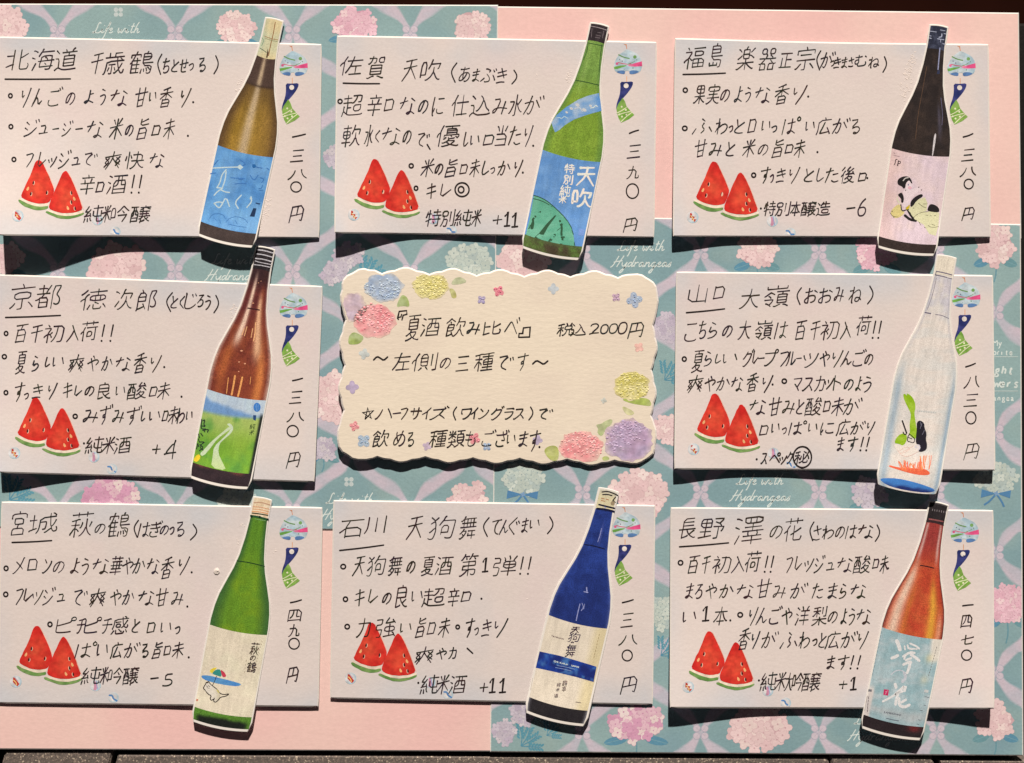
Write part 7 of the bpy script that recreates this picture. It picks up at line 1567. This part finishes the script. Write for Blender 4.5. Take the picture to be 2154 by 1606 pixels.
# -- clear bottle (middle right)
b = Bottle((1991, 542), (1907, 1034), 64.5, H6, 987, 36, 'clear glass bottle cutout with a black haired swimmer, green leaves and orange coral')
def f(U, V, x, y):
    c = mix(A(230, 214, 200), A(220, 212, 202), sm(.35, .7, fbm(x, y * 4, 60, 2)))
    c = mix(c, A(190, 196, 192), sm(.5, .98, np.abs(U)) * sm(.35, .6, V) * .6)
    c = mix(c, A(140, 166, 186), (band(U + .84, 0, .10) * .6 + band(U, .93, .06) * .8) * sm(.42, .6, V))
    c = mix(c, A(192, 184, 196), sm(.28, .2, V) * .6 * sm(.8, .3, np.abs(U + .1) * 0 + fbm(x, y, 14, 6)))
    c = mix(c, A(228, 214, 200), band(U + .1, 0, .2) * .5)
    return mix(c, A(170, 166, 176), band(np.abs(U), .9, .05) * sm(.5, .2, V) * .6)
P, bd = b.region('bottle_glass', .085, .992, f, M_label, O1); bg_ = bd()
P, bd = b.region('bottle_cap', .0, .078, lambda U, V, x, y: mix(A(240, 224, 200), A(232, 216, 192), fbm(x, y, 12, 4)), M_label, O2); ca = bd()
q = b.art(); F = FR(1820, 530, 5.95); gy = (112, 104, 122)
for s_, w in (([(890, 245), (980, 262), (1085, 290)], 2.2), ([(880, 290), (960, 305), (1025, 322)], 2.0), ([(1040, 328), (1085, 338)], 1.6), ([(890, 250), (875, 290)], 1.4), ([(890, 330), (850, 520), (780, 720)], 1.0), ([(750, 760), (820, 774)], 2.4), ([(880, 785), (960, 795), (1045, 835)], 1.2)): q.stroke(F(*s_), w, gy)
done(q, 'glass_line', M_label, bg_, b)
F = FR(1820, 790, 5.5375)
q = b.art(3.4e-5, 12)
q.poly(chaikin(F((162, 1208), (230, 1196), (380, 1200), (560, 1240), (720, 1290), (812, 1330), (800, 1358), (700, 1368), (540, 1350), (380, 1320), (240, 1275)), 1, True), lambda x, y: mix(A(70, 128, 196), A(36, 50, 108), sm(.45, .7, (y - 1005) / 34 - (x - 1850) / 260 + .35 * fbm(x, y, 14, 3))))
done(q, 'bottle_base', M_label, bg_, b)
q = b.art(4.0e-5, 12); gr = lambda x, y: mix(A(142, 180, 26), A(166, 196, 60), sm(.4, .7, fbm(x, y, 10, 4)))
q.poly(chaikin(F((440, 220), (462, 214), (490, 240), (482, 205), (540, 240), (580, 310), (586, 380), (572, 440), (586, 540), (602, 640), (592, 745), (550, 730), (508, 690), (522, 650), (516, 570), (532, 470), (525, 430), (490, 360), (455, 290)), 1, True), gr)
q.poly(chaikin(F((332, 790), (378, 700), (460, 668), (492, 720), (470, 790), (432, 822), (402, 800)), 1, True), gr)
q.poly(chaikin(F((330, 800), (400, 805), (450, 825), (480, 780), (580, 790), (640, 830), (600, 890), (530, 930), (470, 955), (400, 920), (360, 870)), 1, True), (232, 218, 204))
q.poly(chaikin(F((600, 545), (640, 520), (690, 560), (690, 610), (718, 680), (705, 745), (722, 800), (716, 868), (655, 896), (615, 885), (645, 850), (635, 810), (588, 800), (592, 700), (600, 620)), 1, True), (38, 34, 44))
q.disc(*F((612, 838))[0], 6.0, (216, 206, 216), 6.6)
for s_, w in (([(432, 530), (460, 610), (482, 672)], 3.2), ([(442, 662), (455, 690), (478, 685)], 2.4), ([(512, 682), (545, 705), (570, 735)], 1.8), ([(495, 720), (545, 740)], 1.6), ([(495, 725), (490, 765), (520, 775), (560, 790), (578, 760), (570, 730)], 1.8), ([(512, 690), (495, 720)], 1.8)): q.stroke(F(*s_), w, (44, 38, 40))
for s_ in ([(375, 870), (440, 950), (540, 935), (620, 885)], [(400, 880), (470, 830), (530, 850), (460, 905), (400, 905)], [(440, 890), (520, 850), (560, 820)]): q.stroke(F(*s_), .9, (222, 176, 160))
for s_ in ([(640, 540), (655, 590)], [(660, 560), (640, 620)], [(690, 640), (665, 690)]): q.stroke(F(*s_), 1.1, (120, 116, 130))
cor = (234, 104, 70)
q.poly(chaikin(F((268, 1062), (285, 1045), (340, 1062), (440, 1082), (520, 1078), (620, 1085), (700, 1090), (755, 1130), (748, 1160), (660, 1165), (540, 1145), (400, 1105)), 1, True), cor)
for k in range(46):
    x0 = R.uniform(420, 745); y0 = R.uniform(1075, 1120); hh = R.uniform(55, 95) * (1 + max(0, (x0 - 560)) / 150)
    x1 = x0 + R.uniform(-26, 22) + (x0 - 590) * .12; y1 = max(935, y0 - hh)
    x1 = min(x1, 778)
    q.stroke(F((x0, y0), ((x0 + x1) / 2 + R.uniform(-9, 9), (y0 + y1) / 2), (x1, y1)), R.uniform(1.0, 2.1), (238, 118 + R.uniform(-14, 30), 82))
done(q, 'label_picture', M_label, bg_, b)
q = b.art(4.4e-5); 
for k in range(11): q.stroke(F((612 + k * 20, 400 + k * 2), (610 + k * 20, 425 + k * 2), (622 + k * 20, 412 + k * 2)), .9, (178, 182, 178))
done(q, 'label_lettering', M_label, bg_, b)

# -- green bottle, cat label (lower left)
b = Bottle((552, 1051), (463, 1534), 61, H7, 1482, 12, 'green bottle cutout with a cream label showing a cat under a parasol', wcap=None, bot=(0, 0, .004))
def f(U, V, x, y):
    c = mix(A(102, 146, 34), A(120, 156, 30), sm(.3, .75, fbm(x, y, 26, 2)))
    c = mix(c, A(86, 136, 36), sm(.36, .2, V) * .6)
    return mix(c, A(58, 100, 48), edge(U, .45) * .95)
P, bd = b.region('bottle_glass', .075, .58, f, M_inkjet, O1); bg_ = bd()
q = b.art(); F = FR(380, 1030, 5.95); dk = (30, 60, 34)
q.stroke(F((705, 893), (860, 915), (1050, 962)), 1.9, dk); q.stroke(F((880, 330), (985, 348), (1090, 378)), 4.4, (40, 84, 52)); q.stroke(F((895, 296), (990, 306), (1090, 325)), 2.4, (36, 52, 34)); q.stroke(F((930, 370), (1060, 392)), 1.6, (120, 160, 96))
for s_ in ((888, 340), (1088, 376), (990, 345)): q.disc(*F(s_)[0], 2.6, (20, 44, 28), n=8)
done(q, 'glass_line', M_inkjet, bg_, b)
P, bd = b.region('bottle_cap', .0, .080, lambda U, V, x, y: mix(A(234, 200, 158), A(240, 216, 180), sm(.3, .7, fbm(x, y, 10, 4))), M_label, O2); ca = bd()
q = b.art()
for s_, w, c in (([(920, 165), (1000, 160), (1120, 195)], 2.2, (196, 152, 122)), ([(905, 215), (1000, 222), (1110, 248)], 1.6, (222, 160, 120)), ([(900, 245), (1000, 252), (1105, 280)], 1.6, (226, 162, 112)), ([(895, 275), (1000, 282), (1095, 306)], 1.8, (228, 156, 104))): q.stroke(F(*s_), w, c)
done(q, 'cap_marking', M_label, ca, b)
P, bd = b.region('bottle_base', .92, .988, lambda U, V, x, y: mix(A(90, 138, 44), A(28, 34, 28), sm(.940, .958, V + .012 * (1 - U * U) - .008 + .01 * (fbm(x, y, 14, 3) - .5)) * sm(1.0, .78, np.abs(U))), M_inkjet, O1); bd()
P, bd = b.region('bottle_label', .568, .926, lambda U, V, x, y: mix(mix(A(236, 222, 190), A(230, 212, 184), sm(.3, .7, fbm(x, y, 44, 7))), A(222, 206, 172), sm(.5, .8, fbm(x, y, 26, 9)) * .4), M_label, O2); lb = bd()
q = b.art(4e-5, 14); F = FR(380, 1290, 5.736)
q.poly(chaikin(F((242, 752), (330, 750), (460, 782), (600, 815), (745, 858), (690, 886), (550, 872), (400, 842), (270, 800)), 1, True), lambda x, y: mix(A(96, 152, 196), A(70, 128, 196), sm(.35, .7, fbm(x, y, 12, 6))))
q.poly(chaikin(F((342, 700), (388, 662), (446, 656), (400, 700), (380, 735)), 1, True), (232, 206, 70))
q.poly(chaikin(F((383, 718), (430, 680), (484, 680), (498, 775), (430, 752), (388, 738)), 1, True), (56, 142, 130))
q.poly(chaikin(F((478, 678), (530, 715), (556, 768), (508, 778), (494, 740)), 1, True), (204, 64, 84))
q.poly(chaikin(F((280, 905), (292, 868), (310, 835), (330, 822), (350, 850), (395, 888), (440, 920), (478, 975), (480, 1012), (455, 1048), (420, 1075), (395, 1055), (372, 1050), (362, 1000), (330, 978)), 1, True), lambda x, y: mix(A(226, 214, 196), A(206, 192, 160), sm(.3, .8, (x - 440) / 30)))
bk = (52, 44, 40)
for s_, w in (([(300, 862), (312, 830), (322, 850), (332, 820), (352, 852), (395, 888), (440, 920), (472, 970), (520, 985), (578, 976)], 2.0), ([(578, 984), (540, 1006), (480, 1015), (455, 1050), (420, 1080), (395, 1062), (407, 1028)], 2.0), ([(396, 1040), (370, 1057), (353, 1030), (372, 998), (330, 980), (296, 930), (272, 910), (286, 880), (300, 862)], 2.0),
             ([(432, 762), (412, 820), (385, 870)], 1.4), ([(310, 880), (325, 886)], 1.4), ([(335, 875), (352, 890)], 1.2), ([(318, 900), (345, 910)], 1.0)): q.stroke(F(*s_), w, bk)
q.stroke(F((440, 930), (460, 960)), 2.4, (206, 190, 110)); q.poly(F((190, 1036), (212, 1040), (206, 1066), (186, 1060)), (206, 120, 96))
done(q, 'label_picture', M_label, lb, b)
q = b.art(4.4e-5)
for ch, x0, x1, y0, y1, w in (('萩', 845, 940, 362, 505, 2.3), ('の', 838, 902, 515, 578, 2.3), ('鶴', 808, 908, 592, 716, 2.2)):
    (X0, Y0), (X1, Y1) = F((x0, y0), (x1, y1)); q.glyph(ch, X0, X1, Y0, Y1, w, (62, 48, 40), shear=.2, rise=-.05, full=False, jit=.05)
for k in range(9): q.stroke(F((975 - k * 9, 335 + k * 34), (985 - k * 9, 350 + k * 34)), 1.0, (170, 150, 124))
for k in range(4): q.stroke(F((795 - k * 8, 570 + k * 45), (790 - k * 8, 585 + k * 45)), 1.0, (150, 130, 110))
done(q, 'label_lettering', M_label, lb, b)

# -- deep blue bottle (bottom centre)
b = Bottle((1280, 1034), (1166, 1519), 63, H8, 1473, 14, 'deep blue bottle cutout with a cream label crossed by a blue band', bot=(0, 0, .010), border=3.4)
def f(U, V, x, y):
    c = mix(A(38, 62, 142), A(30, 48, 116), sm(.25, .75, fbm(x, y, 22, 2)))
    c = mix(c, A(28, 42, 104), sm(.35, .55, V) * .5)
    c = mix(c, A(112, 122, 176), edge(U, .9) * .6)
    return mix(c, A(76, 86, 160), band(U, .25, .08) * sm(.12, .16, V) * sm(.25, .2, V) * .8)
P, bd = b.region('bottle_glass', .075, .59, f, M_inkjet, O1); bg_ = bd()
q = b.art(); F = FR(1090, 1020, 5.735); nv = (22, 26, 58)
q.stroke(F((800, 722), (900, 735), (1040, 775)), 2.2, nv); q.stroke(F((955, 290), (1060, 300), (1155, 325)), 4.6, nv); q.stroke(F((975, 240), (1060, 262), (1160, 285)), 3.6, (26, 30, 54))
for s_, w in (([(1005, 530), (990, 600), (960, 690)], 1.5), ([(825, 1240), (830, 1300)], 2.6), ([(795, 1290), (840, 1300)], 2.2), ([(745, 1440), (720, 1540), (700, 1640)], 2.0), ([(770, 1430), (790, 1480), (760, 1520)], 1.4), ([(800, 1440), (790, 1500)], 1.3), ([(1045, 270), (1052, 280)], 1.8)): q.stroke(F(*s_), w, (150, 154, 198))
done(q, 'glass_highlight', M_inkjet, bg_, b)
P, bd = b.region('bottle_cap', .0, .082, lambda U, V, x, y: mix(A(222, 206, 160), A(206, 196, 172), sm(.03, .0, V) * .9 + .2 * fbm(x, y, 8, 3)), M_label, O2); ca = bd()
q = b.art(); bk = (40, 34, 40)
for s_, w in (([(1012, 88), (1080, 80), (1150, 105), (1200, 130)], 2.6), ([(1020, 120), (1080, 118), (1130, 132)], 2.6), ([(1175, 150), (1150, 180), (1125, 230)], 2.4), ([(1150, 195), (1175, 215)], 1.4)): q.stroke(F(*s_), w, bk)
q.disc(*F((1140, 225))[0], 4.5, (160, 140, 110)); 
for s_ in ([(1005, 165), (1040, 172)], [(1000, 190), (1045, 200)], [(1060, 175), (1090, 182)]): q.stroke(F(*s_), 1.6, (176, 110, 70))
done(q, 'cap_marking', M_label, ca, b)
P, bd = b.region('bottle_base', .915, .985, lambda U, V, x, y: mix(mix(A(34, 30, 36), A(46, 42, 44), fbm(x, y, 12, 3)), A(150, 146, 150), edge(U, .9) * .8), M_inkjet, O1); bd()
P, bd = b.region('bottle_label', .566, .922, lambda U, V, x, y: mix(mix(A(236, 218, 194), A(230, 212, 186), fbm(x, y, 30, 7)), A(226, 204, 152), sm(.45, .8, U) * .8), M_label, O2); lb = bd()
q = b.art(3.9e-5, 10); F = FR(1090, 1280, 5.735)
q.poly(F((258, 520), (500, 572), (700, 630), (946, 705), (910, 890), (700, 830), (450, 770), (212, 718)), lambda x, y: mix(mix(A(34, 66, 152), A(30, 44, 112), sm(.3, .6, fbm(x, y, 20, 5))), A(84, 140, 196), sm(.55, .75, fbm(x, y, 11, 19)) * .75))
lbnd = done(q, 'label_band', M_label, lb, b)
q = b.art(4.6e-5); dk = (50, 36, 56)
for ch, x0, x1, y0, y1, w in (('天', 640, 738, 226, 298, 2.5), ('狗', 612, 738, 300, 402, 2.2), ('舞', 582, 690, 440, 580, 2.2), ('超', 535, 592, 875, 938, 1.5), ('辛', 530, 576, 945, 1006, 1.5), ('純', 470, 512, 900, 946, 1.1), ('米', 458, 496, 965, 1006, 1.1), ('酒', 434, 476, 1035, 1076, 1.1)):
    (X0, Y0), (X1, Y1) = F((x0, y0), (x1, y1)); q.glyph(ch, X0, X1, Y0, Y1, w, dk if w > 2 else (96, 76, 76), shear=.3 if w > 2 else .15, rise=-.02, full=False, jit=.04)
q.stroke(F((640, 415), (655, 405), (668, 415)), 2.2, dk)
latin(q, 'TENGUMAI', *F((402, 340))[0], *F((568, 385))[0], 2.6, .8, (130, 108, 104))
latin(q, 'CHIKARA', *F((432, 648))[0], *F((600, 690))[0], 3.4, 1.0, (214, 222, 234)); latin(q, 'JUNMAI', *F((622, 695))[0], *F((752, 725))[0], 3.4, 1.0, (214, 222, 234))
for k, (x0, y0, x1, y1) in enumerate(((470, 690, 680, 735), (450, 715, 640, 757))): q.stroke(F((x0, y0), ((x0 + x1) / 2, (y0 + y1) / 2 - 4), (x1, y1)), .9, (150, 172, 214))
for k in range(8): q.stroke(F((980 - k * 9, 310 + k * 38), (976 - k * 9, 330 + k * 38)), 1.1, (160, 136, 96))
q.stroke(F((695, 1130), (755, 1140)), 1.4, (120, 104, 96)); q.stroke(F((175, 840), (150, 980)), .9, (190, 170, 150))
done(q, 'label_lettering', M_label, lb, b)

# -- orange bottle, pale blue label (lower right)
b = Bottle((1975, 1061), (1873, 1550), 64.5, H9, 1488, 18, 'orange bottle cutout with a pale blue label bearing white brush writing')
def f(U, V, x, y):
    c = mix(A(196, 66, 40), A(204, 84, 46), sm(.3, .7, fbm(x, y, 20, 2)))
    c = mix(c, A(226, 160, 50), band(U, .58, .15) * sm(.26, .4, V) * .95)
    c = mix(c, A(232, 196, 168), band(U + .66, 0, .22) * sm(.2, .34, V) * .95)
    c = mix(c, A(150, 52, 54), sm(.30, .14, V) * .75)
    c = mix(c, A(216, 176, 164), (band(U + .72, 0, .13) + band(U, .72, .11)) * sm(.28, .2, V) * sm(.07, .1, V) * .85)
    c = mix(c, A(206, 112, 44), band(U + .32, 0, .10) * sm(.32, .42, V) * .7)
    c = mix(c, A(232, 176, 140), band(U, .84, .06) * sm(.42, .5, V) * .7)
    return mix(c, A(84, 44, 46), edge(U, .9) * .95)
P, bd = b.region('bottle_glass', .085, .575, f, M_inkjet, O1); bg_ = bd()
q = b.art(); F = FR(1790, 1040, 5.735)
q.stroke(F((838, 858), (920, 872), (1000, 892)), 2.2, (52, 28, 32)); q.stroke(F((915, 322), (1010, 338), (1115, 372)), 3.0, (62, 40, 42)); q.stroke(F((945, 300), (1020, 312), (1110, 330)), 3.0, (146, 84, 82))
done(q, 'glass_line', M_inkjet, bg_, b)
P, bd = b.region('bottle_cap', .0, .086, lambda U, V, x, y: mix(A(36, 31, 33), A(54, 47, 48), fbm(x, y, 8, 4)), M_inkjet, O2); ca = bd()
q = b.art()
for k in range(7): q.stroke(F((985 + k * 27, 180 + k * 5), (983 + k * 27, 198 + k * 5)), 1.3, (150, 138, 138))
q.stroke(F((965, 110), (1060, 120), (1165, 150)), 1.0, (96, 88, 90))
done(q, 'cap_marking', M_inkjet, ca, b)
P, bd = b.region('bottle_base', .926, .988, lambda U, V, x, y: mix(mix(A(40, 30, 33), A(50, 40, 42), fbm(x, y, 12, 3)), A(118, 40, 42), band(U, .7, .2) * sm(.965, .945, V) * .9), M_inkjet, O1); bd()
def f(U, V, x, y):
    c = mix(A(146, 176, 180), A(168, 188, 190), sm(.3, .7, fbm(x, y, 26, 7)))
    c = mix(c, A(190, 196, 196), sm(.5, .8, fbm(x, y * 2, 34, 12)) * .7)
    t = (V - .556) / .375
    c = mix(c, A(228, 214, 196), sm(.70, .84, U + .35 * (t < .26) * (.3 - t)) * sm(.30, .22, t) * .95)
    c = mix(c, A(222, 206, 196), sm(-.78, -.86, U) * sm(.62, .72, t) * .95)
    c = mix(c, A(214, 200, 160), band(U, .72, .12) * band(t, .22, .05) * .8 + band(U, .70, .12) * band(t, .47, .05) * .5)
    c = mix(c, A(196, 186, 182), band(t, .9, .05) * .4)
    return c
P, bd = b.region('bottle_label', .556, .932, f, M_label, O2); lb = bd()
q = b.art(4.4e-5, 14); F = FR(1790, 1300, 5.54); wh = (224, 218, 216)
for s_, w in (([(535, 270), (560, 330), (570, 370)], 8), ([(625, 330), (630, 370)], 3.5), ([(478, 470), (520, 455), (545, 440)], 6.5), ([(660, 320), (670, 360), (720, 365)], 4), ([(690, 300), (760, 330), (795, 360)], 4), ([(665, 355), (770, 365)], 3), ([(610, 450), (690, 400), (740, 410)], 5), ([(640, 430), (620, 480)], 4), ([(700, 430), (750, 460), (795, 500)], 6), ([(640, 495), (700, 470)], 4.5), ([(612, 545), (690, 510), (700, 520)], 5.5), ([(690, 520), (680, 580), (655, 640)], 6)): q.stroke(F(*s_), w, wh)
for s_, w in (([(470, 660), (520, 615), (590, 610), (640, 650), (650, 700), (600, 740)], 2.4), ([(620, 640), (640, 700), (600, 745)], 6)): q.stroke(F(*s_), w, (196, 196, 200))
for s_, w in (([(515, 775), (525, 810)], 6.5), ([(520, 890), (580, 840), (630, 790), (625, 850)], 6), ([(372, 975), (450, 935), (560, 870), (600, 860)], 4.5), ([(545, 900), (525, 960), (520, 1010)], 5.5), ([(560, 940), (560, 1020), (620, 1045), (680, 1015)], 6), ([(590, 985), (640, 955)], 5)): q.stroke(F(*s_), w, wh)
q.poly(F((385, 832), (442, 840), (432, 908), (376, 898)), (196, 44, 92)); q.stroke(F((400, 850), (420, 885)), 1.4, (226, 150, 170)); q.stroke(F((425, 850), (400, 890)), 1.2, (226, 150, 170))
latin(q, 'SAWANOHANA', *F((385, 1110))[0], *F((585, 1145))[0], 4, .9, (112, 116, 122)); q.stroke(F((412, 1170), (480, 1188), (555, 1200)), 1.6, (104, 112, 122))
for k in range(11): q.stroke(F((1000 - k * 9, 340 + k * 32), (996 - k * 9, 356 + k * 32)), 1.2, (116, 110, 104))
for k in range(12): q.stroke(F((355 - k * 9, 160 + k * 44), (351 - k * 9, 185 + k * 44)), 1.0, (110, 130, 138))
for k in range(5): q.stroke(F((205 - k * 3, 920 + k * 38), (202 - k * 3, 945 + k * 38)), 1.5, (110, 96, 100))
q.stroke(F((190, 910), (160, 1080)), 1.0, (130, 116, 118)); 
for x, y in ((870, 920), (895, 925), (860, 1020), (820, 1080), (795, 1190), (780, 1240)): q.stroke(F((x - 10, y - 2), (x + 12, y + 3)), 1.3, (116, 122, 126))
q.poly(F((858, 835), (905, 842), (900, 875), (850, 868)), (200, 198, 194)); q.poly(F((205, 830), (245, 836), (240, 862), (200, 858)), (120, 116, 120))
done(q, 'label_lettering', M_label, lb, b)

# ------------------------------------------------------------------ a crumb of paper lying on the lower left card
P = Pr(H7, .00022)
ring = [(449, 1203), (452, 1197), (457, 1194.5), (461, 1198), (462, 1204), (458, 1208.5), (452, 1208)]
k = col((240, 222, 206))
V = ring + [(454.5, 1200), (458, 1201), (455, 1204.5)]
n = 7
Fc = [orient(V, (i, (i + 1) % n, 7 if i in (0, 1, 6) else 8 if i in (2, 3) else 9)) for i in range(n)]
Fc += [orient(V, f) for f in ((7, 8, 9), (2, 7, 8), (4, 8, 9), (6, 7, 9))]
P._raw(V, Fc, [k] * 10, [0] * 7 + [.00022, .0003, .00012])
P._raw(ring, [tuple(range(n))], [k] * n, -.00015)
o = P.build('paper_crumb', M_white, org=un(455, 1202, .001))
tag(o, 'tiny white crumb of paper lying on the card left of the green bottle', 'crumb')
